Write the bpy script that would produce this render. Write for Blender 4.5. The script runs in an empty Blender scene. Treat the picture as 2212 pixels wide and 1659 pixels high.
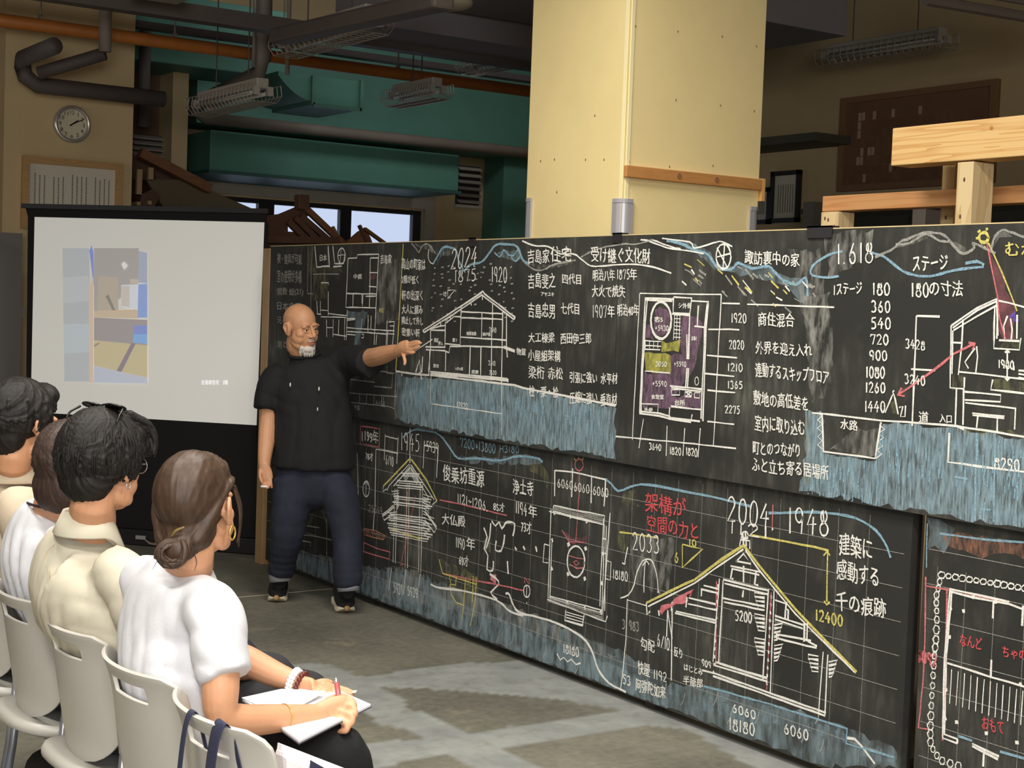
import bpy, bmesh, math, random
import numpy as np
from mathutils import Vector, Matrix, noise as mnoise
random.seed(7)
S = bpy.context.scene
COL = S.collection
# ------------------------------------------------------------------ camera
FPX, CX, CY, EYE = 3250.0, 1106.0, 829.5, 1.60
def _n(v): return v / np.linalg.norm(v)
_vp = np.array([-1086.0, 585.0])
_Y = _n(np.array([_vp[0] - CX, _vp[1] - CY, FPX]))
_U = _n(np.cross(np.array([_vp[0] + 1000 - CX, _vp[1] + 36.6 - CY, FPX]), _Y))
if _U[1] > 0: _U = -_U
_X = np.cross(_Y, _U)
ROT = np.stack([_X, _Y, _U])
CAM = np.array([0.0, 0.0, EYE])
camd = bpy.data.cameras.new('camera')
camd.sensor_width = 36.0
camd.lens = FPX / 2212.0 * 36.0
camd.clip_end = 100
camo = bpy.data.objects.new('camera', camd)
COL.objects.link(camo)
_m = np.eye(4)
_m[:3, 0] = ROT[:, 0]; _m[:3, 1] = -ROT[:, 1]; _m[:3, 2] = -ROT[:, 2]; _m[:3, 3] = CAM
camo.matrix_world = Matrix(_m.tolist())
S.camera = camo
# ------------------------------------------------------------------ view, world and room and fill lights
S.view_settings.view_transform = 'Standard'
S.view_settings.look = 'None'
S.view_settings.gamma = 1.0
S.view_settings.use_curve_mapping = False
S.view_settings.exposure = 0.08
wd = bpy.data.worlds.new('daylight'); S.world = wd; wd.use_nodes = True
wd.node_tree.nodes['Background'].inputs[0].default_value = (0.62, 0.72, 0.95, 1)
wd.node_tree.nodes['Background'].inputs[1].default_value = 0.95
def area(name, loc, target, sx, sy, watts, color=(1, 1, 1), spread=180):
    l = bpy.data.lights.new(name, 'AREA'); l.shape = 'RECTANGLE'; l.size = sx; l.size_y = sy
    l.energy = watts; l.color = color; l.spread = math.radians(spread)
    o = bpy.data.objects.new(name, l); COL.objects.link(o); o.location = loc
    o.rotation_euler = (Vector(target) - Vector(loc)).to_track_quat('-Z', 'Y').to_euler()
    return o
WARM = (1.0, 0.95, 0.86)
for (lx, ly, le) in ((-0.6, -1.2, 100), (-0.6, 1.6, 85), (1.9, -1.2, 110), (1.9, 1.6, 66), (0.6, 4.2, 48), (2.5, 4.4, 66)):
    area('ceiling_lamp_light', (lx, ly, 4.05), (lx + .25, ly + .1, 0), 1.25, 0.30, le, WARM, 150)
area('window_daylight', (-0.9, -4.3, 2.3), (3.6, 5.0, 1.9), 4.5, 2.0, 190, (0.93, 0.96, 1.0), 120)
area('canopy_fill_light', (7.2, 10.95, 4.5), (7.2, 13.1, 2.9), 3.6, .5, 11, (0.95, 0.97, 1.0), 150)  # fill light added to brighten the green canopy, not a real skylight
area('back_hall_fill_light', (-3.9, 8.5, 2.4), (6.5, 11.5, 2.6), 4.0, 2.0, 26, (0.93, 0.96, 1.0), 140)  # fill light added to lift the dim back of the hall, no real window

# ------------------------------------------------------------------ helpers
def ray(px, py): return ROT @ np.array([px - CX, py - CY, FPX])
def W(px, py, d): return CAM + ray(px, py) * (d / FPX)
def on_x(px, py, x): r = ray(px, py); return CAM + r * (x / r[0])
def on_y(px, py, y): r = ray(px, py); return CAM + r * (y / r[1])
def on_z(px, py, z): r = ray(px, py); return CAM + r * ((z - EYE) / r[2])
def lin(c):
    return tuple((v / 255 / 12.92) if v / 255 <= .04045 else ((v / 255 + .055) / 1.055) ** 2.4 for v in c) + (1.0,)
MATS = {}
def mat(name, rgb, rough=.6, metal=0.0, var=0.0, vscale=8.0, bump=0.0, bscale=40.0, rgb2=None, stretch=(1, 1, 1), spec=.5, emit=0, trans=0, sheen=0, sss=0):
    if name in MATS: return MATS[name]
    m = bpy.data.materials.new(name); m.use_nodes = True
    nt = m.node_tree; N = nt.nodes; L = nt.links
    b = N['Principled BSDF']
    b.inputs['Base Color'].default_value = lin(rgb)
    b.inputs['Roughness'].default_value = rough
    b.inputs['Metallic'].default_value = metal
    b.inputs['Specular IOR Level'].default_value = spec
    if sheen: b.inputs['Sheen Weight'].default_value = sheen
    if trans: b.inputs['Transmission Weight'].default_value = trans
    if sss:
        b.inputs['Subsurface Weight'].default_value = sss
        b.inputs['Subsurface Radius'].default_value = (.010, .004, .002)
        b.inputs['Subsurface Scale'].default_value = 1.0
    if emit:
        b.inputs['Emission Color'].default_value = lin(rgb); b.inputs['Emission Strength'].default_value = emit
    if var or bump or rgb2:
        tc = N.new('ShaderNodeTexCoord'); mp = N.new('ShaderNodeMapping'); mp.inputs['Scale'].default_value = stretch
        L.new(tc.outputs['Object'], mp.inputs['Vector'])
        if var or rgb2:
            n = N.new('ShaderNodeTexNoise'); n.inputs['Scale'].default_value = vscale; n.inputs['Detail'].default_value = 6
            n.inputs['Roughness'].default_value = .65
            L.new(mp.outputs[0], n.inputs['Vector'])
            r = N.new('ShaderNodeValToRGB'); L.new(n.outputs['Fac'], r.inputs[0])
            c = lin(rgb)
            c1 = lin(rgb2) if rgb2 else tuple(v * (1 + var) for v in c[:3]) + (1,)
            c0 = c if rgb2 else tuple(v * (1 - var) for v in c[:3]) + (1,)
            r.color_ramp.elements[0].position = .33; r.color_ramp.elements[1].position = .68
            r.color_ramp.elements[0].color = c0; r.color_ramp.elements[1].color = c1
            L.new(r.outputs[0], b.inputs['Base Color'])
        if bump:
            n2 = N.new('ShaderNodeTexNoise'); n2.inputs['Scale'].default_value = bscale; n2.inputs['Detail'].default_value = 5
            L.new(mp.outputs[0], n2.inputs['Vector'])
            bp = N.new('ShaderNodeBump'); bp.inputs['Strength'].default_value = bump; bp.inputs['Distance'].default_value = .01
            L.new(n2.outputs['Fac'], bp.inputs['Height']); L.new(bp.outputs[0], b.inputs['Normal'])
    MATS[name] = m
    return m

def empty(name, loc, label=None, cat=None, group=None, kind=None):
    o = bpy.data.objects.new(name, None); COL.objects.link(o); o.location = tuple(loc); o.empty_display_size = .1
    tag(o, label, cat, group, kind)
    return o
def tag(o, label=None, cat=None, group=None, kind=None):
    if label: o['label'] = label
    if cat: o['category'] = cat
    if group: o['group'] = group
    if kind: o['kind'] = kind
    return o

def link(name, verts, faces, mats, parent=None, smooth=False, fmat=None, label=None):
    """verts are world coordinates; a child is stored relative to its root"""
    org = np.zeros(3)
    p = parent
    while p is not None:
        org = org + np.array(p.location); p = p.parent
    v = np.asarray(verts, float).reshape(-1, 3) - org
    me = bpy.data.meshes.new(name)
    me.from_pydata(v.tolist(), [], [list(map(int, f)) for f in faces])
    for m in (mats if isinstance(mats, (list, tuple)) else [mats]): me.materials.append(m)
    if smooth: me.polygons.foreach_set('use_smooth', [True] * len(me.polygons))
    if fmat is not None: me.polygons.foreach_set('material_index', list(map(int, fmat)))
    me.update()
    o = bpy.data.objects.new(name, me); COL.objects.link(o)
    if parent is not None: o.parent = parent
    if label: o['label'] = label
    return o

class MB:
    def __init__(s): s.v = []; s.f = []; s.mi = []; s.cur = 0
    def add(s, v, f):
        k = len(s.v)
        s.v += [tuple(map(float, p)) for p in v]; s.f += [[i + k for i in q] for q in f]; s.mi += [s.cur] * len(f)
        return s
    def box(s, a, b):
        (x0, y0, z0), (x1, y1, z1) = a, b
        x0, x1 = min(x0, x1), max(x0, x1); y0, y1 = min(y0, y1), max(y0, y1); z0, z1 = min(z0, z1), max(z0, z1)
        s.add([(x0, y0, z0), (x1, y0, z0), (x1, y1, z0), (x0, y1, z0), (x0, y0, z1), (x1, y0, z1), (x1, y1, z1), (x0, y1, z1)],
              [(0, 3, 2, 1), (4, 5, 6, 7), (0, 1, 5, 4), (1, 2, 6, 5), (2, 3, 7, 6), (3, 0, 4, 7)])
        return s
    def bar(s, p, q, w, h, up=(0, 0, 1)):
        """rectangular bar from p to q, width w (sideways) and height h (towards up)"""
        p = np.array(p, float); q = np.array(q, float); t = _n(q - p); u = np.array(up, float)
        a = np.cross(t, u)
        if np.linalg.norm(a) < 1e-6: a = np.cross(t, np.array([1., 0, 0]))
        a = _n(a); b = np.cross(a, t)
        c = [p + a * i * w / 2 + b * j * h / 2 for i, j in ((-1, -1), (1, -1), (1, 1), (-1, 1))] + \
            [q + a * i * w / 2 + b * j * h / 2 for i, j in ((-1, -1), (1, -1), (1, 1), (-1, 1))]
        s.add(c, [(0, 1, 2, 3), (7, 6, 5, 4), (0, 4, 5, 1), (1, 5, 6, 2), (2, 6, 7, 3), (3, 7, 4, 0)])
        return s
    def tube(s, pts, r, n=10, side=None, cap='flat', sub=0, closed=False):
        v, f = tube(pts, r, n, side, cap, sub, closed); s.add(v, f); return s
    def ell(s, c, r, rot=None, nu=16, nv=10):
        v, f = ellipsoid(c, r, rot, nu, nv); s.add(v, f); return s
    def prism(s, poly, vec):
        poly = [np.array(p, float) for p in poly]; vec = np.array(vec, float); n = len(poly)
        s.add(poly + [p + vec for p in poly],
              [tuple(range(n))[::-1], tuple(range(n, 2 * n))] + [(i, (i + 1) % n, n + (i + 1) % n, n + i) for i in range(n)])
        return s
    def build(s, name, m, parent=None, smooth=False, bevel=0, label=None):
        o = link(name, s.v, s.f, m, parent, smooth, s.mi if isinstance(m, (list, tuple)) else None, label)
        if bevel:
            b = o.modifiers.new('bevel', 'BEVEL'); b.width = bevel; b.segments = 2; b.limit_method = 'ANGLE'
        return o

def catmull(P, sub):
    P = np.asarray(P, float)
    if sub <= 1 or len(P) < 2: return P
    Q = np.vstack([2 * P[0] - P[1], P, 2 * P[-1] - P[-2]])
    out = []
    for i in range(1, len(Q) - 2):
        for k in range(sub):
            t = k / sub
            out.append(.5 * (2 * Q[i] + (Q[i + 1] - Q[i - 1]) * t + (2 * Q[i - 1] - 5 * Q[i] + 4 * Q[i + 1] - Q[i + 2]) * t * t
                             + (3 * Q[i] - Q[i - 1] - 3 * Q[i + 1] + Q[i + 2]) * t ** 3))
    out.append(P[-1])
    return np.array(out)

def tube(pts, r, n=10, side=None, cap='flat', sub=0, closed=False):
    """lofted tube; r = scalar, list of radii or list of (side radius, other radius); cap flat|round"""
    P = np.asarray([np.asarray(p, float) for p in pts])
    if np.isscalar(r): R = np.full((len(P), 2), float(r))
    else: R = np.array([(q, q) if np.isscalar(q) else q for q in r], float)
    if sub:
        Z = catmull(np.hstack([P, R]), sub); P = Z[:, :3]; R = np.maximum(Z[:, 3:], 1e-4)
    m = len(P)
    T = np.zeros_like(P)
    if closed:
        T = np.roll(P, -1, 0) - np.roll(P, 1, 0)
    else:
        T[1:-1] = P[2:] - P[:-2]; T[0] = P[1] - P[0]; T[-1] = P[-1] - P[-2]
    T /= np.maximum(np.linalg.norm(T, axis=1), 1e-9)[:, None]
    rings = []
    if side is None:
        a = np.array([0, 0, 1.]) if abs(T[0][2]) < .9 else np.array([1., 0, 0])
        A = np.cross(T[0], a)
    else: A = np.array(side, float)
    fr = []
    for i in range(m):
        ref = A if side is None else np.array(side, float)
        A2 = ref - T[i] * (ref @ T[i])
        if np.linalg.norm(A2) < 1e-6: A2 = np.cross(T[i], [0.3, .5, .8])
        A2 = _n(A2); A = A2; fr.append((A2, np.cross(T[i], A2)))
    seq = [(i, 0, 1) for i in range(m)]
    if cap == 'round' and not closed:
        k = 4
        pre = [(0, -math.cos(a) , math.sin(a)) for a in [math.pi / 2 * (j + .35) / (k + .35) for j in range(k)]]
        post = [(m - 1, math.cos(a), math.sin(a)) for a in [math.pi / 2 * (1 - (j + 1) / (k + .35)) for j in range(k)]]
        seq = pre + seq + post
    V = []
    ang = np.arange(n) * 2 * math.pi / n
    for (i, off, sc) in seq:
        a, b = fr[i]; rx, ry = R[i] * sc
        c = P[i] + T[i] * off * min(R[i])
        for t in ang: V.append(c + a * rx * math.cos(t) + b * ry * math.sin(t))
    k = len(seq)
    F = []
    for i in range(k if closed else k - 1):
        j = (i + 1) % k
        for q in range(n):
            F.append((i * n + q, i * n + (q + 1) % n, j * n + (q + 1) % n, j * n + q))
    if not closed:
        F.append(tuple(range(n))[::-1]); F.append(tuple((k - 1) * n + q for q in range(n)))
    return V, F

def ellipsoid(c, r, rot=None, nu=16, nv=10):
    c = np.array(c, float); r = np.array(r, float) if not np.isscalar(r) else np.full(3, r)
    V = [np.array([0, 0, -1.])]
    for i in range(1, nv):
        p = -math.pi / 2 + math.pi * i / nv
        for j in range(nu):
            t = 2 * math.pi * j / nu
            V.append(np.array([math.cos(p) * math.cos(t), math.cos(p) * math.sin(t), math.sin(p)]))
    V.append(np.array([0, 0, 1.]))
    V = [v * r for v in V]
    if rot is not None: V = [np.array(rot) @ v for v in V]
    V = [v + c for v in V]
    F = [(0, 1 + (j + 1) % nu, 1 + j) for j in range(nu)]
    for i in range(nv - 2):
        for j in range(nu):
            a = 1 + i * nu; F.append((a + j, a + (j + 1) % nu, a + nu + (j + 1) % nu, a + nu + j))
    a = 1 + (nv - 2) * nu
    F += [(a + j, a + (j + 1) % nu, len(V) - 1) for j in range(nu)]
    return V, F

def vnoise(P, scale, seed=0):
    """value noise -1..1, vectorised"""
    P = np.asarray(P) * scale + seed * 17.31
    I = np.floor(P).astype(np.int64); Fr = P - I; Fr = Fr * Fr * (3 - 2 * Fr)
    def h(i, j, k):
        n = (i * 374761393 + j * 668265263 + k * 2147483647 + seed * 974711) & 0xffffffff
        n = ((n ^ (n >> 13)) * 1274126177) & 0xffffffff
        return ((n ^ (n >> 16)) & 0xffff) / 32767.5 - 1
    o = 0
    for a in (0, 1):
        for b in (0, 1):
            for c in (0, 1):
                w = (Fr[:, 0] if a else 1 - Fr[:, 0]) * (Fr[:, 1] if b else 1 - Fr[:, 1]) * (Fr[:, 2] if c else 1 - Fr[:, 2])
                o = o + w * h(I[:, 0] + a, I[:, 1] + b, I[:, 2] + c)
    return o

def blob(name, mb, m, parent, voxel=.006, smooth=3, post=None, label=None, fac=.5):
    """fuse overlapping closed shapes into one continuous skin"""
    me = bpy.data.meshes.new('tmp'); me.from_pydata(mb.v, [], mb.f)
    bm = bmesh.new(); bm.from_mesh(me); bmesh.ops.recalc_face_normals(bm, faces=bm.faces); bm.to_mesh(me); bm.free()
    o = bpy.data.objects.new('tmp', me); COL.objects.link(o)
    r = o.modifiers.new('r', 'REMESH'); r.mode = 'VOXEL'; r.voxel_size = voxel
    if smooth:
        s = o.modifiers.new('s', 'SMOOTH'); s.iterations = smooth; s.factor = fac
    dg = bpy.context.evaluated_depsgraph_get(); dg.update()
    ev = o.evaluated_get(dg); em = ev.to_mesh()
    n = len(em.vertices)
    V = np.empty(n * 3); em.vertices.foreach_get('co', V); V = V.reshape(-1, 3)
    Nn = np.empty(n * 3); em.vertices.foreach_get('normal', Nn); Nn = Nn.reshape(-1, 3)
    F = [tuple(p.vertices) for p in em.polygons]
    ev.to_mesh_clear(); bpy.data.objects.remove(o, do_unlink=True); bpy.data.meshes.remove(me)
    if post is not None: V = post(V.copy(), Nn)
    return link(name, V, F, m, parent, True, None, label)

def copy_tree(o, parent=None):
    c = o.copy(); COL.objects.link(c)
    if parent is not None: c.parent = parent
    for ch in [k for k in bpy.data.objects if k.parent == o]: copy_tree(ch, c)
    return c
# ------------------------------------------------------------------ room shell
XL, XR, YF, YB, ZC = -4.2, 9.6, -4.5, 14.0, 4.7
m_wall = mat('beige_wall_paint', (204, 178, 132), .75, var=.06, vscale=1.5, bump=.05, bscale=60)
m_dark_ceiling = mat('ceiling_board', (118, 106, 100), .85, var=.12, vscale=2)
m_green = mat('green_duct_paint', (92, 146, 128), .6, var=.06, vscale=3)
m_trim = mat('pale_trim_paint', (176, 166, 148), .6, var=.06, vscale=4)
m_steel = mat('dark_steel_frame', (44, 42, 44), .45)
m_brown = mat('brown_wall_panel', (112, 84, 60), .7, var=.08, vscale=3)

# floor: fine grid where the photo shows the mortar patches
gx = np.unique(np.concatenate([np.linspace(XL, 1.9, 8), np.arange(1.9, 4.0, .03), np.linspace(4.0, XR, 6)]))
gy = np.unique(np.concatenate([np.linspace(YF, 2.8, 8), np.arange(2.8, 6.4, .03), np.linspace(6.4, YB, 10)]))
GX, GY = np.meshgrid(gx, gy)
fv = np.stack([GX.ravel(), GY.ravel(), np.zeros(GX.size)], 1)
nx_, ny_ = len(gx), len(gy)
ff = [(j * nx_ + i, j * nx_ + i + 1, (j + 1) * nx_ + i + 1, (j + 1) * nx_ + i) for j in range(ny_ - 1) for i in range(nx_ - 1)]
def inpoly(P, poly):
    x, y = P[:, 0], P[:, 1]; c = np.zeros(len(P), bool); n = len(poly)
    for i in range(n):
        (x0, y0), (x1, y1) = poly[i], poly[(i + 1) % n]
        h = ((y0 > y) != (y1 > y)) & (x < (x1 - x0) * (y - y0) / ((y1 - y0) or 1e-9) + x0)
        c ^= h
    return c
def fpoly(pts): return [tuple(on_z(px, py, 0)[:2]) for px, py in pts]
_light = fpoly([(560, 1442), (630, 1434), (700, 1432), (730, 1443), (770, 1460), (815, 1461), (860, 1449), (915, 1443), (1040, 1430), (1150, 1428), (1330, 1500), (1800, 1680), (1500, 1740), (700, 1800), (500, 1600)])
_dark = [fpoly(p) for p in ([(832, 1485), (990, 1492), (1190, 1511), (1310, 1528), (1345, 1536), (1300, 1545), (1015, 1583), (1000, 1578), (900, 1535)],
    [(740, 1528), (785, 1530), (820, 1557), (912, 1596), (790, 1610), (740, 1600)],
    [(800, 1662), (960, 1634), (985, 1636), (1035, 1662), (1100, 1720), (800, 1720)],
    [(1090, 1616), (1285, 1583), (1410, 1567), (1475, 1573), (1540, 1608), (1700, 1700), (1300, 1740), (1160, 1660)])]
jit = np.stack([vnoise(fv, 6, 1), vnoise(fv, 6, 2)], 1) * .025 + np.stack([vnoise(fv, 18, 3), vnoise(fv, 18, 4)], 1) * .01
P2 = fv[:, :2] + jit
msk = inpoly(P2, _light)
for d in _dark: msk &= ~inpoly(P2, d)
m_floor = bpy.data.materials.new('worn_concrete'); m_floor.use_nodes = True
def _floor():
    nt = m_floor.node_tree; N = nt.nodes; L = nt.links; b = N['Principled BSDF']
    tc = N.new('ShaderNodeTexCoord')
    def noise(sc, det, rough=.6, st=(1, 1, 1)):
        mp = N.new('ShaderNodeMapping'); mp.inputs['Scale'].default_value = st; L.new(tc.outputs['Object'], mp.inputs[0])
        n = N.new('ShaderNodeTexNoise'); n.inputs['Scale'].default_value = sc; n.inputs['Detail'].default_value = det; n.inputs['Roughness'].default_value = rough
        L.new(mp.outputs[0], n.inputs[0]); return n.outputs['Fac']
    def ramp(src, p0, c0, p1, c1):
        r = N.new('ShaderNodeValToRGB'); L.new(src, r.inputs[0])
        r.color_ramp.elements[0].position = p0; r.color_ramp.elements[1].position = p1
        r.color_ramp.elements[0].color = c0; r.color_ramp.elements[1].color = c1; return r.outputs[0]
    def mix(fac, a, c):
        x = N.new('ShaderNodeMix'); x.data_type = 'RGBA'
        L.new(fac, x.inputs[0]); L.new(a, x.inputs[6]); L.new(c, x.inputs[7]); return x.outputs[2]
    base = ramp(noise(1.3, 8), .36, lin((84, 83, 74)), .66, lin((128, 125, 110)))
    fine = ramp(noise(26, 6), .35, lin((92, 90, 80)), .7, lin((132, 128, 113)))
    x = N.new('ShaderNodeMix'); x.data_type = 'RGBA'; x.inputs[0].default_value = .4; L.new(base, x.inputs[6]); L.new(fine, x.inputs[7]); c = x.outputs[2]
    spot = ramp(noise(3.1, 7, .7), .60, (0, 0, 0, 1), .78, (1, 1, 1, 1))
    tan = N.new('ShaderNodeRGB'); tan.outputs[0].default_value = lin((196, 180, 146))
    sm = N.new('ShaderNodeMath'); sm.operation = 'MULTIPLY'; L.new(spot, sm.inputs[0]); sm.inputs[1].default_value = .45
    c = mix(sm.outputs[0], c, tan.outputs[0])
    at = N.new('ShaderNodeAttribute'); at.attribute_name = 'mortar'
    mo = ramp(noise(5, 6), .3, lin((128, 131, 129)), .7, lin((154, 156, 151)))
    br = ramp(noise(14, 5), .28, (.55, .55, .55, 1), .5, (1, 1, 1, 1))
    mm = N.new('ShaderNodeMath'); mm.operation = 'MULTIPLY'; L.new(at.outputs['Fac'], mm.inputs[0]); L.new(br, mm.inputs[1])
    c = mix(mm.outputs[0], c, mo)
    L.new(c, b.inputs['Base Color']); b.inputs['Roughness'].default_value = .62
    bp = N.new('ShaderNodeBump'); bp.inputs['Strength'].default_value = .25; bp.inputs['Distance'].default_value = .01
    L.new(noise(30, 6), bp.inputs['Height']); L.new(bp.outputs[0], b.inputs['Normal'])
_floor()
fl = link('floor', fv, ff, m_floor)
at_ = fl.data.attributes.new('mortar', 'FLOAT', 'POINT'); at_.data.foreach_set('value', msk.astype(np.float32))
tag(fl, kind='structure')
def struct(name, mb, m, **k): return tag(mb.build(name, m, **k), kind='structure')
struct('ceiling', MB().box((XL, YF, ZC), (XR, YB, ZC + .1)), m_dark_ceiling)
struct('wall_left', MB().box((XL - .1, YF, 0), (XL, YB, ZC)), m_wall)
struct('wall_front', MB().box((XL - .1, YF - .1, 0), (XR + .1, YF, ZC)), m_wall)
struct('wall_right', MB().box((XR, YF, 0), (XR + .1, YB, ZC)), m_wall)
DX0, DX1, DZ = 5.74, 8.22, 2.60       # doorway in the back wall
struct('wall_back', MB().box((XL - .1, YB, 0), (DX0, YB + .15, ZC)).box((DX1, YB, 0), (XR + .1, YB + .15, ZC)).box((DX0, YB, DZ), (DX1, YB + .15, ZC)), m_wall)
struct('trim_1', MB().box((5.66, YB - .05, DZ + .02), (8.36, YB, DZ + .16)).box((8.23, YB - .05, 0), (8.36, YB, DZ + .02)).box((5.62, YB - .05, 0), (5.73, YB, DZ + .02)), m_trim)
_j = [on_z(470, 1295, 0), on_z(820, 1262, 0)]
struct('trim_2', MB().bar(_j[0] + [0, 0, .001], _j[1] + [0, 0, .001], .012, .003), mat('joint_filler', (176, 168, 148), .8))

# glazed double door
m_glass = mat('clear_glass', (255, 255, 255), .02, trans=1.0)
door = empty('door_1', ((DX0 + DX1) / 2, YB + .06, 0), kind='structure')
fr = MB()
gz = 2.555
DOOR = [on_y(q, 445, YB + .06)[0] for q in (556, 590, 733, 757, 890)]
fr.box((DX0, YB + .03, gz), (DX1, YB + .10, DZ)).box((DX0, YB + .03, 0), (DX1, YB + .10, .1))
for a, b_ in ((DX0, 5.95), (DOOR[0], DOOR[1]), (DOOR[2], DOOR[3]), (DOOR[4], DX1)): fr.box((a, YB + .03, .1), (b_, YB + .10, gz))
fr.box((DX0, YB + .03, .95), (DX1, YB + .10, 1.05))
fr.build('door_frame', m_steel, door)
for a, b_ in ((5.95, DOOR[0]), (DOOR[1], DOOR[2]), (DOOR[3], DOOR[4])):
    MB().box((a, YB + .06, .1), (b_, YB + .066, gz)).build('pane', m_glass, door)

# clock column and brown return beside it
struct('wall_column_left', MB().box((2.99, 11.0, 0), (3.935, 11.7, ZC)), m_wall)
struct('wall_recess', MB().box((3.935, 12.6, 0), (4.88, 12.7, ZC)), m_brown)
struct('wall_column_back', MB().box((4.74, 12.3, 0), (4.88, 12.6, ZC)), m_wall)
struct('wall_side_left', MB().box((XL, 11.75, 0), (2.99, 11.85, ZC)), m_brown)
_a = on_y(1089, 345, 13.6)
struct('wall_green_panel', MB().box((_a[0], 13.6, 0), (XR, 13.99, 3.6)), m_green)
m_switch = mat('white_switch_plastic', (200, 192, 172), .5)
a = on_y(27, 663, 11.0); b = on_y(52, 688, 11.0)
sw = empty('light_switch', ((a[0] + b[0]) / 2, 11.0, b[2]), 'pale wall switch plate on the beige column left of the projection screen', 'light switch')
MB().box((a[0], 10.985, b[2]), (b[0], 11.0, a[2])).build('switch_plate', m_switch, sw, bevel=.004)
c_ = (a + b) / 2
MB().box((c_[0] - .017, 10.975, c_[2] - .027), (c_[0] - .002, 10.987, c_[2] + .027)).box((c_[0] + .002, 10.975, c_[2] - .027), (c_[0] + .017, 10.987, c_[2] + .027)).build('rocker', m_switch, sw)

# big foreground column with corner guards and wooden batten
m_col = mat('cream_board', (244, 222, 160), .7, var=.035, vscale=2.2, bump=.03, bscale=80)
cx0, cx1, cy0, cy1 = 4.12, 4.93, 5.28, 6.03
ccol = tag(MB().box((cx0, cy0, 0), (cx1, cy1, ZC)).build('wall_column_centre', m_col), kind='structure')
MB().box((cx0 - .004, cy0 + .004, 1.0), (cx0 + .001, cy0 + .022, ZC)).box((cx0 + .012, cy0 - .004, 1.0), (cx0 + .03, cy0 + .001, ZC)).build('joint_strip', mat('cream_joint', (252, 238, 190), .7), ccol)
md = MB()
for (px, py) in ((1285, 250), (1198, 345), (1168, 348), (1265, 345), (1305, 345), (1203, 415)):
    p = on_x(px, py, cx0); md.ell(p, (.003, .004, .007), None, 6, 4)
for (px, py) in ((1373, 57), (1464, 68), (1560, 79), (1365, 211), (1460, 216), (1556, 228), (1629, 240), (1360, 350), (1446, 360), (1540, 358), (1634, 100)):
    p = on_y(px, py, cy0); md.ell(p, (.003, .003, .006), None, 6, 4)
md.build('nail_head', mat('nail_grey', (120, 98, 66), .6), ccol)
m_alu = mat('grey_corner_guard', (188, 186, 190), .35, metal=.3)
def guard(name, x, y, ztop, lab, w=.055):
    r = empty(name, (x, y, 0), lab, 'corner guard', 'corner guards on the cream column')
    sx = 1 if x < 4.5 else -1; sy = 1 if y < 5.6 else -1
    n = 10; outer = []; 
    for i in range(n + 1):
        t = math.pi / 2 * i / n
        outer.append((x + sx * (.03 - .042 * math.cos(t)), y + sy * (.03 - .042 * math.sin(t)), 0.02))
    poly = [(x + sx * .0, y + sy * w, .02), (x - sx * .012, y + sy * w, .02)] + outer + [(x + sx * w, y - sy * .012, .02), (x + sx * w, y, .02), (x, y, .02)]
    MB().prism(poly, (0, 0, ztop - .035)).build('guard_strip', m_alu, r, smooth=False)
    MB().prism([(p[0] - sx * .002 , p[1] - sy * .002, ztop - .015) for p in poly], (0, 0, .018)).build('end_cap', mat('guard_cap', (168, 166, 172), .4), r)
guard('corner_guard', cx0, cy0, on_x(1345, 430, cx0)[2], 'grey corner guard on the middle front edge of the cream column')
guard('corner_guard', cx0, cy1, on_x(1137, 430, cx0)[2], 'narrow grey corner guard on the left edge of the cream column')
guard('corner_guard', cx1, cy0, on_y(1627, 448, cy0)[2], 'grey corner guard on the right edge of the cream column beside picture frames')
m_batten = mat('orange_batten', (196, 138, 78), .55, var=.12, vscale=6, stretch=(1.5, 10, 10))
bt = empty('wooden_batten', (4.5, cy0, 2.1), 'orange-brown wooden batten with two pegs nailed across the cream column', 'batten')
p = on_y(1346, 372, cy0); q = on_y(1638, 398, cy0); zz = (p[2] + q[2]) / 2
MB().box((cx0, cy0 - .024, zz - .026), (cx1 + .0, cy0 - .001, zz + .026)).build('board', m_batten, bt, bevel=.003)
MB().box((cx1 + .001, cy0 - .024, zz - .075), (cx1 + .02, cy0 + .09, zz + .03)).build('side_board', mat('batten_side', (226, 172, 104), .55), bt)
for (px, py) in ((1467, 379), (1548, 384)):
    c = on_y(px, py, cy0 - .024); MB().tube([(c[0], cy0 - .027, zz + .002), (c[0], cy0 - .02, zz + .002)], .013, 12).build('peg', mat('peg_wood', (150, 108, 72), .5), bt)
# ------------------------------------------------------------------ ceiling services and back-of-room things
m_pipe = mat('grey_pipe_lagging', (140, 128, 116), .6, var=.1, vscale=5)
m_pipe_d = mat('dark_pipe_lagging', (92, 82, 76), .65, var=.1, vscale=5)
m_orange = mat('orange_pipe_paint', (196, 118, 52), .5, var=.12, vscale=5)
m_metal = mat('galvanised_metal', (158, 152, 142), .4, metal=.4)
m_conc = mat('grey_soffit_paint', (134, 126, 126), .8, var=.05, vscale=2)
def pipe(name, pts, r, m, label, cat='pipe', n=14):
    o = MB().tube(pts, r, n, cap='flat').build(name, m, smooth=True)
    return tag(o, label, cat)
def X(px, py, y): return on_y(px, py, y)
a = X(0, 41, 10.6); b = X(1141, 199, 10.6); z = (a[2] + b[2]) / 2
pipe('orange_pipe', [(-1.0, 10.6, z), (9.4, 10.6, z)], .047, m_orange, 'long orange painted pipe running under the ceiling across the hall')
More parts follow.
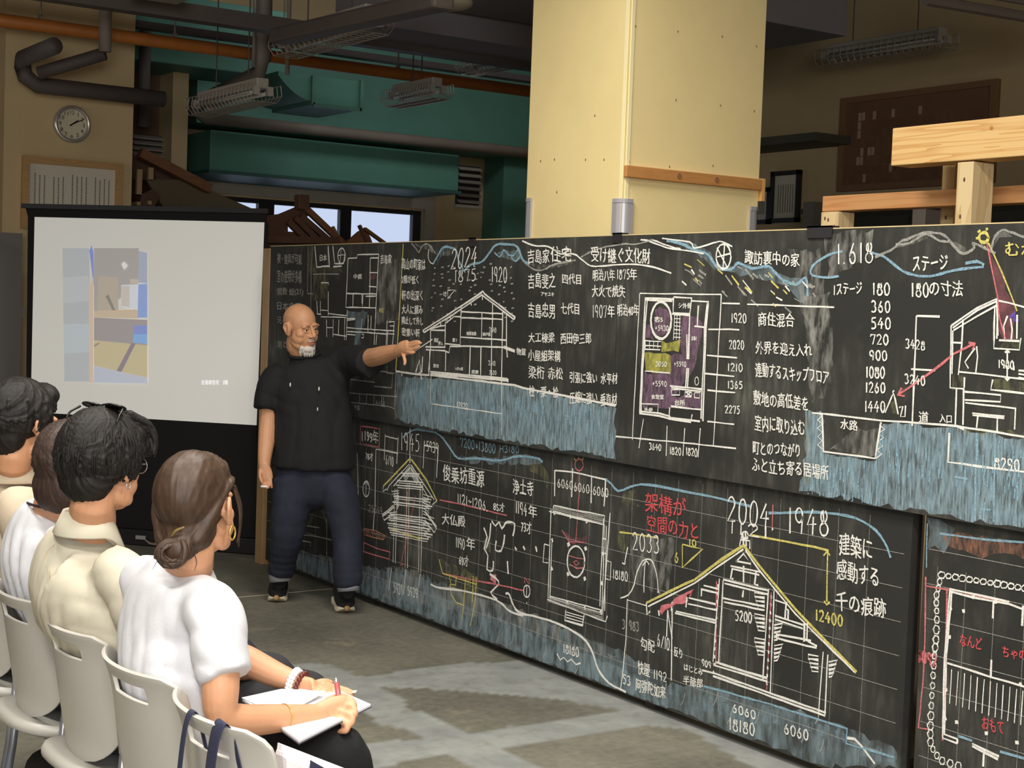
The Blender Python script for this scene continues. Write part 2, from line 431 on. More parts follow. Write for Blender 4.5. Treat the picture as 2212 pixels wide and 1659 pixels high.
# hangers of the orange pipe
for i, (px, py) in enumerate(((88, 30), (378, 70), (612, 108), (860, 140))):
    c = X(px, py, 10.6)
    o = MB().tube([(c[0], 10.6, z + .03), (c[0], 10.6, ZC)], .006, 6).tube([(c[0] - .012, 10.6, z + .06), (c[0] + .012, 10.6, z + .06)], .02, 8).build('pipe_hanger', m_metal)
    tag(o, ['hanger rod on the orange pipe, nearest the left edge of the photo', 'hanger rod on the orange pipe, above the clock side left of the tall grey pipe', 'hanger rod on the orange pipe, just right of the tall grey pipe', 'hanger rod on the orange pipe, fourth from the left'][i], 'pipe hanger', 'hangers of the orange pipe')
# green beams and ducts
def boxpx(name, p0, p1, y, depth, m, label=None, cat=None, struct_=False, parent=None):
    a = X(*p0, y); b = X(*p1, y)
    o = MB().box((a[0], y, a[2]), (b[0], y + depth, b[2])).build(name, m, parent, bevel=.008)
    if struct_: tag(o, kind='structure')
    elif label: tag(o, label, cat)
    return o
a = X(60, 18, 11.5); b = X(590, 108, 11.5)
tag(MB().box((-2, 11.9, 3.02 + .47), (5.6, 12.6, 4.05)).build('green_beam', m_green, bevel=.008), 'green painted beam behind the left end of the orange pipe', 'beam')
a = X(455, 280, 13.0); b = X(990, 413, 13.0)
gd = tag(MB().box((a[0], 13.0, b[2]), (b[0], 13.98, a[2])).build('green_canopy_box', m_green, bevel=.01), 'long green canopy box above the glazed door', 'canopy')
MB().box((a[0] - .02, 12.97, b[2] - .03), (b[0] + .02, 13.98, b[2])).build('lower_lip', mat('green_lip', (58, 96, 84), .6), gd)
a = X(782, 215, 13.4); b = X(1140, 330, 13.4)
tag(MB().box((5.4, 13.4, 3.22), (9.55, 13.98, 4.25)).build('green_beam', m_green), 'wide green beam under the ceiling above the canopy box', 'beam')
# green duct elbow box
dr = empty('green_duct', (5.9, 11.9, 3.2), 'boxy green ventilation duct with flanged end hanging below the orange pipe', 'duct')
a = X(676, 163, 11.6); b = X(778, 238, 11.6); c = X(600, 205, 11.6)
MB().box((a[0], 11.6, b[2]), (b[0], 12.4, a[2])).build('duct_section', m_green, dr)
n = 8; poly = [(a[0], 11.6, a[2]), (a[0], 11.6, b[2] + .03)]
for i in range(n + 1):
    t = i / n; poly.append((a[0] - (a[0] - c[0]) * t, 11.6, b[2] + .03 + (a[2] - b[2]) * .75 * t * t))
poly.append((c[0], 11.6, a[2]))
MB().prism(poly, (0, .8, 0)).build('duct_elbow', m_green, dr)
fl_ = MB()
for (p, q) in (((b[0], 11.59, b[2] - .01), (b[0], 11.59, a[2] + .01)), ((a[0], 11.59, b[2]), (a[0], 11.59, a[2])), ((a[0], 11.59, b[2]), (b[0], 11.59, b[2]))):
    fl_.bar(p, q, .03, .03, (0, 1, 0))
fl_.build('flange', mat('green_flange', (96, 142, 122), .5), dr)
# grey pipes
a = X(430, 262, 12.8); b = X(1133, 322, 12.8); z = (a[2] + b[2]) / 2
g0 = X(424, 214, 12.8); pa = X(573, 0, 10.2); pb = X(573, 150, 10.2)
pipe('lagged_pipe', [(pa[0], 10.2, ZC), (pa[0], 10.2, pb[2] + .06), (pa[0] - .01, 10.26, pb[2] - .02), (g0[0] + .02, 12.6, g0[2]), (g0[0], 12.8, g0[2] - .08), (g0[0], 12.8, z + .06), (g0[0] + .08, 12.8, z), (9.2, 12.8, z)], .053, m_pipe, 'grey lagged pipe dropping past the orange pipe and running on above the green canopy')
pa = X(552, 0, 10.0)
pipe('thin_drop_pipe', [(pa[0], 10.0, ZC), (pa[0], 10.0, X(555, 145, 10.0)[2])], .016, m_metal, 'thin metal pipe just left of the tall grey drop pipe')
pa = X(229, 0, 10.2); pb = X(229, 112, 10.2)
pipe('lagged_pipe', [(pa[0], 10.2, ZC), (pa[0], 10.2, pb[2])], .042, m_pipe, 'short grey drop pipe above the wall clock')
q0 = X(48, 182, 10.75); q1 = X(340, 211, 10.75)
z = (q0[2] + q1[2]) / 2
t0 = X(46, 128, 10.75)
pipe('lagged_pipe', [(q1[0] + .05, 10.75, z), (q0[0] + .10, 10.75, z), (q0[0] + .02, 10.75, z + .05), (q0[0], 10.75, z + .12), (q0[0], 10.75, t0[2] - .06), (q0[0] - .01, 10.7, t0[2]), (q0[0] - .01, 10.0, t0[2] + .0)], .058, m_pipe_d, 'dark pipe with elbows running across the beige column above the clock')
u0 = X(84, 158, 10.55); u1 = X(226, 116, 10.28)
pipe('lagged_pipe', [(u0[0], 10.55, u0[2]), (u1[0], 10.28, u1[2])], .045, m_pipe_d, 'slanting dark pipe between the elbow and the short drop pipe')
v0 = X(310, 225, 11.9)
pipe('lagged_pipe', [(v0[0], 11.9, 3.75), (v0[0], 11.9, X(310, 275, 11.9)[2])], .05, m_pipe_d, 'dark upright pipe right of the beige column')
v1 = X(625, 0, 9.6)
pipe('hanging_rail', [(v1[0], 9.6, ZC), (v1[0], 9.6, X(626, 162, 9.6)[2])], .016, m_pipe, 'thin pale upright bar hanging right of the tall grey pipe', 'rail')
# cable tray and roof steel
a = X(762, 66, 9.5); b = X(1092, 119, 9.5)
tag(MB().box((a[0], 9.5, a[2] - .06), (8.3, 9.75, a[2] + .06)).tube([(a[0] + .4, 9.62, a[2]), (a[0] + .4, 9.62, ZC)], .006, 6).tube([(7.2, 9.62, a[2]), (7.2, 9.62, ZC)], .006, 6).build('cable_tray', m_pipe), 'pale cable tray below the ceiling left of the cream column', 'cable tray')
a = X(830, 56, 8.7)
tag(MB().box((a[0], 8.7, a[2]), (7.4, 9.4, ZC - .001)).build('ceiling_soffit', m_conc), 'grey soffit block under the ceiling just left of the cream column', 'soffit')
a = X(1828, 78, 7.4)
tag(MB().box((4.95, 7.4, a[2]), (a[0], 8.6, ZC - .001)).build('ceiling_soffit', m_conc), 'lilac grey soffit block under the ceiling just right of the cream column', 'soffit')
for i, (px, py, y, w) in enumerate(((380, 20, 9.2, .10), (640, 60, 9.9, .05), (900, 135, 11.2, .05))):
    c = X(px, py, y)
    tag(MB().box((-1, y, c[2] - w / 2), (8.3, y + .12, c[2] + w / 2)).build('ceiling_joist', m_pipe_d), ['dark ceiling joist nearest the top left corner', 'dark ceiling joist crossing behind the tall grey pipe', 'dark ceiling joist just above the orange pipe'][i], 'joist', 'joists under the ceiling')
c0 = X(590, 95, 8.5); c1 = X(1000, 8, 8.5)
p0 = on_x(600, 80, 3.9); p1 = on_x(960, 0, 3.9)
tag(MB().bar((p0[0], p0[1], p0[2]), (p1[0], p1[1], p1[2]), .13, .09).build('sloping_duct', m_pipe_d, bevel=.02), 'dark flat duct beside the caged lamp left of the cream column', 'duct')
p0 = on_y(2000, 0, 6.2); p1 = on_y(2212, 36, 6.2)
tag(MB().tube([p0, p1 + (p1 - p0) * .5], .035, 8).tube([p0 + [.0, .0, .09], p1 + (p1 - p0) * .5 + [0, 0, .09]], .02, 8).build('conduit_pair', m_pipe), 'pair of pale conduits in the top right corner of the photo', 'conduit')
# caged fluorescent fixtures (tubes along the hall)
m_lampw = mat('white_lamp_enamel', (182, 174, 160), .45)
m_wire = mat('guard_wire', (176, 166, 152), .4, metal=.4)
m_tube = mat('unlit_tube', (210, 205, 192), .3)
def caged_lamp(x, y0, y1, z, label, first=None):
    r = empty('caged_lamp', (x, (y0 + y1) / 2, z), label, 'ceiling lamp', 'caged tube lamps under the ceiling')
    MB().box((x - .045, y0 + .05, z + .03), (x + .045, y1 - .05, z + .10)).build('lamp_body', m_lampw, r, bevel=.008)
    for s in (-1, 1):
        MB().tube([(x + s * .05, y0 + .07, z), (x + s * .05, y1 - .07, z)], .014, 10).build('tube', m_tube, r, smooth=True)
        for yy in (y0 + .05, y1 - .05): MB().box((x + s * .05 - .02, yy - .02, z - .02), (x + s * .05 + .02, yy + .02, z + .04)).build('lamp_socket', m_lampw, r)
    w = MB(); nn = 18
    for i in range(nn + 1):
        yy = y0 + (y1 - y0) * i / nn
        w.tube([(x - .11, yy, z + .05), (x - .12, yy, z - .02), (x - .08, yy, z - .07), (x + .08, yy, z - .07), (x + .12, yy, z - .02), (x + .11, yy, z + .05)], .0035, 5)
    for dx, dz in ((-.11, .05), (-.12, -.02), (-.08, -.07), (0, -.07), (.08, -.07), (.12, -.02), (.11, .05)):
        w.tube([(x + dx, y0, z + dz), (x + dx, y1, z + dz)], .0035, 5)
    w.build('wire_guard', m_wire, r)
    MB().tube([(x, y0 + .3, z + .1), (x, y0 + .3, ZC)], .005, 6).tube([(x, y1 - .3, z + .1), (x, y1 - .3, ZC)], .005, 6).build('suspension_rod', m_pipe_d, r)
def lamp_at(p0, p1, x, label):
    a = on_x(*p0, x); b = on_x(*p1, x)
    caged_lamp(x, min(a[1], b[1]), max(a[1], b[1]), (a[2] + b[2]) / 2, label)
lamp_at((1782, 122), (2048, 90), 9.0, 'caged tube lamp right of the cream column above the notice board')
lamp_at((618, 90), (812, 55), 4.1, 'caged tube lamp near the top, right of the tall grey pipe')
lamp_at((432, 222), (574, 208), 4.35, 'caged tube lamp left of the green duct, above the canopy box')
lamp_at((1010, 142), (1150, 120), 6.9, 'caged tube lamp hidden partly behind the left edge of the cream column')
lamp_at((850, 210), (952, 197), 6.0, 'dim caged tube lamp below the orange pipe')
# pale fittings at the very top
p = W(930, -4, 8.0); tag(MB().ell(p, (.26, .14, .06), None, 20, 10).build('pale_lampshade', mat('pale_shade', (176, 164, 140), .6), smooth=True), 'pale rounded lampshade cut by the top edge of the photo', 'lampshade')
p = W(345, -2, 9.0); tag(MB().box((p[0] - .15, p[1] - .1, p[2]), (p[0] + .15, p[1] + .1, p[2] + .08)).build('square_fitting', mat('grey_fitting', (150, 140, 128), .6), bevel=.01), 'square ceiling fitting cut by the top edge left of the tall pipe', 'ceiling fitting')
# louvres
def louvre(p0, p1, y, n, label):
    a = X(*p0, y); b = X(*p1, y); r = empty('wall_louvre', ((a[0] + b[0]) / 2, y, b[2]), label, 'louvre', 'wall louvres')
    MB().box((a[0], y + .02, b[2]), (b[0], y + .06, a[2])).build('backing', m_steel, r)
    s = MB()
    for i in range(n):
        zz = b[2] + (a[2] - b[2]) * (i + .5) / n
        s.bar((a[0], y, zz), (b[0], y, zz), .05, .012, (0, -.6, 1))
    s.build('slats', mat('louvre_slat', (168, 158, 146), .5), r)
    MB().box((a[0] - .02, y - .01, b[2] - .03), (b[0] + .02, y + .05, b[2])).build('sill', m_trim, r)
louvre((288, 288), (385, 345), 12.5, 4, 'small louvre on the wall right of the clock column')
louvre((992, 356), (1037, 445), 13.4, 6, 'dark louvre with pale slats at the right end of the green canopy')
# clock
cc = on_y(154, 269, 11.0); R_ = .135
ck = empty('wall_clock', (cc[0], 11.0, cc[2]), 'round silver rimmed wall clock on the beige column above a framed sheet', 'clock')
def ring(cx, y, cz, r0, r1, n=40):
    V = []; F = []
    prof = [(r1, 0), (r1, -.03), (r1 * .5 + r0 * .5, -.045), (r0, -.03), (r0, 0)]
    for i in range(n):
        t = 2 * math.pi * i / n
        for (r, dy) in prof: V.append((cx + r * math.cos(t), y + dy, cz + r * math.sin(t)))
    k = len(prof)
    for i in range(n):
        for j in range(k): F.append((i * k + j, i * k + (j + 1) % k, ((i + 1) % n) * k + (j + 1) % k, ((i + 1) % n) * k + j))
    return V, F
MB().add(*ring(cc[0], 11.0, cc[2], R_ * .80, R_)).build('clock_rim', mat('clock_chrome', (205, 200, 190), .25, metal=.7), ck, smooth=True)
MB().tube([(cc[0], 10.985, cc[2]), (cc[0], 10.999, cc[2])], R_ * .83, 40).build('clock_face', mat('clock_face', (214, 202, 172), .5), ck)
hd = MB()
for ang, ln, w in ((54, .055, .009), (62, .10, .006)):
    t = math.radians(ang); d = np.array([math.sin(t), 0, math.cos(t)])
    hd.bar(np.array([cc[0], 10.98, cc[2]]) - d * .02, np.array([cc[0], 10.98, cc[2]]) + d * ln, .003, w, (d[2], 0, -d[0]))
hd.build('clock_hand', mat('clock_black', (40, 36, 32), .5), ck)

TEXT_BOLD = 0.0
def text_mesh(s, font_size=1.0):
    c = bpy.data.curves.new('t', 'FONT'); c.body = s; c.size = font_size; c.resolution_u = 2; c.offset = TEXT_BOLD
    o = bpy.data.objects.new('t', c); COL.objects.link(o)
    dg = bpy.context.evaluated_depsgraph_get(); dg.update()
    ev = o.evaluated_get(dg); me = ev.to_mesh()
    V = np.array([tuple(v.co) for v in me.vertices]).reshape(-1, 3); F = [tuple(p.vertices) for p in me.polygons]
    ev.to_mesh_clear(); bpy.data.objects.remove(o, do_unlink=True); bpy.data.curves.remove(c)
    return V, F
tm = MB()
for i in range(12):
    V, F = text_mesh(str(i + 1), .042)
    c = (V.max(0) + V.min(0)) / 2; t = math.radians(30 * (i + 1))
    tm.add([(cc[0] + v[0] - c[0] + R_ * .64 * math.sin(t), 10.982, cc[2] + v[1] - c[1] + R_ * .64 * math.cos(t)) for v in V], F)
tm.build('numerals', MATS['clock_black'], ck)
# framed sheet below the clock
m_oak = mat('pale_oak', (188, 146, 92), .5, var=.12, vscale=5, stretch=(3, 3, 12))
m_paper = mat('cream_paper', (214, 206, 184), .8)
a = X(46, 338, 11.0); b = X(258, 500, 11.0)
a = np.array([a[0], 11.0, X(150, 345, 11.0)[2]])
fs = empty('framed_notice', ((a[0] + b[0]) / 2, 11.0, b[2]), 'large wooden framed notice with vertical writing behind the projection screen', 'picture frame')
fw = .05; x0, x1, z0, z1 = a[0], b[0], b[2] - .02, a[2]
MB().box((x0, 10.955, z1 - fw), (x1, 10.999, z1)).box((x0, 10.955, z0), (x1, 10.999, z0 + fw)).box((x0, 10.956, z0 + fw), (x0 + fw, 10.999, z1 - fw)).box((x1 - fw, 10.956, z0 + fw), (x1, 10.999, z1 - fw)).build('frame', m_oak, fs)
MB().box((x0 + fw, 10.98, z0 + fw), (x1 - fw, 10.995, z1 - fw)).build('sheet', m_paper, fs)
tw = MB(); rnd = random.Random(3)
for i in range(17):
    xx = x0 + fw + .045 + i * (x1 - x0 - 2 * fw - .09) / 16
    if i in (3, 7, 12): continue
    zt = z1 - fw - .06 - rnd.random() * .03; zb = z0 + fw + .03 + rnd.random() * .1; zz = zt
    while zz > zb:
        h = .008 + rnd.random() * .006
        tw.box((xx - .004, 10.978, zz - h), (xx + .004, 10.9805, zz)); zz -= h + .004
tw.build('writing', mat('faded_ink', (118, 108, 92), .8), fs)
# grey door edge at the far left
a = X(0, 505, 10.9); b = X(17, 800, 10.9)
tag(MB().box((b[0] - .5, 10.6, 0), (b[0], 10.65, a[2])).build('grey_partition', mat('grey_partition_paint', (112, 106, 100), .6)), 'grey partition edge at the far left of the photo', 'partition')

# ------------------------------------------------------------------ right-hand wall: notice board, certificates
a = on_x(1825, 213, XR); b = on_x(2163, 172, XR); c = on_x(1818, 415, XR)
zt = (a[2] + b[2]) / 2; zb = c[2]
nb = empty('notice_board', (XR, (a[1] + b[1]) / 2, zb), 'brown hanging board with rows of paper name slips on the right wall', 'notice board')
m_nb = mat('brown_board', (128, 92, 64), .65, var=.08, vscale=4)
MB().box((XR - .03, b[1], zb), (XR - .001, a[1], zt)).build('panel', m_nb, nb)
MB().box((XR - .05, b[1], zt - .05), (XR - .03, a[1], zt)).box((XR - .05, b[1], zb), (XR - .03, a[1], zb + .05)).box((XR - .05, a[1] - .06, zb + .05), (XR - .03, a[1], zt - .05)).box((XR - .05, b[1], zb + .05), (XR - .03, b[1] + .06, zt - .05)).build('frame', mat('brown_board_frame', (142, 104, 70), .6), nb)
sl = MB(); sd = MB(); rnd = random.Random(5)
for r_ in range(8):
    z = zt - .16 - r_ * (zt - zb - .2) / 8
    for k in range(34):
        y = a[1] - .12 - k * (a[1] - b[1] - .24) / 34
        h = .048
        px = rnd.random()
        if (r_, k) in ((0, 2), (0, 3), (0, 6), (0, 11), (0, 18), (1, 2), (2, 2), (4, 3), (4, 5), (4, 6), (5, 2), (5, 3), (6, 11), (7, 4)):
            sl.box((XR - .0385, y - .034, z - h), (XR - .0345, y + .0, z + h * .4))
        elif px < .62 and not (r_ == 0 and k > 8): sd.box((XR - .034, y - .03, z - h), (XR - .0305, y - .004, z + h * .35))
sl.build('paper_slip', mat('name_slip_paper', (190, 160, 128), .8), nb); sd.build('name_tag', mat('name_tag_wood', (124, 88, 60), .7), nb)
m_blackframe = mat('black_frame', (44, 34, 30), .4)
for (p0, p1, lab) in (((1672, 372), (1729, 480), 'taller black framed certificate on the right wall beside the notice board'), ((1622, 408), (1667, 484), 'smaller black framed certificate against the right edge of the cream column')):
    a = on_x(*p0, XR); b = on_x(*p1, XR)
    r = empty('framed_certificate', (XR, (a[1] + b[1]) / 2, b[2]), lab, 'picture frame', 'framed certificates')
    f_ = .04
    MB().box((XR - .04, b[1], a[2] - f_), (XR - .002, a[1], a[2])).box((XR - .04, b[1], b[2]), (XR - .002, a[1], b[2] + f_)).box((XR - .04, a[1] - f_, b[2]), (XR - .002, a[1], a[2])).box((XR - .04, b[1], b[2]), (XR - .002, b[1] + f_, a[2])).build('frame', m_blackframe, r)
    MB().box((XR - .02, b[1] + f_, b[2] + f_), (XR - .01, a[1] - f_, a[2] - f_)).build('certificate', m_paper, r)
    t = MB()
    for i in range(7):
        y = a[1] - f_ - .05 - i * (a[1] - b[1] - 2 * f_ - .1) / 6
        t.box((XR - .022, y - .004, b[2] + f_ + .05), (XR - .0195, y + .004, a[2] - f_ - .08))
    t.build('writing', MATS['faded_ink'], r)
p = on_x(1762, 290, XR - .45); q = on_x(1640, 292, XR - .45)
tag(MB().box((XR - .45, p[1], p[2] - .05), (XR - .002, p[1] + 2.2, p[2] + .02)).build('wall_hood', mat('dark_hood', (84, 80, 66), .7)), 'dark shelf-like hood projecting from the right wall beside the cream column', 'hood')
# dark cabinet run along the right wall
cb = empty('wall_cabinet', (XR - .35, 5.5, 0), 'dark low cabinet run along the right wall behind the timber frame', 'cabinet')
zt = on_x(2000, 440, XR - .7)[2]
yl = on_x(1745, 470, XR - .7)[1]
MB().box((XR - .7, 1.5, 0.05), (XR - .002, yl, zt - .04)).build('carcass', mat('dark_cabinet', (58, 54, 44), .6), cb)
MB().box((XR - .73, 1.45, zt - .04), (XR - .002, yl + .05, zt)).build('cabinet_top', mat('cabinet_top', (78, 72, 58), .5), cb)
for k in range(6):
    y1 = yl - .02 - k * 1.1
    d = MB().box((XR - .72, y1 - 1.06, .1), (XR - .7, y1 - .02, zt - .08)).build('cabinet_door', mat('cabinet_door', (66, 62, 50), .55), cb)
    MB().box((XR - .735, y1 - .12, zt - .4), (XR - .72, y1 - .10, zt - .22)).build('door_handle', m_metal, d)
p = on_x(1757, 470, XR - .8)
tag(MB().box((XR - .86, p[1] - .06, 0), (XR - .76, p[1] + .06, on_x(1757, 437, XR - .8)[2])).build('grey_locker_post', mat('grey_post', (128, 120, 108), .6)), 'grey upright post beside the certificates behind the blackboard', 'post')

# ------------------------------------------------------------------ pale timber frame behind the blackboard
def wood(name, a, b_, stretch, sc=3.2):
    if name in MATS: return MATS[name]
    m = mat(name, a, .5, bump=.02, bscale=30)
    nt = m.node_tree; N = nt.nodes; L = nt.links
    tc = N.new('ShaderNodeTexCoord'); mp = N.new('ShaderNodeMapping'); mp.inputs['Scale'].default_value = stretch; L.new(tc.outputs['Object'], mp.inputs[0])
    n1 = N.new('ShaderNodeTexNoise'); n1.inputs['Scale'].default_value = sc; n1.inputs['Detail'].default_value = 2; L.new(mp.outputs[0], n1.inputs[0])
    ml = N.new('ShaderNodeMath'); ml.operation = 'MULTIPLY'; ml.inputs[1].default_value = 5; L.new(n1.outputs['Fac'], ml.inputs[0])
    fr_ = N.new('ShaderNodeMath'); fr_.operation = 'FRACT'; L.new(ml.outputs[0], fr_.inputs[0])
    r = N.new('ShaderNodeValToRGB'); L.new(fr_.outputs[0], r.inputs[0])
    r.color_ramp.elements[0].color = lin(a); r.color_ramp.elements[0].position = .6
    r.color_ramp.elements[1].color = lin(b_); r.color_ramp.elements[1].position = 1.0
    L.new(r.outputs[0], N['Principled BSDF'].inputs['Base Color'])
    return m
m_pine = wood('pale_pine', (244, 204, 138), (224, 168, 100), (7, .35, 7))
m_pine_v = wood('pale_pine_post', (236, 210, 160), (218, 184, 130), (5, 5, .5), 2)
m_cedar = wood('reddish_pine', (214, 158, 104), (200, 138, 86), (7, .35, 7))
m_knot = mat('dark_knot', (96, 62, 40), .6)
tf = empty('timber_frame', (4.75, 3.6, 0), 'pale jointed timber frame of posts and beams standing behind the blackboard', 'timber frame')
bx = 4.62
a = on_x(1928, 277, bx); b = on_x(1928, 358, bx)
MB().box((bx, 1.2, b[2]), (bx + .12, a[1], a[2])).build('top_beam', m_pine, tf, bevel=.004)
k = on_x(2142, 276, bx); MB().ell((bx, k[1], k[2]), (.002, .009, .009), None, 10, 6).build('knot', mat('knot_tan', (196, 140, 84), .5), tf)
bx2 = 4.80
a = on_x(1777, 424, bx2); b = on_x(1777, 457, bx2)
MB().box((bx2, 1.2, b[2]), (bx2 + .09, a[1], a[2])).build('rail', m_cedar, tf, bevel=.003)
bx3 = 4.625
a = on_x(2066, 400, bx3); b = on_x(2101, 400, bx3)
MB().box((bx3, b[1], 0), (bx3 + .12, a[1], on_x(2080, 350, bx3)[2])).build('post', m_pine_v, tf, bevel=.003)
bx4 = 4.9
a = on_x(2034, 400, bx4); b = on_x(2062, 400, bx4)
MB().box((bx4, b[1], 0), (bx4 + .10, a[1], on_x(2045, 357, bx4)[2])).build('post', m_pine_v, tf, bevel=.003)
a = on_x(1777, 470, bx2); b = on_x(1814, 470, bx2)
MB().box((bx2 - .01, b[1], 0), (bx2 + .09, a[1], on_x(1790, 458, bx2)[2])).build('post', m_pine_v, tf, bevel=.003)
kn = MB()
for (px, py, x) in ((2083, 388, bx3), (2074, 468, bx3), (2043, 470, bx4), (1782, 472, bx2 - .01), (1789, 475, bx2 - .01), (1802, 490, bx2 - .01)):
    p = on_x(px, py, x); kn.ell(p, (.002, .005, .009), None, 8, 5)
kn.build('mortise_mark', m_knot, tf)
gp = on_x(1985, 470, 5.6)
tag(MB().box((5.6, gp[1] - .04, 0), (5.72, gp[1] + .04, on_x(1985, 452, 5.6)[2])).build('grey_stand_post', mat('grey_stand', (118, 110, 104), .6)), 'grey stand post seen between the rails of the timber frame', 'post')

# ------------------------------------------------------------------ dark timber roof models before the door
m_dw = mat('dark_model_wood', (96, 66, 48), .55, var=.15, vscale=7)
m_dw2 = mat('orange_model_wood', (128, 84, 52), .55, var=.15, vscale=7, stretch=(1, 6, 6))
m_dw3 = mat('pale_model_wood', (178, 146, 104), .6)
m_olive = mat('olive_board', (104, 92, 66), .7, var=.06, vscale=4)
ym = 11.4
r = empty('roof_model', (on_y(390, 450, ym)[0], ym, 0), 'dark timber roof model with one long sloping rafter behind the screen', 'architectural model')
def Y_(px, py, y=ym): return on_y(px, py, y)
MB().bar(Y_(301, 330), Y_(452, 408), .10, .075, (0, 0, 1)).build('main_rafter', m_dw2, r, bevel=.004)
MB().prism([Y_(316, 388, ym + .06), Y_(398, 388, ym + .06), Y_(452, 410, ym + .06), Y_(548, 452, ym + .06), Y_(356, 452, ym + .06)], (0, .02, 0)).build('roof_board', m_olive, r)
MB().prism([Y_(286, 335, ym + .3), Y_(312, 335, ym + .3), Y_(396, 388, ym + .3), Y_(286, 388, ym + .3)], (0, .03, 0)).build('gable_board', m_dw, r)
for p, q in (((301, 366), (299, 420)), ((325, 362), (324, 388))): MB().bar(Y_(*p, ym - .02), Y_(*q, ym - .02), .04, .035, (0, 1, 0)).build('strut', m_dw3, r)
MB().prism([Y_(306, 420), Y_(330, 408), (Y_(346, 425)), Y_(334, 446), Y_(300, 446)], (0, .25, 0)).build('joint_block', m_dw, r)
for p in ((298, 440), (322, 438)):
    c = Y_(*p, ym - .03); MB().box((c[0] - .015, ym - .05, c[2] - .015), (c[0] + .015, ym + .2, c[2] + .015)).build('peg_end', m_dw3, r)
MB().box((Y_(286, 455)[0], ym - .1, 0), (Y_(560, 455)[0], ym + .5, Y_(400, 452)[2])).build('model_base', m_dw, r)
r = empty('roof_model', (on_y(680, 500, ym - 1.2)[0], ym - 1.2, 0), 'dark timber roof model with a ridge post and open rafters above the blackboard', 'architectural model')
ym2 = 10.2
MB().bar(Y_(652, 421, ym2), Y_(652, 452, ym2), .085, .085, (0, 1, 0)).build('ridge_post', m_dw, r, bevel=.004)
MB().prism([Y_(642, 447, ym2 + .05), Y_(664, 447, ym2 + .05), Y_(668, 464, ym2 + .05), Y_(658, 474, ym2 + .05), Y_(622, 480, ym2 + .05), Y_(622, 500, ym2 + .05), Y_(700, 506, ym2 + .05), Y_(722, 530, ym2 + .05), Y_(575, 536, ym2 + .05), Y_(573, 466, ym2 + .05), Y_(606, 462, ym2 + .05)], (0, .04, 0)).build('gable_board', m_dw, r)
for p, q in (((658, 448), (745, 530)), ((648, 466), (722, 530)), ((636, 470), (694, 528)), ((622, 478), (664, 520))): MB().bar(Y_(*p, ym2), Y_(*q, ym2), .05, .042, (0, 0, 1)).build('rafter', m_dw2 if p[0] == 658 else m_dw, r)
MB().bar(Y_(560, 517, ym2 - .03), Y_(730, 519, ym2 - .03), .04, .05).build('tie_beam', m_dw, r)
MB().bar(Y_(718, 490, ym2), Y_(738, 530, ym2), .03, .022).build('finial', mat('model_tan', (150, 122, 66), .6), r)
MB().box((Y_(575, 530, ym2)[0], ym2 - .05, 0), (Y_(720, 530, ym2)[0], ym2 + .35, Y_(650, 532, ym2)[2])).build('model_base', m_dw, r)
r = empty('roof_model', (on_y(790, 520, 10.0)[0], 10.0, 0), 'small dark timber gable model nearest the right side of the door', 'architectural model')
MB().prism([Y_(745, 527, 10.0), Y_(776, 500, 10.0), Y_(790, 494, 10.0), Y_(800, 512, 10.0), Y_(806, 528, 10.0)], (0, .03, 0)).build('gable_board', m_dw2, r)
MB().bar(Y_(776, 487, 9.98), Y_(796, 530, 9.98), .03, .022).build('finial', m_dw, r)
MB().bar(Y_(787, 494, 9.98), Y_(834, 528, 9.98), .04, .022).build('rafter', m_dw2, r)
MB().box((Y_(742, 530, 10.0)[0], 10.0, 0), (Y_(832, 530, 10.0)[0], 10.3, Y_(790, 530, 10.0)[2])).build('model_base', m_dw, r)
# ------------------------------------------------------------------ projection screen
pb0 = on_z(552, 1195, 0); pa0 = on_z(266, 1172, 0)
dv = _n((pa0 - pb0) * [1, 1, 0]); nv = np.array([dv[1], -dv[0], 0])
if nv @ (CAM - pb0) < 0: nv = -nv
def SC(s, z, o=0): return pb0 + dv * s + nv * o + np.array([0, 0, z])
def spx(px, py, o=0):
    rr = ray(px, py); p0 = pb0 + nv * o; t = ((p0 - CAM) @ nv) / (rr @ nv); return CAM + rr * t
s1 = 1.60; zt_, zb_ = 2.075, .808
m_blk = mat('black_cloth', (17, 15, 15), .9)
ps = empty('projection_screen', SC(.8, 0), 'white floor standing projection screen in black casing showing a faint room picture', 'projection screen')
m_scr = mat('screen_cloth', (222, 220, 212), .8, emit=.30)  # cloth emission stands in for the projector's light
V = [SC(0.015, zb_), SC(s1, zb_), SC(s1, zt_), SC(.0, zt_)]
MB().prism([p + nv * .004 for p in V], nv * .004).build('screen_cloth', m_scr, ps)
MB().prism([SC(-.01, zt_), SC(s1 + .05, zt_), SC(s1 + .07, 2.14), SC(-.02, 2.14)], nv * .006).prism([SC(s1, zb_ - .1), SC(s1 + .035, zb_ - .1), SC(s1 + .05, zt_), SC(s1, zt_)], nv * .006).prism([SC(-.012, zb_ - .1), SC(.015, zb_ - .1), SC(.0, zt_), SC(-.025, zt_)], nv * .006).build('black_border', m_blk, ps)
MB().prism([SC(-.012, .09), SC(s1 + .035, .09), SC(s1 + .035, zb_), SC(-.012, zb_)], nv * .006).build('lower_cloth', m_blk, ps)
MB().bar(SC(-.03, 2.145), SC(s1 + .09, 2.145), .05, .03).build('top_rail', mat('black_rail', (28, 26, 26), .5), ps)
MB().prism([SC(-.03, 0.002, .07), SC(s1 + .1, 0.002, .07), SC(s1 + .1, .10, .07), SC(-.03, .10, .07)], nv * -.14).build('screen_case', mat('black_case', (22, 20, 20), .5), ps, bevel=.006)
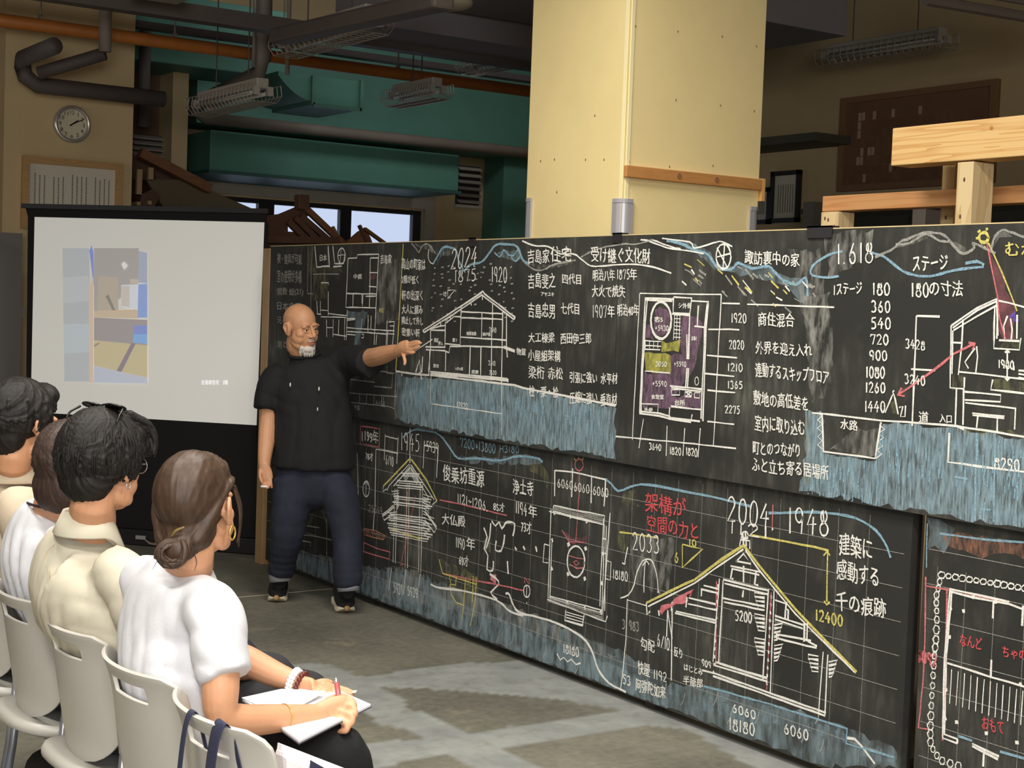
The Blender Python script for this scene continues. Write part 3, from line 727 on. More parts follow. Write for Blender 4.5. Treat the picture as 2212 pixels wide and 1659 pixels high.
q_ = spx(304, 1161, .075); MB().prism([q_ + dv * .035 + [0, 0, .012], q_ - dv * .035 + [0, 0, .012], q_ - dv * .035 - [0, 0, .012], q_ + dv * .035 - [0, 0, .012]], nv * .003).build('case_label', mat('case_label', (150, 150, 150), .5), ps)
MB().bar(SC(.8, .1, -.05), SC(.8, 2.14, -.05), .03, .03, (0, 1, 0)).build('lift_arm', m_metal, ps)
# projected picture: light thrown on the cloth by the projector
pics = [((135, 536), (193, 536), (195, 824), (139, 824), (196, 202, 206)), ((203, 536), (300, 536), (300, 612), (203, 690), (184, 179, 174)),
 ((136, 600), (191, 596), (192, 650), (136, 655), (206, 212, 214)), ((137, 700), (192, 700), (193, 760), (138, 764), (204, 214, 220)),
 ((193, 542), (198, 530), (202, 545), (203, 620), (140, 156, 236)), ((192, 620), (202, 600), (202, 826), (193, 826), (232, 208, 184)),
 ((300, 542), (318, 546), (318, 612), (299, 610), (180, 190, 212)), ((212, 596), (254, 600), (256, 672), (210, 672), (200, 188, 168)),
 ((228, 640), (234, 636), (250, 672), (244, 672), (150, 142, 136)), ((203, 672), (297, 668), (300, 688), (203, 686), (222, 200, 172)),
 ((262, 616), (299, 614), (298, 670), (261, 662), (236, 240, 250)), ((262, 618), (280, 617), (280, 664), (262, 661), (222, 214, 206)), ((281, 603), (299, 604), (299, 613), (281, 612), (214, 204, 184)),
 ((299, 614), (318, 613), (318, 686), (297, 686), (152, 178, 240)), ((203, 686), (318, 691), (318, 746), (203, 735), (172, 164, 164)),
 ((290, 703), (318, 703), (318, 722), (289, 722), (140, 158, 232)), ((289, 722), (318, 722), (318, 743), (287, 740), (140, 190, 248)),
 ((203, 735), (318, 746), (318, 816), (203, 790), (216, 202, 160)), ((284, 741), (293, 742), (262, 804), (252, 801), (150, 138, 150)), ((203, 745), (216, 739), (214, 743), (203, 750), (166, 152, 146)),
 ((203, 790), (318, 816), (318, 828), (203, 826), (206, 212, 230)), ((262, 570), (268, 565), (276, 574), (268, 583), (255, 255, 246))]
pm = MB(); pmats = []
for i, q in enumerate(pics):
    pm.cur = i; pmats.append(mat('projected_light_%d' % i, tuple(.85 * c + .15 * 196 for c in q[4]), .8, emit=.30))
    pm.add([spx(x, y, .0084 + .0003 * i) for x, y in q[:4]], [(0, 1, 2, 3)])
pm.build('projected_picture', pmats, ps)
V, F = text_mesh('吉島家住宅　2階'); lo, hi = V.min(0), V.max(0); cap = MB()
cap.add([spx(435 + 57 * (v[0] - lo[0]) / (hi[0] - lo[0]), 831 - 10 * (v[1] - lo[1]) / (hi[1] - lo[1]), .0095) for v in V], F)
cap.build('projected_caption', mat('projected_white', (250, 250, 255), .8, emit=.5), ps)
# ------------------------------------------------------------------ blackboards with chalk drawings
BX, ZB0 = 3.845, .035                       # face of the lower boards
BU = BX - .022                              # the upper boards stand a little proud
m_board = bpy.data.materials.new('blackboard_surface'); m_board.use_nodes = True
def _board():
    nt = m_board.node_tree; N = nt.nodes; L = nt.links; b = N['Principled BSDF']
    tc = N.new('ShaderNodeTexCoord')
    def nz(sc, st, det=5):
        mp = N.new('ShaderNodeMapping'); mp.inputs['Scale'].default_value = st; L.new(tc.outputs['Object'], mp.inputs[0])
        n = N.new('ShaderNodeTexNoise'); n.inputs['Scale'].default_value = sc; n.inputs['Detail'].default_value = det; n.inputs['Roughness'].default_value = .6
        L.new(mp.outputs[0], n.inputs[0]); return n.outputs['Fac']
    def rp(s, p0, v0, p1, v1):
        r = N.new('ShaderNodeMapRange'); L.new(s, r.inputs[0])
        for i, v in enumerate((p0, p1, v0, v1)): r.inputs[1 + i].default_value = v
        return r.outputs[0]
    a = rp(nz(2.2, (1, 1, 1)), .42, 0, .75, 1)
    c = rp(nz(7, (1, 4, .8)), .45, 0, .8, 1)
    mx = N.new('ShaderNodeMath'); mx.operation = 'MULTIPLY_ADD'; L.new(a, mx.inputs[0]); L.new(c, mx.inputs[1]); mx.inputs[2].default_value = 0
    ad = N.new('ShaderNodeMath'); ad.operation = 'ADD'; L.new(mx.outputs[0], ad.inputs[0])
    sm = N.new('ShaderNodeMath'); sm.operation = 'MULTIPLY'; L.new(a, sm.inputs[0]); sm.inputs[1].default_value = .22; L.new(sm.outputs[0], ad.inputs[1])
    m = N.new('ShaderNodeMix'); m.data_type = 'RGBA'; L.new(ad.outputs[0], m.inputs[0])
    m.inputs[6].default_value = lin((47, 47, 44)); m.inputs[7].default_value = lin((104, 104, 96))
    L.new(m.outputs[2], b.inputs['Base Color']); b.inputs['Roughness'].default_value = .75; b.inputs['Specular IOR Level'].default_value = .25
_board()
def chalk(name, rgb, lo=.30, hi=.62, amin=.35, amax=1.0, scale=160, st=(1, 1, 1)):
    if name in MATS: return MATS[name]
    m = bpy.data.materials.new(name); m.use_nodes = True; nt = m.node_tree; N = nt.nodes; L = nt.links; b = N['Principled BSDF']
    b.inputs['Base Color'].default_value = lin(rgb); b.inputs['Roughness'].default_value = .95; b.inputs['Specular IOR Level'].default_value = .1
    tc = N.new('ShaderNodeTexCoord'); mp = N.new('ShaderNodeMapping'); mp.inputs['Scale'].default_value = st; L.new(tc.outputs['Object'], mp.inputs[0])
    n = N.new('ShaderNodeTexNoise'); n.inputs['Scale'].default_value = scale; n.inputs['Detail'].default_value = 5; n.inputs['Roughness'].default_value = .65; L.new(mp.outputs[0], n.inputs[0])
    r = N.new('ShaderNodeMapRange'); L.new(n.outputs['Fac'], r.inputs[0])
    for i, v in enumerate((lo, hi, amin, amax)): r.inputs[1 + i].default_value = v
    L.new(r.outputs[0], b.inputs['Alpha'])
    MATS[name] = m; return m
CH = dict(w=chalk('white_chalk', (236, 234, 226), .28, .55, .6), y=chalk('yellow_chalk', (226, 214, 122)), p=chalk('pink_chalk', (222, 128, 132)), r=chalk('red_chalk', (222, 92, 96)),
          b=chalk('blue_chalk', (146, 182, 200)), g=chalk('faint_chalk', (190, 188, 180), .35, .7, .3, .85), o=chalk('orange_chalk', (200, 140, 110)), v=chalk('violet_chalk', (110, 92, 200)))
WASH = dict(b=chalk('blue_hatching', (160, 184, 194), .38, .66, .14, .8, 13, (1, 9, 1.1)), b2=chalk('blue_rubbing', (150, 178, 192), .44, .72, .0, .6, 16, (1, 2.6, 1)),
            bl=chalk('pale_blue_dust', (160, 182, 190), .38, .75, .06, .55, 8, (1, 3, 1)), w=chalk('white_dust', (200, 198, 190), .42, .8, .0, .5, 9, (1, 3, 1)),
            v=chalk('purple_rubbing', (150, 118, 142), .38, .70, .15, .75, 22, (1, 2.2, 1)), y=chalk('yellow_rubbing', (186, 180, 92), .34, .66, .3, .9, 24, (1, 2.2, 1)),
            yl=chalk('pale_yellow_dust', (160, 158, 112), .42, .78, .0, .5, 16, (1, 2, 1)), o=chalk('brown_dust', (176, 126, 104), .38, .72, .0, .7, 18, (1, 3, 1)), p=chalk('pink_rubbing', (222, 132, 140), .3, .6, .4, .95, 24), pd=chalk('dark_pink_dust', (150, 96, 104), .34, .7, .1, .7, 16))
STROKES = {}   # board -> colour -> MB
BOARDS = {}
def layer(board, kind, col):
    return STROKES.setdefault(board, {}).setdefault((kind, col), MB())
rj = random.Random(11)
def yat(px, py, x): return on_x(px, py, x)[1]
ZM, ZT = .981, on_x(1100, 516.5, BU)[2]
yL = yat(583, 860, BX)
LIM = {'U1': (yat(864, 700, BU), yL), 'U2': (yat(1330, 740, BU), yat(864, 700, BU)), 'U3': (1.9, yat(1330, 740, BU)), 'L1': (yat(1960, 1375, BX), yL), 'L2': (1.9, yat(1987, 1375, BX))}
def PXB(board, px, py, off):
    p = on_x(px, py, (BU if board[0] == 'U' else BX) - off)
    y0, y1 = (1.9, yL) if board[0] == 'U' else LIM[board]; z0, z1 = (ZM, ZT) if board[0] == 'U' else (ZB0, ZM - .002)
    p[1] = min(max(p[1], y0 + .006), y1 - .006); p[2] = min(max(p[2], z0 + .006), z1 - .006)     # nothing is drawn past the board edge
    return p
def ribbon(board, pts, col='w', w=5.5, kind='drawing', closed=False, smooth=0, off=None):
    """chalk line on a board; pts in photo pixels are laid on the board plane, w in millimetres"""
    off = off or {'drawing': .0016, 'writing': .0022, 'grid': .0012}[kind] + rj.random() * .0003
    pts = [tuple(p) for p in pts]
    if closed: pts = pts + [pts[0]]
    if smooth: pts = catmull(np.array([(x, y, 0) for x, y in pts]), smooth)[:, :2].tolist()
    P = [PXB(board, x, y, off) for x, y in pts]
    Q = [P[0]]
    for a, b in zip(P[:-1], P[1:]):
        n = max(1, int(np.linalg.norm(b - a) / .05))
        for i in range(1, n + 1): Q.append(a + (b - a) * i / n)
    Q = np.array(Q); n = len(Q)
    if n < 2: return
    T = np.zeros_like(Q); T[1:-1] = Q[2:] - Q[:-2]; T[0] = Q[1] - Q[0]; T[-1] = Q[-1] - Q[-2]
    T /= np.maximum(np.linalg.norm(T, axis=1), 1e-9)[:, None]
    N_ = np.stack([np.zeros(n), -T[:, 2], T[:, 1]], 1)
    V = []
    for i in range(n):
        h = w * .00058 * (.75 + .5 * rj.random()); d = N_[i] * (rj.random() - .5) * .0018
        V += [Q[i] + d + N_[i] * h, Q[i] + d - N_[i] * h]
    layer(board, kind, col).add(V, [(2 * i, 2 * i + 1, 2 * i + 3, 2 * i + 2) for i in range(n - 1)])
def rib(board, data, col='w', w=5.5, kind='drawing', **k):
    for p in data: ribbon(board, p, col, w, kind, **k)
def wash(board, poly, col, jit=.0):
    """rubbed chalk area; finely divided edge so it is ragged"""
    P = [PXB(board, x, y, .0006 + rj.random() * .0004) for x, y in poly]
    Q = []
    for a, b in zip(P, P[1:] + P[:1]):
        n = max(1, int(np.linalg.norm(b - a) / .03))
        for i in range(n):
            q = a + (b - a) * i / n
            q[1] += (rj.random() - .5) * .02; q[2] += (rj.random() - .5) * .02
            y0, y1 = (1.9, yL) if board[0] == 'U' else LIM[board]; z0, z1 = (ZM, ZT) if board[0] == 'U' else (ZB0, ZM - .002)
            q[1] = min(max(q[1], y0 + .003), y1 - .003); q[2] = min(max(q[2], z0 + .003), z1 - .003); Q.append(q)
    x0 = Q[0][0]
    for q in Q: q[0] = x0
    layer(board, 'shading', col).add(Q, [tuple(range(len(Q)))])
# hand-drawn figures (unit box, y down)
def _arc(cx, cy, rx, ry, a0, a1, n=9):
    return [(cx + rx * math.cos(math.radians(a0 + (a1 - a0) * i / n)), cy + ry * math.sin(math.radians(a0 + (a1 - a0) * i / n))) for i in range(n + 1)]
FIG = {'0': [_arc(.5, .5, .42, .5, -100, 262, 16)], '1': [[(.5, 0), (.45, 1)]],
 '2': [_arc(.45, .26, .38, .26, 190, 380, 8) + [(.1, .98), (.95, .94)]],
 '3': [_arc(.42, .24, .36, .24, 200, 430, 9) + _arc(.42, .73, .44, .27, 285, 500, 9)],
 '4': [[(.62, 0), (.02, .62), (.98, .58)], [(.68, .3), (.6, 1)]],
 '5': [[(.9, .02), (.25, .04), (.2, .42)] + _arc(.42, .68, .45, .31, 250, 490, 9)],
 '6': [[(.6, 0), (.18, .5)] + _arc(.46, .72, .34, .28, 190, 540, 12)],
 '7': [[(.05, .25), (.08, .05), (.92, .03), (.5, 1)]],
 '8': [_arc(.5, .25, .32, .25, -60, 250, 10) + _arc(.5, .75, .42, .25, -90, 270, 12)],
 '9': [_arc(.45, .28, .36, .28, 0, 360, 12) + [(.7, 1)]],
 '.': [[(.3, .92), (.4, 1.0)]], ',': [[(.3, .92), (.2, 1.1)]], '/': [[(.9, 0), (.1, 1)]], '×': [[(.2, .4), (.8, .8)], [(.8, .4), (.2, .8)]], '+': [[(.1, .5), (.9, .5)], [(.5, .2), (.5, .8)]],
 '~': [[(.05, .55), (.3, .4), (.6, .6), (.95, .45)]], '-': [[(.1, .5), (.9, .5)]], ':': [[(.45, .3), (.5, .36)], [(.45, .75), (.5, .82)]], 'H': [[(.1, 0), (.08, 1)], [(.9, 0), (.88, 1)], [(.1, .5), (.9, .5)]], 'N': [[(.1, 1), (.1, 0), (.9, 1), (.9, 0)]], ' ': []}
def word(board, s, x0, y0, x1, y1, h, col='w', w=5, slant=0):
    """writing whose top edge runs (x0,y0)-(x1,y1) in the photo, height h pixels"""
    if all(c in FIG for c in s):
        wd_ = [.45 if c in '1.,:' else 1. for c in s]; tot = sum(wd_) + .28 * (len(s) - 1); u = 0
        for c, k in zip(s, wd_):
            for st in FIG[c]:
                pts = []
                for (a, b) in st:
                    t = (u + a * k) / tot
                    pts.append((x0 + (x1 - x0) * t - slant * b, y0 + (y1 - y0) * t + h * b))
                ribbon(board, pts, col, w, 'writing')
            u += k + .28
        return
    V, F = text_mesh(s); lo, hi = V.min(0), V.max(0)
    out = []
    ph = rj.random() * 9
    for v in V:
        a = (v[0] - lo[0]) / (hi[0] - lo[0]); b = (hi[1] - v[1]) / (hi[1] - lo[1])
        a2 = a + .006 * math.sin(b * 5 + a * 17 + ph); b2 = b + .05 * math.sin(a * 11 + ph) * (1 if len(s) > 1 else 0)
        out.append(PXB(board, x0 + (x1 - x0) * a2 - slant * b, y0 + (y1 - y0) * a2 + h * b2, .0023))
    L_ = layer(board, 'writing', col); L_.add(out, F)
    L_.add([(p[0] - .0003, p[1] + .0014, p[2] + .0009) for p in out], F)

# ------------------------------------------------ upper left board
U1, U2, U3, L1, L2 = 'U1', 'U2', 'U3', 'L1', 'L2'
for s, y, x1, h in (('襖・建具が可能', 548, 652, 22), ('室の使用が多様', 583, 652, 28), ('間数 総(21)', 622, 655, 18), ('日本の座', 652, 650, 18), ('元々の形', 684, 640, 16), ('用と美', 736, 632, 16)):
    word(U1, s, 599, y, x1, y + (x1 - 600) * .01, h, 'g', 4)
rib(U1, [[(666, 530), (664, 632)], [(675, 532), (672, 588), (672, 634)], [(664, 634), (676, 635)], [(676, 592), (732, 592)], [(708, 532), (709, 578)], [(672, 590), (671, 700)]], 'g', 5)
rib(U1, [[(680, 530), (684, 577), (692, 577), (696, 575), (711, 575)], [(709, 531), (712, 577)], [(719, 531), (723, 570), (742, 569), (745, 550)], [(720, 576), (738, 575)]], 'w', 8)
ribbon(U1, [(738 + 8 * math.cos(t * .5), 553 + 17 * math.sin(t * .5)) for t in range(14)], 'w', 6); rib(U1, [[(737, 536), (734, 569)], [(729, 552), (745, 550)]], 'w', 4)
word(U1, '日本', 691, 550, 706, 550, 14, 'w', 4)
wash(U1, [(667, 532), (680, 532), (684, 578), (742, 577), (744, 588), (667, 592)], 'yl'); wash(U1, [(676, 592), (710, 592), (706, 640), (676, 650)], 'yl'); wash(U1, [(820, 560), (868, 560), (862, 690), (812, 700)], 'w')
rib(U1, [[(752, 558), (771, 557), (772, 550), (818, 549)], [(752, 558), (747, 664), (812, 665)], [(818, 549), (812, 665), (811, 690)], [(749, 634), (813, 635)], [(800, 557), (798, 664)], [(800, 557), (817, 557)], [(798, 589), (815, 589)], [(797, 619), (813, 620)], [(763, 635), (762, 664)], [(782, 635), (782, 656)], [(784, 635), (783, 662)], [(790, 640), (812, 640), (812, 636)]], 'w', 6)
for i in range(4): wash(U1, [(800, 590 + i * 2), (813, 590), (812, 606), (799, 606)], 'pd') if i == 0 else None
word(U1, '吉島家', 822, 550, 846, 550, 20, 'w', 4); word(U1, '中庭', 764, 592, 782, 592, 11, 'w', 4); word(U1, '松', 819, 665, 829, 666, 10, 'y', 4)
rib(U1, [[(694, 614), (694, 611), (710, 611), (710, 616)], [(709, 630), (709, 680)], [(684, 650), (686, 678)], [(692, 650), (692, 678)], [(693, 670), (709, 671), (709, 682)], [(685, 678), (694, 679), (693, 684), (748, 686)], [(705, 690), (706, 728)], [(720, 690), (719, 728)], [(706, 708), (720, 708)], [(732, 690), (731, 722)], [(745, 688), (744, 735)], [(720, 722), (748, 726)], [(750, 670), (748, 735)], [(709, 677), (749, 682)]], 'w', 5)
rib(U1, [[(750, 688), (768, 688), (767, 690), (750, 692)], [(782, 688), (780, 710), (794, 712), (796, 690)], [(748, 708), (852, 715)], [(750, 716), (852, 722)], [(750, 722), (768, 724)], [(795, 680), (795, 718)], [(802, 682), (801, 710)], [(811, 690), (808, 745)], [(836, 693), (834, 745)], [(840, 695), (852, 695), (850, 716)], [(842, 704), (852, 704)], [(838, 716), (836, 745)], [(850, 716), (848, 745)], [(796, 719), (836, 722)], [(814, 723), (812, 745)], [(782, 722), (786, 722), (785, 730), (781, 730)]], 'w', 5)
wash(U1, [(749, 671), (796, 671), (790, 690), (780, 712), (778, 745), (766, 745), (768, 690), (749, 682)], 'bl')
rib(U1, [[(810, 800), (852, 806)], [(836, 790), (835, 806), (849, 808), (846, 838), (808, 834)], [(744, 818), (810, 826)], [(745, 800), (744, 870)], [(760, 802), (758, 822)], [(790, 800), (789, 824)], [(744, 848), (858, 857)], [(746, 868), (840, 878), (853, 883), (856, 900)], [(777, 850), (776, 872)], [(792, 852), (791, 874)], [(808, 854), (807, 876)], [(825, 855), (824, 878)], [(829, 856), (828, 878)]], 'g', 5)
word(U1, '6455', 812, 864, 832, 868, 11, 'g', 4); word(U1, '平面', 765, 875, 777, 877, 10, 'g', 4)
# ------------------------------------------------ upper middle board: section of the merchant house
ribbon(U2, [(871, 527), (865, 640), (855, 800)], 'y', 7); ribbon(U2, [(855, 800), (853, 880)], 'g', 8)
for s, y, x1, h in (('高山の町家は', 557, 919, 25), ('2階が低く', 594, 904, 18), ('軒の出深く', 626, 913, 22), ('大人に親み', 658, 913, 20), ('隣止して外し', 684, 914, 17), ('密集い軒', 708, 907, 18)):
    word(U2, s, 868, y, x1, y + 2, h, 'w', 4)
rib(U2, [[(889, 526), (898, 536), (905, 545), (912, 532), (924, 527), (940, 546)]], 'g', 6, smooth=3)
wash(U2, [(888, 527), (925, 526), (945, 545), (975, 540), (985, 530), (985, 552), (945, 552), (934, 547)], 'w')
rib(U2, [[(926, 538), (925, 555), (929, 566), (936, 570)]], 'w', 5, smooth=3)
rib(U2, [[(936, 570), (946, 552), (957, 535), (970, 534), (985, 540), (990, 560), (999, 580), (1003, 584), (1018, 571), (1040, 566), (1058, 545), (1068, 532), (1080, 527), (1098, 528), (1112, 530), (1122, 540), (1130, 562), (1144, 570)]], 'b', 10, smooth=3)
rib(U2, [[(1068, 546), (1080, 555), (1088, 540), (1098, 550), (1110, 552), (1118, 540), (1124, 552), (1114, 564), (1104, 556)]], 'b', 7, smooth=3)
wash(U2, [(1070, 545), (1095, 540), (1120, 538), (1125, 560), (1108, 562), (1085, 556)], 'bl'); wash(U2, [(936, 568), (958, 534), (972, 533), (950, 560), (942, 574)], 'b2')
word(U2, '2024', 977, 539, 1032, 531, 44, 'w', 6, 4); word(U2, '1875', 982, 584, 1028, 580, 26, 'w', 5); word(U2, '1920', 1062, 576, 1095, 578, 33, 'w', 5)
word(U2, ':', 1036, 580, 1042, 580, 24, 'w', 5)
rd = random.Random(2)
for i in range(12):
    for j in range(9):
        x = 934 + i * 15.5 + rd.uniform(-4, 4); y = 575 + j * 14.5 + rd.uniform(-5, 5)
        if y < 650 + abs(x - 1040) * .8 and rd.random() < .8: ribbon(U2, [(x, y), (x + 3 + rd.random() * 3, y - 1)], 'g', 6)
rib(U2, [[(967, 627), (983, 626), (967, 645), (967, 627)]], 'w', 5); word(U2, '10', 957, 630, 964, 631, 9, 'w', 3)
rib(U2, [[(913, 714), (975, 675), (1040, 632), (1043, 629), (1046, 634), (1113, 686)], [(916, 718), (978, 680), (1041, 637), (1110, 690)], [(913, 714), (916, 718)], [(1113, 686), (1110, 690)]], 'w', 7)
rib(U2, [[(930, 712), (930, 752), (926, 800), (927, 812)], [(931, 711), (951, 704), (962, 703)], [(931, 713), (961, 714)], [(962, 695), (961, 750), (929, 750)], [(964, 697), (981, 684), (995, 684)], [(996, 668), (994, 745), (961, 742)], [(996, 673), (1087, 678)], [(997, 686), (1086, 690)], [(1042, 636), (1042, 648)], [(1041, 675), (1040, 729)], [(1064, 656), (1064, 690), (1062, 730), (1061, 822)], [(1086, 674), (1085, 735), (1083, 828)], [(1094, 678), (1094, 748), (1096, 772)], [(994, 728), (1095, 735)], [(996, 660), (996, 672)], [(952, 697), (952, 706)], [(973, 680), (973, 690)], [(1018, 655), (1018, 660)]], 'w', 6)
rib(U2, [[(920, 755), (960, 758), (970, 762), (972, 748), (1016, 748), (1088, 750)], [(919, 749), (962, 750)], [(928, 755), (928, 800)], [(963, 760), (962, 802)], [(1016, 748), (1014, 808)], [(1039, 750), (1038, 810)], [(1084, 750), (1112, 760)], [(886, 764), (914, 747), (934, 733)], [(1088, 748), (1112, 757)]], 'w', 6)
rib(U2, [[(855, 802), (905, 809), (926, 810)], [(868, 806), (868, 812)], [(909, 810), (911, 820)], [(898, 804), (906, 778), (909, 805), (905, 806)], [(929, 803), (1096, 818)], [(930, 807), (1097, 822)], [(1097, 818), (1097, 826)], [(929, 810), (1111, 832), (1130, 838), (1330, 876)], [(913, 770), (911, 805)]], 'w', 8)
rib(U2, [[(931, 810), (930, 872), (1084, 894)], [(1084, 826), (1084, 940)]], 'w', 4)
wash(U2, [(872, 812), (905, 813), (928, 814), (1098, 830), (1120, 838), (1330, 878), (1327, 987), (1240, 976), (1100, 952), (880, 915), (866, 908)], 'b'); wash(U2, [(856, 806), (872, 812), (868, 908), (854, 905)], 'bl')
wash(U2, [(880, 820), (1320, 890), (1318, 970), (880, 905)], 'b2')
for t in range(90):
    x = rd.uniform(875, 1322); yt = 816 + max(0, x - 905) * .145; y0 = yt + rd.uniform(0, 50); ribbon(U2, [(x, y0), (x + rd.uniform(-2, 1), y0 + rd.uniform(14, 34))], 'b', 4)
for s, x0, y, x1, h in (('部屋', 938, 730, 947, 9), ('押入', 947, 737, 957, 9), ('廊下', 978, 730, 988, 9), ('物置部屋', 1008, 716, 1029, 8), ('納戸部', 1043, 718, 1060, 8), ('見世', 936, 786, 948, 8), ('つぎの間', 983, 793, 1000, 7), ('座敷', 1019, 799, 1034, 8)):
    word(U2, s, x0, y, x1, y + 1, h, 'w', 3)
for s, x0, y, h in (('2840', 1057, 707, 11), ('2610', 1055, 779, 10), ('2620', 1057, 800, 9)): word(U2, s, x0, y, x0 + 15, y + 1, h, 'w', 3)
word(U2, '12922', 987, 868, 1010, 872, 13, 'w', 4)
rib(U2, [[(1006, 922), (1007, 906), (1018, 908), (1018, 926)], [(1219, 898), (1230, 900), (1232, 918)]], 'b', 4)
for s, x0, y0, x1, h, w in (('吉島家', 1140, 538, 1187, 31, 5), ('住宅', 1190, 533, 1234, 33, 5), ('受け継ぐ文化財', 1277, 534, 1405, 33, 5), ('吉島斐之', 1141, 590, 1200, 33, 5), ('四代目', 1215, 592, 1255, 22, 5), ('アヤユキ', 1169, 631, 1197, 9, 3), ('明治八年', 1281, 582, 1328, 25, 4), ('1875', 1333, 582, 1360, 21, 4), ('年', 1361, 580, 1376, 25, 4),
    ('大火で焼失', 1279, 616, 1351, 26, 4), ('吉島忠男', 1141, 655, 1199, 32, 5), ('七代目', 1212, 655, 1251, 24, 5), ('1907', 1280, 659, 1311, 27, 4), ('年', 1313, 659, 1328, 27, 4), ('明治40年', 1334, 657, 1380, 26, 4),
    ('大工棟梁', 1142, 718, 1198, 22, 4), ('西田伊三郎', 1211, 719, 1277, 24, 4), ('小屋組架構', 1141, 756, 1211, 24, 4), ('梁桁', 1142, 791, 1176, 27, 4), ('赤松', 1184, 794, 1216, 26, 4), ('引張に強い', 1231, 804, 1290, 24, 4), ('水平材', 1298, 806, 1334, 24, 4), ('柱・栗・桧', 1143, 834, 1206, 24, 4), ('圧縮に強い', 1231, 846, 1290, 26, 4), ('垂直材', 1297, 850, 1333, 27, 4), ('物置', 1116, 752, 1136, 15, 3)):
    word(U2, s, x0, y0, x1, y0 + (x1 - x0) * .015, h, 'w', w)
rib(U2, [[(1128, 520), (1155, 531), (1185, 533), (1210, 548), (1240, 549), (1258, 562), (1275, 574), (1300, 575), (1345, 571), (1400, 574), (1450, 590)]], 'w', 6, smooth=4)
rib(U2, [[(1122, 545), (1132, 566), (1150, 580), (1170, 584), (1200, 570), (1244, 562)], [(1180, 582), (1190, 574), (1230, 565)], [(1254, 556), (1280, 542), (1310, 533), (1350, 527), (1372, 528), (1410, 518)]], 'g', 6, smooth=3)
wash(U2, [(1140, 570), (1180, 575), (1245, 562), (1200, 576), (1165, 584)], 'w')
# ------------------------------------------------ upper right board: small house on a slope
rib(U3, [[(1384, 518), (1400, 520), (1440, 535), (1475, 540), (1520, 548)], [(1410, 518), (1425, 524), (1452, 534), (1470, 537)], [(1430, 515), (1490, 523), (1500, 536), (1540, 525), (1560, 522), (1582, 533)]], 'w', 5, smooth=3)
rib(U3, [[(1440, 520), (1470, 526), (1500, 540), (1530, 550), (1550, 578), (1580, 582), (1595, 568), (1625, 580), (1660, 575), (1675, 590), (1690, 604), (1720, 615), (1740, 600), (1745, 640)]], 'b', 9, smooth=3)
wash(U3, [(1440, 516), (1500, 522), (1555, 570), (1590, 570), (1680, 585), (1740, 610), (1740, 660), (1690, 612), (1590, 590), (1545, 582), (1500, 545)], 'bl')
ribbon(U3, [(1563 + 16 * math.cos(t * .42), 554 + 27 * math.sin(t * .42)) for t in range(16)], 'w', 6)
rib(U3, [[(1565, 529), (1562, 582)], [(1549, 555), (1577, 548)], [(1549, 535), (1572, 580)]], 'w', 5)
word(U3, '諏訪裏中の家', 1609, 540, 1727, 547, 30, 'w', 5)
for i in range(46):
    x = rd.uniform(1470, 1775); y = 560 + (x - 1470) * .22 + rd.uniform(-15, 55); l = rd.uniform(8, 26)
    ribbon(U3, [(x, y), (x + l * .7, y + l * rd.uniform(.3, 1.0))], rd.choice('gggwy'), rd.uniform(3, 7))
wash(U3, [(1700, 540), (1770, 540), (1790, 700), (1760, 760), (1725, 640)], 'w'); wash(U3, [(1735, 640), (1790, 630), (1800, 830), (1755, 880)], 'w')
rib(U3, [[(1382, 634), (1558, 636)], [(1382, 634), (1366, 950)], [(1558, 636), (1541, 965)], [(1390, 905), (1380, 968)], [(1441, 920), (1439, 985)], [(1479, 925), (1475, 985)], [(1513, 925), (1508, 988)]], 'w', 4)
for t in range(16): wash(U3, [(0, 0), (0, 0)], 'w') if False else None
rib(U3, [[(1393, 644), (1455, 646)], [(1395, 648), (1452, 650)], [(1493, 650), (1528, 652), (1527, 660), (1522, 708), (1520, 780), (1517, 832), (1514, 905)], [(1530, 650), (1530, 660), (1525, 712), (1523, 780), (1518, 910)], [(1394, 645), (1391, 700), (1388, 762), (1386, 795), (1382, 893)], [(1398, 648), (1394, 700), (1391, 760), (1388, 800), (1385, 893)], [(1381, 893), (1424, 898), (1448, 905)], [(1383, 889), (1424, 893), (1448, 900)], [(1447, 880), (1445, 905), (1492, 912), (1495, 895)], [(1449, 878), (1514, 885)], [(1445, 902), (1512, 910)], [(1455, 642), (1494, 644), (1490, 678), (1454, 676), (1455, 642)], [(1452, 678), (1490, 682), (1486, 776)], [(1447, 833), (1516, 841)], [(1450, 838), (1514, 846)], [(1484, 795), (1481, 838)], [(1487, 795), (1485, 838)], [(1484, 722), (1484, 776)], [(1489, 722), (1488, 776)], [(1509, 660), (1506, 705)], [(1500, 704), (1524, 707)]], 'w', 6)
ribbon(U3, [(1428 + 22 * math.cos(t * .35), 692 + 40 * math.sin(t * .35)) for t in range(19)], 'w', 9)
wash(U3, [(1412, 665), (1444, 665), (1446, 715), (1432, 728), (1414, 720)], 'v'); wash(U3, [(1471, 684), (1506, 684), (1520, 700), (1500, 800), (1470, 840), (1448, 880), (1388, 880), (1390, 806), (1446, 806), (1450, 770), (1472, 765)], 'v'); wash(U3, [(1392, 706), (1405, 706), (1414, 732), (1392, 735)], 'v'); wash(U3, [(1490, 850), (1514, 850), (1512, 882), (1450, 878), (1455, 860)], 'v')
wash(U3, [(1428, 738), (1467, 738), (1465, 762), (1426, 762)], 'y'); wash(U3, [(1394, 763), (1447, 766), (1446, 804), (1393, 800)], 'y')
for i in range(7): ribbon(U3, [(1456, 680 + i * 8), (1470, 681 + i * 8)], 'w', 3)
for i in range(3): ribbon(U3, [(1457 + i * 6, 680), (1455 + i * 6, 734)], 'w', 3)
for i in range(4): rib(U3, [[(1394 + i * 9, 736), (1394 + i * 9, 752)]], 'w', 3)
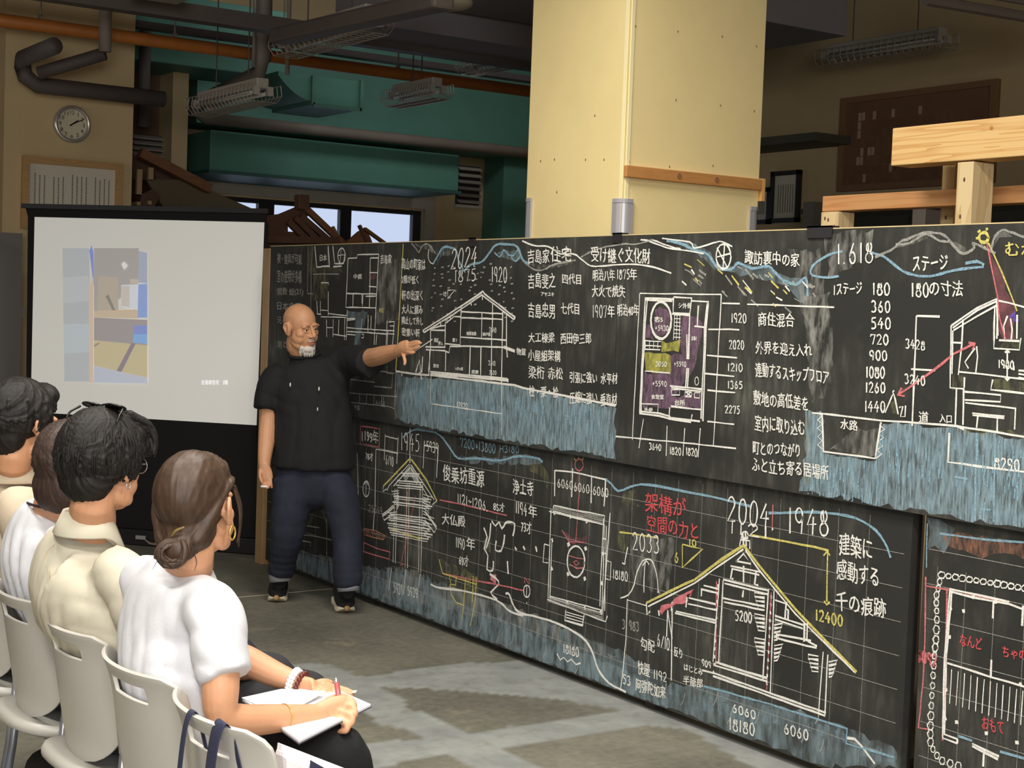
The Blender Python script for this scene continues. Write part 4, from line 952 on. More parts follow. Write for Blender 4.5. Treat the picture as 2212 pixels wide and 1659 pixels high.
rib(U3, [[(1393, 736), (1428, 738)], [(1393, 746), (1428, 748)], [(1392, 754), (1426, 756)], [(1450, 842), (1468, 842), (1468, 853), (1451, 853), (1450, 842)], [(1480, 846), (1494, 847), (1493, 857), (1480, 857), (1480, 846)], [(1500, 848), (1512, 849), (1511, 860), (1500, 859), (1500, 848)], [(1384, 872), (1422, 873), (1421, 894)], [(1481, 846), (1493, 857)], [(1493, 847), (1481, 857)], [(1447, 806), (1393, 801)]], 'w', 4)
ribbon(U3, [(1505 + 4 * math.cos(t * .5), 823 + 9 * math.sin(t * .5)) for t in range(14)], 'w', 3)
for s, x0, y, x1, h in (('客5', 1414, 684, 1432, 12), ('+5930', 1415, 703, 1444, 11), ('3050', 1416, 781, 1440, 10), ('+5590', 1456, 781, 1482, 10), ('+5590', 1409, 823, 1440, 11), ('食堂室', 1407, 852, 1434, 10), ('台所', 1458, 863, 1480, 13), ('外便', 1392, 880, 1410, 11), ('シ外便', 1466, 654, 1494, 12), ('床', 1494, 726, 1506, 10)): word(U3, s, x0, y, x1, y + 1, h, 'w', 3)
for s, x0, y, h in (('1920', 1580, 677, 20), ('2020', 1575, 735, 19), ('1210', 1572, 785, 17), ('1365', 1572, 823, 16), ('2275', 1566, 876, 17)): word(U3, s, x0, y, x0 + 32, y + 1, h, 'w', 4)
rib(U3, [[(1560, 655), (1598, 656)], [(1614, 657), (1700, 660), (1802, 664)], [(1530, 711), (1597, 712)], [(1527, 767), (1592, 773)], [(1522, 807), (1586, 813)], [(1528, 843), (1588, 848)], [(1528, 910), (1586, 917)], [(1330, 943), (1440, 953), (1540, 963), (1590, 969)]], 'w', 5)
word(U3, '3640', 1402, 957, 1428, 960, 14, 'w', 4); word(U3, '1820', 1447, 965, 1471, 968, 16, 'w', 4); word(U3, '1820', 1482, 966, 1506, 970, 17, 'w', 4)
for s, x0, y0, x1, y1, h in (('商住混合', 1638, 674, 1716, 678, 30), ('外界を迎え入れ', 1633, 736, 1754, 744, 28), ('連動するスキップフロア', 1632, 783, 1790, 799, 32), ('敷地の高低差を', 1628, 844, 1746, 856, 32), ('室内に取り込む', 1631, 895, 1738, 908, 35), ('町とのつながり', 1627, 952, 1728, 958, 30), ('ふと立ち寄る居場所', 1624, 988, 1790, 1004, 32)):
    word(U3, s, x0, y0, x1, y1, h, 'w', 5)
word(U3, '1.618', 1808, 527, 1886, 523, 44, 'w', 5); word(U3, '1ステージ', 1802, 612, 1862, 610, 26, 'w', 5)
for s, x0, x1, y, h in (('180', 1885, 1922, 611, 26), ('360', 1882, 1923, 650, 24), ('540', 1881, 1924, 686, 24), ('720', 1880, 1919, 722, 22), ('900', 1878, 1916, 757, 21), ('1080', 1871, 1911, 792, 24), ('1260', 1870, 1912, 826, 22), ('1440', 1868, 1912, 866, 24)): word(U3, s, x0, y, x1, y + 1, h, 'w', 5)
word(U3, 'ステージ', 1972, 553, 2047, 550, 34, 'w', 5); word(U3, '180', 1969, 611, 2006, 612, 30, 'w', 5); word(U3, 'の寸法', 2008, 604, 2080, 608, 34, 'w', 5)
rib(U3, [[(1820, 543), (1790, 550), (1755, 575), (1755, 595), (1790, 599), (1812, 596)], [(1880, 545), (1910, 555), (1950, 585), (1985, 596), (2020, 595), (2060, 584), (2125, 576)], [(2085, 569), (2110, 565), (2126, 572)]], 'b', 8, smooth=3)
rib(U3, [[(1890, 555), (1925, 540), (1945, 522), (1960, 517), (1990, 504), (2010, 502), (2040, 508), (2060, 530), (2080, 548), (2105, 535), (2100, 525), (2120, 532), (2150, 548)], [(1935, 528), (1965, 525), (2000, 505), (2030, 520), (2050, 522)], [(2140, 540), (2150, 510), (2165, 497), (2180, 500), (2212, 512)]], 'g', 7, smooth=3)
wash(U3, [(1930, 530), (1990, 504), (2000, 512), (1960, 530)], 'w'); wash(U3, [(2050, 522), (2105, 535), (2085, 550)], 'w'); wash(U3, [(2142, 535), (2150, 508), (2180, 498), (2190, 505), (2160, 515)], 'w'); wash(U3, [(1780, 500), (1890, 500), (1880, 560), (1790, 600)], 'w')
ribbon(U3, [(2125 + 10 * math.cos(t * .5), 513 + 11 * math.sin(t * .5)) for t in range(14)], 'y', 9); rib(U3, [[(2112, 502), (2118, 498)], [(2130, 497), (2134, 493)], [(2108, 515), (2114, 514)], [(2126, 532), (2128, 536)]], 'y', 7)
rib(U3, [[(2135, 524), (2165, 590), (2185, 640), (2197, 672)]], 'y', 5); rib(U3, [[(2132, 526), (2140, 570), (2155, 640), (2158, 680), (2172, 735)]], 'p', 5)
wash(U3, [(2136, 530), (2170, 600), (2190, 660), (2190, 735), (2165, 735), (2158, 680), (2142, 580)], 'pd')
word(U3, 'むね', 2172, 524, 2240, 524, 30, 'y', 7)
rib(U3, [[(2055, 703), (2110, 665), (2153, 645)], [(2058, 708), (2112, 670), (2155, 650)], [(2060, 714), (2112, 682), (2152, 660)], [(2055, 703), (2052, 838), (2083, 840)], [(2080, 690), (2078, 745), (2070, 810)], [(2055, 740), (2078, 741)], [(2058, 714), (2056, 808)], [(2153, 645), (2155, 725)], [(2149, 664), (2147, 735)], [(2155, 660), (2153, 732)], [(2148, 727), (2147, 752), (2202, 756), (2205, 730)], [(2157, 650), (2180, 654), (2220, 665)], [(2158, 735), (2202, 737)], [(2197, 680), (2196, 732)], [(2070, 803), (2120, 808), (2150, 812), (2216, 820)], [(2083, 815), (2083, 838)], [(2145, 820), (2140, 842), (2216, 850)], [(2066, 838), (2063, 920), (2082, 928)], [(2082, 840), (2080, 918)], [(2084, 846), (2162, 853), (2161, 868), (2084, 864)], [(2085, 870), (2194, 882), (2192, 928)], [(2100, 892), (2170, 900), (2169, 904), (2101, 897)], [(2112, 898), (2110, 924)], [(2155, 903), (2154, 932)], [(2200, 800), (2216, 802)], [(2200, 808), (2216, 810)], [(2200, 816), (2216, 818)]], 'w', 5)
rib(U3, [[(2109, 748), (2112, 770), (2108, 805)], [(2106, 752), (2084, 782), (2092, 796)], [(2176, 682), (2168, 705), (2170, 732)], [(2183, 688), (2186, 712), (2184, 733)], [(2190, 790), (2190, 800)], [(2176, 758), (2176, 820)], [(2171, 762), (2176, 756), (2181, 762)], [(2171, 816), (2176, 822), (2181, 816)]], 'w', 5)
rib(U3, [[(2183, 686), (2192, 676), (2190, 690), (2200, 694)]], 'v', 8)
wash(U3, [(2055, 808), (2082, 810), (2080, 838), (2054, 836)], 'yl'); wash(U3, [(2147, 822), (2216, 828), (2216, 846), (2143, 840)], 'yl'); wash(U3, [(2160, 738), (2200, 740), (2198, 754), (2158, 752)], 'yl'); wash(U3, [(2065, 922), (2216, 936), (2216, 944), (2066, 932)], 'yl')
rib(U3, [[(1940, 853), (2010, 805), (2060, 765), (2106, 742)], [(2092, 740), (2107, 742), (2100, 755)], [(1948, 838), (1939, 853), (1954, 856)]], 'p', 7)
rib(U3, [[(1912, 892), (1925, 860), (1930, 850), (1934, 862), (1940, 895)], [(1928, 848), (1931, 843)], [(1942, 880), (1950, 878), (1945, 900), (1955, 900), (1956, 876)]], 'w', 5); wash(U3, [(1922, 868), (1934, 866), (1938, 895), (1926, 895)], 'yl')
word(U3, '3428', 1956, 732, 1998, 737, 20, 'w', 4); word(U3, '3240', 1954, 808, 1998, 813, 20, 'w', 4); word(U3, '1980', 2157, 777, 2190, 780, 18, 'w', 4); word(U3, '8290', 2148, 988, 2202, 994, 24, 'w', 4)
rib(U3, [[(1980, 682), (1975, 800), (1970, 920)], [(1980, 682), (2030, 684)], [(1968, 797), (2020, 800)], [(1754, 892), (1775, 893), (1903, 909), (1960, 912), (2064, 920), (2216, 944)], [(1776, 893), (1779, 975), (1890, 990), (1903, 912)], [(2051, 935), (2048, 998), (2150, 1012), (2216, 1019)]], 'w', 6)
z_ = [(1768, 893)]
for i in range(9): z_.append(((1776, 1766)[i % 2], 898 + i * 9))
ribbon(U3, z_, 'w', 4); z_ = [(1903, 912)]
for i in range(9): z_.append(((1900 - i, 1912 - i)[i % 2], 918 + i * 9))
ribbon(U3, z_, 'w', 4)
word(U3, '水路', 1816, 905, 1853, 910, 22, 'w', 5); word(U3, '道', 1985, 888, 2006, 890, 26, 'w', 5); word(U3, '入口', 2030, 894, 2056, 897, 18, 'w', 5)
wash(U3, [(1740, 888), (1776, 894), (1779, 977), (1890, 992), (1905, 914), (2064, 922), (2216, 948), (2216, 1142), (2100, 1125), (1900, 1090), (1730, 1060), (1738, 980)], 'b'); wash(U3, [(1742, 900), (1775, 900), (1778, 980), (1890, 996), (1910, 920), (2210, 952), (2210, 1135), (1740, 1055)], 'b2'); wash(U3, [(1740, 888), (1755, 890), (1750, 1040), (1734, 1040)], 'yl'); wash(U3, [(1850, 925), (1900, 930), (1890, 985), (1785, 970)], 'w')
for t in range(120):
    x = rd.uniform(1745, 2212); yt = 990 if x < 1900 else 925 + (x - 1900) * .09; y0 = yt + rd.uniform(0, 110); ribbon(U3, [(x, y0), (x + rd.uniform(-3, 1), y0 + rd.uniform(12, 34))], 'b', 3.5)
rib(U3, [[(2110, 935), (2106, 1125)], [(2150, 945), (2146, 1128)], [(2062, 1030), (2090, 1035)], [(2190, 985), (2184, 1000), (2200, 1003), (2196, 988)], [(2120, 1100), (2140, 1102)], [(2128, 1085), (2124, 1125)]], 'b', 5)
# ------------------------------------------------ lower left boards: two temple halls
def Lz(y, z, off=.001): return (BX - off, y, z)
g = layer(L1, 'grid', 'g')
def gl(a, b, w=2.2):
    g.add([(BX - .0012, a[0] - (w / 2000 if a[0] == b[0] else 0), a[1] - (w / 2000 if a[0] != b[0] else 0)), (BX - .0012, b[0] - (w / 2000 if a[0] == b[0] else 0), b[1] - (w / 2000 if a[0] != b[0] else 0)), (BX - .0012, b[0] + (w / 2000 if a[0] == b[0] else 0), b[1] + (w / 2000 if a[0] != b[0] else 0)), (BX - .0012, a[0] + (w / 2000 if a[0] == b[0] else 0), a[1] + (w / 2000 if a[0] != b[0] else 0))], [(0, 1, 2, 3)])
for z in np.arange(.16, .93, .113): gl((LIM['L1'][0] + .03, z), (LIM['L1'][1] - .01, z))
for y in np.arange(3.5, LIM['L1'][1] - .05, .142): gl((y, .10), (y, .95), 1.6)
wash(L1, [(640, 1190), (700, 1202), (790, 1222), (960, 1262), (1090, 1308), (1330, 1400), (1440, 1470), (1440, 1530), (1330, 1495), (1080, 1396), (960, 1350), (770, 1278), (640, 1230)], 'bl')
wash(L1, [(640, 1195), (790, 1240), (960, 1290), (1100, 1345), (1330, 1440), (1440, 1490), (1440, 1530), (1080, 1396), (640, 1228)], 'bl')
wash(L1, [(830, 1222), (930, 1245), (940, 1300), (910, 1325), (850, 1300)], 'b2'); wash(L1, [(1440, 1478), (1520, 1480), (1760, 1545), (1940, 1620), (1940, 1655), (1780, 1655), (1440, 1530)], 'bl')
for poly in ([(1446, 1478), (1482, 1482), (1478, 1508), (1446, 1500)], [(1520, 1482), (1575, 1496), (1570, 1520), (1518, 1506)], [(1640, 1525), (1690, 1540), (1685, 1570), (1640, 1556)], [(1740, 1550), (1830, 1585), (1830, 1605), (1740, 1580)], [(1500, 1500), (1640, 1540), (1630, 1560), (1500, 1530)], [(1840, 1600), (1945, 1635), (1945, 1655), (1840, 1630)]): wash(L1, poly, 'b2')
wash(L1, [(830, 1222), (900, 1230), (930, 1262), (1030, 1280), (1130, 1318), (1260, 1370), (1330, 1420), (1240, 1400), (1080, 1340), (830, 1290)], 'w')
rib(L1, [[(650, 1155), (680, 1158), (716, 1166)], [(652, 1168), (672, 1172), (670, 1180)], [(705, 1095), (706, 1200)], [(697, 1098), (704, 1130), (714, 1115)], [(660, 1135), (690, 1140)]], 'g', 6); word(L1, '6178', 694, 1198, 716, 1204, 16, 'g', 4); wash(L1, [(664, 1110), (678, 1112), (672, 1140), (660, 1138)], 'yl')
rib(L1, [[(779, 920), (820, 926), (819, 966), (778, 958), (779, 920)]], 'p', 5); word(L1, '1199年', 782, 926, 817, 932, 28, 'w', 5)
word(L1, '78才', 790, 976, 806, 978, 18, 'w', 4)
rib(L1, [[(812, 970), (832, 973), (860, 980)], [(812, 970), (810, 1090), (806, 1145)], [(832, 942), (858, 948)], [(832, 938), (830, 994)], [(860, 945), (857, 1002)], [(772, 980), (774, 1100)], [(917, 952), (914, 1012)], [(947, 962), (943, 1032)], [(917, 962), (947, 968)], [(886, 920), (885, 1000)]], 'w', 5)
word(L1, '6/10', 833, 982, 850, 988, 20, 'w', 4); word(L1, '1945', 866, 934, 906, 938, 38, 'w', 5); word(L1, '5939', 921, 952, 947, 958, 22, 'w', 4)
rib(L1, [[(870, 945), (890, 930), (920, 925), (950, 940), (970, 965), (990, 990), (1030, 990), (1080, 995), (1120, 985), (1160, 990), (1172, 998)]], 'b', 9, smooth=3)
wash(L1, [(990, 985), (1080, 990), (1130, 980), (1172, 990), (1170, 1004), (1080, 1000), (1000, 998)], 'bl'); wash(L1, [(1140, 1000), (1172, 1002), (1185, 1030), (1190, 1062), (1170, 1030), (1144, 1020)], 'yl')
word(L1, '7200×13800', 994, 945, 1070, 960, 20, 'b', 4); word(L1, 'H3180', 1080, 962, 1121, 964, 15, 'b', 4)
ribbon(L1, [(791 + 7 * math.cos(t * .5), 1056 + 17 * math.sin(t * .5)) for t in range(14)], 'w', 5); rib(L1, [[(791, 1038), (790, 1074)], [(787, 1046), (791, 1038), (795, 1048)]], 'w', 4)
word(L1, '25549', 796, 1090, 826, 1096, 16, 'g', 4)
rib(L1, [[(786, 1142), (810, 1146), (834, 1158), (828, 1166), (788, 1156), (786, 1142)]], 'o', 5); rib(L1, [[(786, 1172), (812, 1184), (843, 1193), (840, 1208), (812, 1200), (786, 1192), (786, 1172)]], 'p', 5); wash(L1, [(788, 1143), (832, 1157), (828, 1165), (789, 1154)], 'o')
# the two-tiered gate tower
rib(L1, [[(884, 992), (828, 1050)], [(888, 992), (920, 1035), (944, 1082)]], 'y', 9); rib(L1, [[(886, 985), (886, 1000)], [(828, 1050), (827, 1062), (835, 1056)], [(944, 1082), (934, 1090)]], 'w', 5)
rib(L1, [[(884, 1002), (840, 1050), (836, 1060)], [(886, 1010), (850, 1050)], [(888, 1004), (938, 1080)], [(888, 1012), (926, 1076)]], 'w', 5)
for (xa, xb, y, k) in ((866, 906, 1022, .05), (858, 912, 1038, .08), (856, 914, 1048, .08), (850, 926, 1072, .10), (848, 934, 1084, .12), (842, 920, 1110, .12), (836, 926, 1118, .14), (836, 930, 1130, .14), (838, 934, 1140, .16), (842, 926, 1150, .18)):
    ribbon(L1, [(xa, y), (xb, y + (xb - xa) * k)], 'w', 6); ribbon(L1, [(xa + 3, y + 5), (xb - 3, y + 5 + (xb - xa) * k)], 'w', 4)
for s in range(7):
    ribbon(L1, [(846 + s * 2, 1062 + s * 5), (862, 1060 + s * 5), (858, 1070 + s * 5)], 'w', 4); ribbon(L1, [(914, 1068 + s * 6), (934 - s * 2, 1074 + s * 6), (926, 1080 + s * 6)], 'w', 4)
    ribbon(L1, [(836 + s * 3, 1108 + s * 6), (856, 1106 + s * 6)], 'w', 4); ribbon(L1, [(914, 1110 + s * 7), (938 - s * 2, 1120 + s * 7)], 'w', 4)
for a in range(6): ribbon(L1, [(886, 1004 + a * 4), (870 + a, 1026 + a * 3)], 'w', 3); ribbon(L1, [(887, 1004 + a * 4), (906 - a, 1032 + a * 3)], 'w', 3)
rib(L1, [[(852, 1095), (826, 1116), (830, 1124), (848, 1112)], [(920, 1108), (943, 1142), (938, 1150), (918, 1124)], [(826, 1112), (850, 1092)], [(918, 1104), (943, 1138)]], 'w', 6)
for x in (853, 858, 879, 884, 908, 913): ribbon(L1, [(x, 1045 if x > 870 else 1056), (x - 4, 1215 + (x - 853) * .38)], 'w', 4)
ribbon(L1, [(880, 1062), (875, 1228)], 'o', 6); ribbon(L1, [(898, 1070), (868, 1210), (865, 1222), (872, 1218)], 'p', 4); ribbon(L1, [(846, 1143), (908, 1164)], 'y', 7)
word(L1, '5939', 850, 1258, 870, 1264, 22, 'w', 4); word(L1, '5939', 880, 1266, 902, 1272, 20, 'w', 4); rib(L1, [[(846, 1228), (840, 1275)], [(876, 1230), (872, 1285)], [(908, 1240), (900, 1292)]], 'w', 4); word(L1, '1515', 806, 1232, 820, 1236, 14, 'g', 3)
for s, x0, y0, x1, y1, h in (('俊乗坊重源', 957, 1004, 1046, 1016, 36), ('大仏殿', 955, 1108, 1005, 1116, 24), ('1190', 985, 1160, 1004, 1166, 22), ('年', 1008, 1160, 1026, 1164, 26), ('69才', 992, 1198, 1012, 1202, 24), ('浄土寺', 1108, 1034, 1152, 1040, 32), ('1194', 1114, 1082, 1138, 1090, 26), ('年', 1142, 1090, 1160, 1094, 26), ('73才', 1126, 1124, 1148, 1128, 26), ('1121~1206,', 988, 1066, 1054, 1084, 20), ('85才', 1066, 1084, 1090, 1088, 20)): word(L1, s, x0, y0, x1, y1, h, 'w', 5)
rib(L1, [[(950, 1080), (1000, 1090), (1040, 1100), (1095, 1114)], [(958, 1240), (1100, 1268), (1130, 1276)]], 'p', 6)
rib(L1, [[(1045, 1140), (1052, 1160), (1046, 1185), (1054, 1200), (1052, 1230), (1064, 1232), (1066, 1212)], [(1060, 1130), (1058, 1160), (1050, 1185)], [(1062, 1125), (1070, 1136), (1078, 1128), (1084, 1142), (1092, 1130), (1100, 1128), (1112, 1132), (1108, 1158)], [(1072, 1168), (1070, 1188), (1082, 1190), (1088, 1172), (1090, 1155)], [(1058, 1240), (1072, 1250), (1078, 1262), (1060, 1280), (1074, 1295)], [(1112, 1182), (1116, 1188)], [(1130, 1180), (1134, 1188)], [(1096, 1212), (1098, 1240)], [(1157, 1180), (1160, 1192)]], 'w', 9, smooth=2)
wash(L1, [(1044, 1165), (1062, 1165), (1062, 1195), (1046, 1195)], 'w'); wash(L1, [(1058, 1238), (1072, 1240), (1072, 1258), (1060, 1256)], 'p')
rib(L1, [[(948, 1208), (956, 1238), (990, 1250), (1028, 1262)], [(970, 1240), (974, 1262), (984, 1264), (986, 1244)], [(972, 1262), (975, 1285), (985, 1302), (1003, 1308)], [(1006, 1246), (1002, 1300), (998, 1336)], [(1030, 1248), (1026, 1300), (1016, 1352)], [(1022, 1244), (1020, 1300)]], 'y', 5)
wash(L1, [(948, 1208), (962, 1212), (1028, 1240), (1026, 1262), (958, 1240)], 'yl'); wash(L1, [(973, 1262), (1026, 1268), (1020, 1300), (1002, 1308), (984, 1300)], 'yl'); wash(L1, [(1004, 1245), (1030, 1248), (1022, 1320), (1010, 1330)], 'yl')
word(L1, 'N', 1132, 1247, 1144, 1250, 12, 'p', 5); ribbon(L1, [(1138 + 7 * math.cos(t * .5), 1277 + 13 * math.sin(t * .5)) for t in range(14)], 'w', 5); rib(L1, [[(1138, 1264), (1137, 1290)], [(1138, 1300), (1138, 1305)]], 'w', 4)
rib(L1, [[(930, 1262), (950, 1270), (1000, 1276), (1060, 1292), (1085, 1305), (1100, 1320), (1130, 1330)], [(1092, 1282), (1100, 1284), (1110, 1310), (1125, 1325), (1150, 1330), (1200, 1345), (1240, 1365), (1266, 1385), (1280, 1410), (1292, 1445), (1315, 1475), (1352, 1495)]], 'w', 9, smooth=3)
# plan of the square hall
rib(L1, [[(1198, 1016), (1198, 1072)], [(1198, 1016), (1240, 1020), (1280, 1030), (1308, 1036)], [(1237, 1012), (1235, 1074)], [(1278, 1030), (1277, 1087)], [(1308, 1036), (1305, 1094)]], 'w', 6)
for x, y in ((1204, 1034), (1240, 1042), (1281, 1050)): word(L1, '6060', x, y, x + 33, y + 6, 18, 'w', 4)
ribbon(L1, [(1251 + 9 * math.cos(t * .5), 1004 + 13 * math.sin(t * .5)) for t in range(14)], 'p', 5); rib(L1, [[(1251, 1018), (1251, 1075)]], 'p', 4); rib(L1, [[(1240, 990), (1244, 996)], [(1250, 984), (1250, 990)], [(1260, 988), (1258, 994)]], 'y', 4)
rib(L1, [[(1308, 1034), (1320, 1045), (1335, 1061), (1360, 1052), (1385, 1046), (1420, 1050), (1480, 1062), (1560, 1078), (1620, 1094)]], 'b', 8, smooth=2)
rib(L1, [[(1190, 1100), (1190, 1106), (1184, 1290), (1302, 1325), (1318, 1108)], [(1196, 1092), (1194, 1104), (1300, 1132)], [(1196, 1092), (1306, 1114), (1304, 1134)], [(1186, 1105), (1306, 1134), (1300, 1328)], [(1187, 1288), (1300, 1318)], [(1182, 1295), (1308, 1343), (1312, 1330)], [(1192, 1170), (1188, 1290)], [(1304, 1120), (1300, 1200), (1298, 1240), (1296, 1310)], [(1310, 1136), (1306, 1320)], [(1222, 1318), (1220, 1340), (1258, 1352), (1262, 1328)], [(1176, 1175), (1173, 1215), (1184, 1216)], [(1176, 1175), (1186, 1178)], [(1311, 1212), (1320, 1214), (1318, 1253), (1308, 1250)], [(1302, 1163), (1310, 1165)], [(1301, 1194), (1309, 1196)]], 'w', 5)
for i in range(4): ribbon(L1, [(1195, 1094 + i * 3), (1302, 1117 + i * 4)], 'g', 4); ribbon(L1, [(1184, 1290 + i * 3), (1304, 1326 + i * 4)], 'g', 4); ribbon(L1, [(1223, 1322 + i * 6), (1260, 1332 + i * 6)], 'w', 4)
ribbon(L1, [(1244 + 19 * math.cos(t * .36), 1213 + 34 * math.sin(t * .36)) for t in range(19)], 'w', 7)
for x, y in ((1227, 1176), (1264, 1185), (1226, 1240), (1262, 1250), (1196, 1108), (1231, 1116), (1266, 1126), (1192, 1167), (1191, 1228), (1300, 1196), (1299, 1260), (1224, 1301), (1262, 1314), (1297, 1323)): ribbon(L1, [(x, y - 4), (x + 2, y + 4)], 'w', 15 if 1200 < x < 1280 and 1170 < y < 1260 else 10)
rib(L1, [[(1228, 1200), (1245, 1205), (1261, 1208)], [(1230, 1218), (1246, 1228), (1260, 1226)], [(1239, 1214), (1245, 1211), (1251, 1217), (1244, 1221), (1239, 1214)], [(1250, 1075), (1244, 1170)], [(1214, 1145), (1230, 1170), (1262, 1172)]], 'p', 4); wash(L1, [(1214, 1145), (1236, 1168), (1262, 1155), (1270, 1158), (1268, 1175), (1226, 1174)], 'pd')
word(L1, '18180', 1324, 1230, 1356, 1236, 20, 'w', 4); word(L1, '18180', 1217, 1390, 1250, 1400, 20, 'w', 5); rib(L1, [[(1203, 1412), (1210, 1425), (1218, 1420), (1226, 1430), (1234, 1424), (1244, 1436), (1254, 1432)]], 'w', 6)
word(L1, '架構が', 1394, 1062, 1482, 1078, 42, 'r', 7); word(L1, '空間の力と', 1398, 1110, 1508, 1130, 38, 'r', 7)
word(L1, '2033', 1366, 1150, 1424, 1158, 38, 'w', 5)
rib(L1, [[(1340, 1292), (1358, 1285), (1370, 1262), (1376, 1235), (1388, 1212), (1400, 1208), (1410, 1214), (1418, 1240), (1422, 1275), (1424, 1280), (1420, 1278)], [(1394, 1214), (1391, 1250), (1391, 1280)], [(1356, 1182), (1350, 1210), (1350, 1218), (1344, 1216)], [(1388, 1222), (1396, 1212), (1402, 1220)]], 'w', 5, smooth=2)
wash(L1, [(1345, 1065), (1370, 1062), (1370, 1085), (1382, 1095), (1362, 1098), (1347, 1086)], 'yl'); wash(L1, [(1334, 1150), (1352, 1148), (1346, 1200), (1334, 1185)], 'yl'); wash(L1, [(1360, 1155), (1460, 1165), (1440, 1290), (1370, 1260)], 'w')
rib(L1, [[(1474, 1176), (1518, 1186), (1474, 1226), (1474, 1176)], [(1338, 1150), (1360, 1152), (1420, 1162)], [(1620, 1155), (1700, 1170), (1760, 1182), (1790, 1190)], [(1788, 1190), (1786, 1300)], [(1779, 1200), (1787, 1190), (1793, 1200)], [(1780, 1298), (1786, 1306), (1792, 1300)]], 'y', 6)
word(L1, '6', 1457, 1192, 1466, 1194, 22, 'y', 5); word(L1, '10', 1488, 1164, 1504, 1168, 13, 'y', 5); word(L1, '12400', 1762, 1316, 1820, 1330, 24, 'y', 6)
word(L1, '2004.', 1572, 1072, 1676, 1092, 54, 'w', 6, 2); word(L1, '1948', 1702, 1096, 1790, 1102, 56, 'w', 6); word(L1, '1121', 1576, 1126, 1660, 1138, 26, 'w', 6)
rib(L1, [[(1660, 1108), (1700, 1108), (1760, 1106), (1830, 1114), (1880, 1136), (1910, 1170), (1924, 1205)]], 'b', 8, smooth=3); rib(L1, [[(1670, 1090), (1668, 1148)]], 'p', 4)
word(L1, '建築に', 1813, 1150, 1884, 1164, 48, 'w', 6); word(L1, '感動する', 1808, 1208, 1898, 1226, 44, 'w', 6); word(L1, '千の痕跡', 1806, 1276, 1914, 1296, 42, 'w', 6)
# the large hall section
rib(L1, [[(1396, 1302), (1500, 1252), (1560, 1208), (1607, 1178)], [(1607, 1178), (1640, 1222), (1720, 1318), (1850, 1452)]], 'y', 10)
rib(L1, [[(1400, 1310), (1500, 1260), (1562, 1216), (1606, 1186)], [(1610, 1188), (1640, 1232), (1718, 1326), (1846, 1452)], [(1396, 1302), (1398, 1328), (1404, 1320)], [(1606, 1178), (1604, 1150), (1610, 1150), (1612, 1180)], [(1598, 1180), (1600, 1165), (1620, 1168), (1620, 1186)], [(1590, 1214), (1606, 1196), (1622, 1218), (1590, 1212)], [(1600, 1160), (1616, 1163)]], 'w', 6)
ribbon(L1, [(1609 + 7 * math.cos(t * .6), 1156 + 8 * math.sin(t * .6)) for t in range(12)], 'w', 5)
for xa, xb, ya, yb, y2 in ((1442, 1452, 1318, 1380, 1482), (1554, 1540, 1250, 1430, 0), (1562, 1552, 1254, 1434, 0), (1660, 1648, 1272, 1468, 0), (1672, 1664, 1276, 1500, 0), (1778, 1768, 1408, 1540, 0), (1788, 1782, 1414, 1544, 0)):
    ribbon(L1, [(xa, ya), (xb, yb)], 'w', 5)
rib(L1, [[(1442, 1318), (1440, 1376)], [(1452, 1314), (1450, 1470)]], 'w', 5); rib(L1, [[(1548, 1255), (1546, 1440)], [(1666, 1280), (1656, 1490)]], 'p', 4)
for (x0, y0, x1, y1) in ((1460, 1320, 1548, 1340), (1458, 1324, 1546, 1346), (1488, 1292, 1546, 1305), (1486, 1304, 1548, 1318), (1520, 1265, 1552, 1272), (1514, 1272, 1552, 1282), (1562, 1252, 1660, 1276), (1565, 1260, 1660, 1284), (1562, 1292, 1650, 1310), (1564, 1300, 1650, 1318), (1578, 1222, 1642, 1236), (1580, 1228, 1640, 1242), (1674, 1296, 1700, 1305), (1674, 1330, 1736, 1350), (1674, 1338, 1734, 1358), (1676, 1370, 1752, 1384), (1676, 1378, 1764, 1400), (1745, 1386, 1765, 1396)):
    ribbon(L1, [(x0, y0), (x1, y1)], 'w', 6)
for x, y, d in ((1640, 1284, -1), (1640, 1330, -1), (1640, 1382, -1), (1676, 1350, 1), (1676, 1395, 1), (1756, 1418, -1), (1794, 1430, 1)):
    for k in range(4): ribbon(L1, [(x + (12 if d < 0 else -4), y + k * 9), (x + d * (6 + (4 - k) * 2.5) + (6 if d < 0 else 0), y - 4 + k * 9), (x + d * (4 - k) * 2.5, y + 5 + k * 9), (x + (12 if d < 0 else -4), y + 6 + k * 9)], 'w', 4.5)
rib(L1, [[(1546, 1430), (1656, 1465), (1658, 1472), (1545, 1438), (1546, 1430)], [(1516, 1448), (1545, 1455), (1784, 1540), (1782, 1546), (1540, 1460)], [(1606, 1222), (1606, 1258)], [(1606, 1275), (1604, 1290)], [(1582, 1228), (1578, 1250), (1584, 1250)], [(1634, 1232), (1630, 1262), (1638, 1264)], [(1699, 1300), (1697, 1316)], [(1738, 1345), (1737, 1386)], [(1744, 1345), (1743, 1386)], [(1697, 1316), (1703, 1318), (1702, 1338), (1696, 1336), (1697, 1316)], [(1516, 1272), (1515, 1288)], [(1484, 1290), (1482, 1312)], [(1452, 1300), (1450, 1320)], [(1422, 1318), (1424, 1330)]], 'w', 7)
for y in range(1262, 1460, 17): ribbon(L1, [(1551 - (y - 1262) * .05, y), (1551 - (y - 1262) * .05, y + 7)], 'w', 7); ribbon(L1, [(1666 - (y - 1262) * .05, y + 24), (1666 - (y - 1262) * .05, y + 31)], 'w', 7)
wash(L1, [(1422, 1318), (1480, 1285), (1484, 1294), (1428, 1326)], 'p'); rib(L1, [[(1424, 1322), (1482, 1290)], [(1482, 1282), (1498, 1276), (1490, 1288)]], 'p', 9)
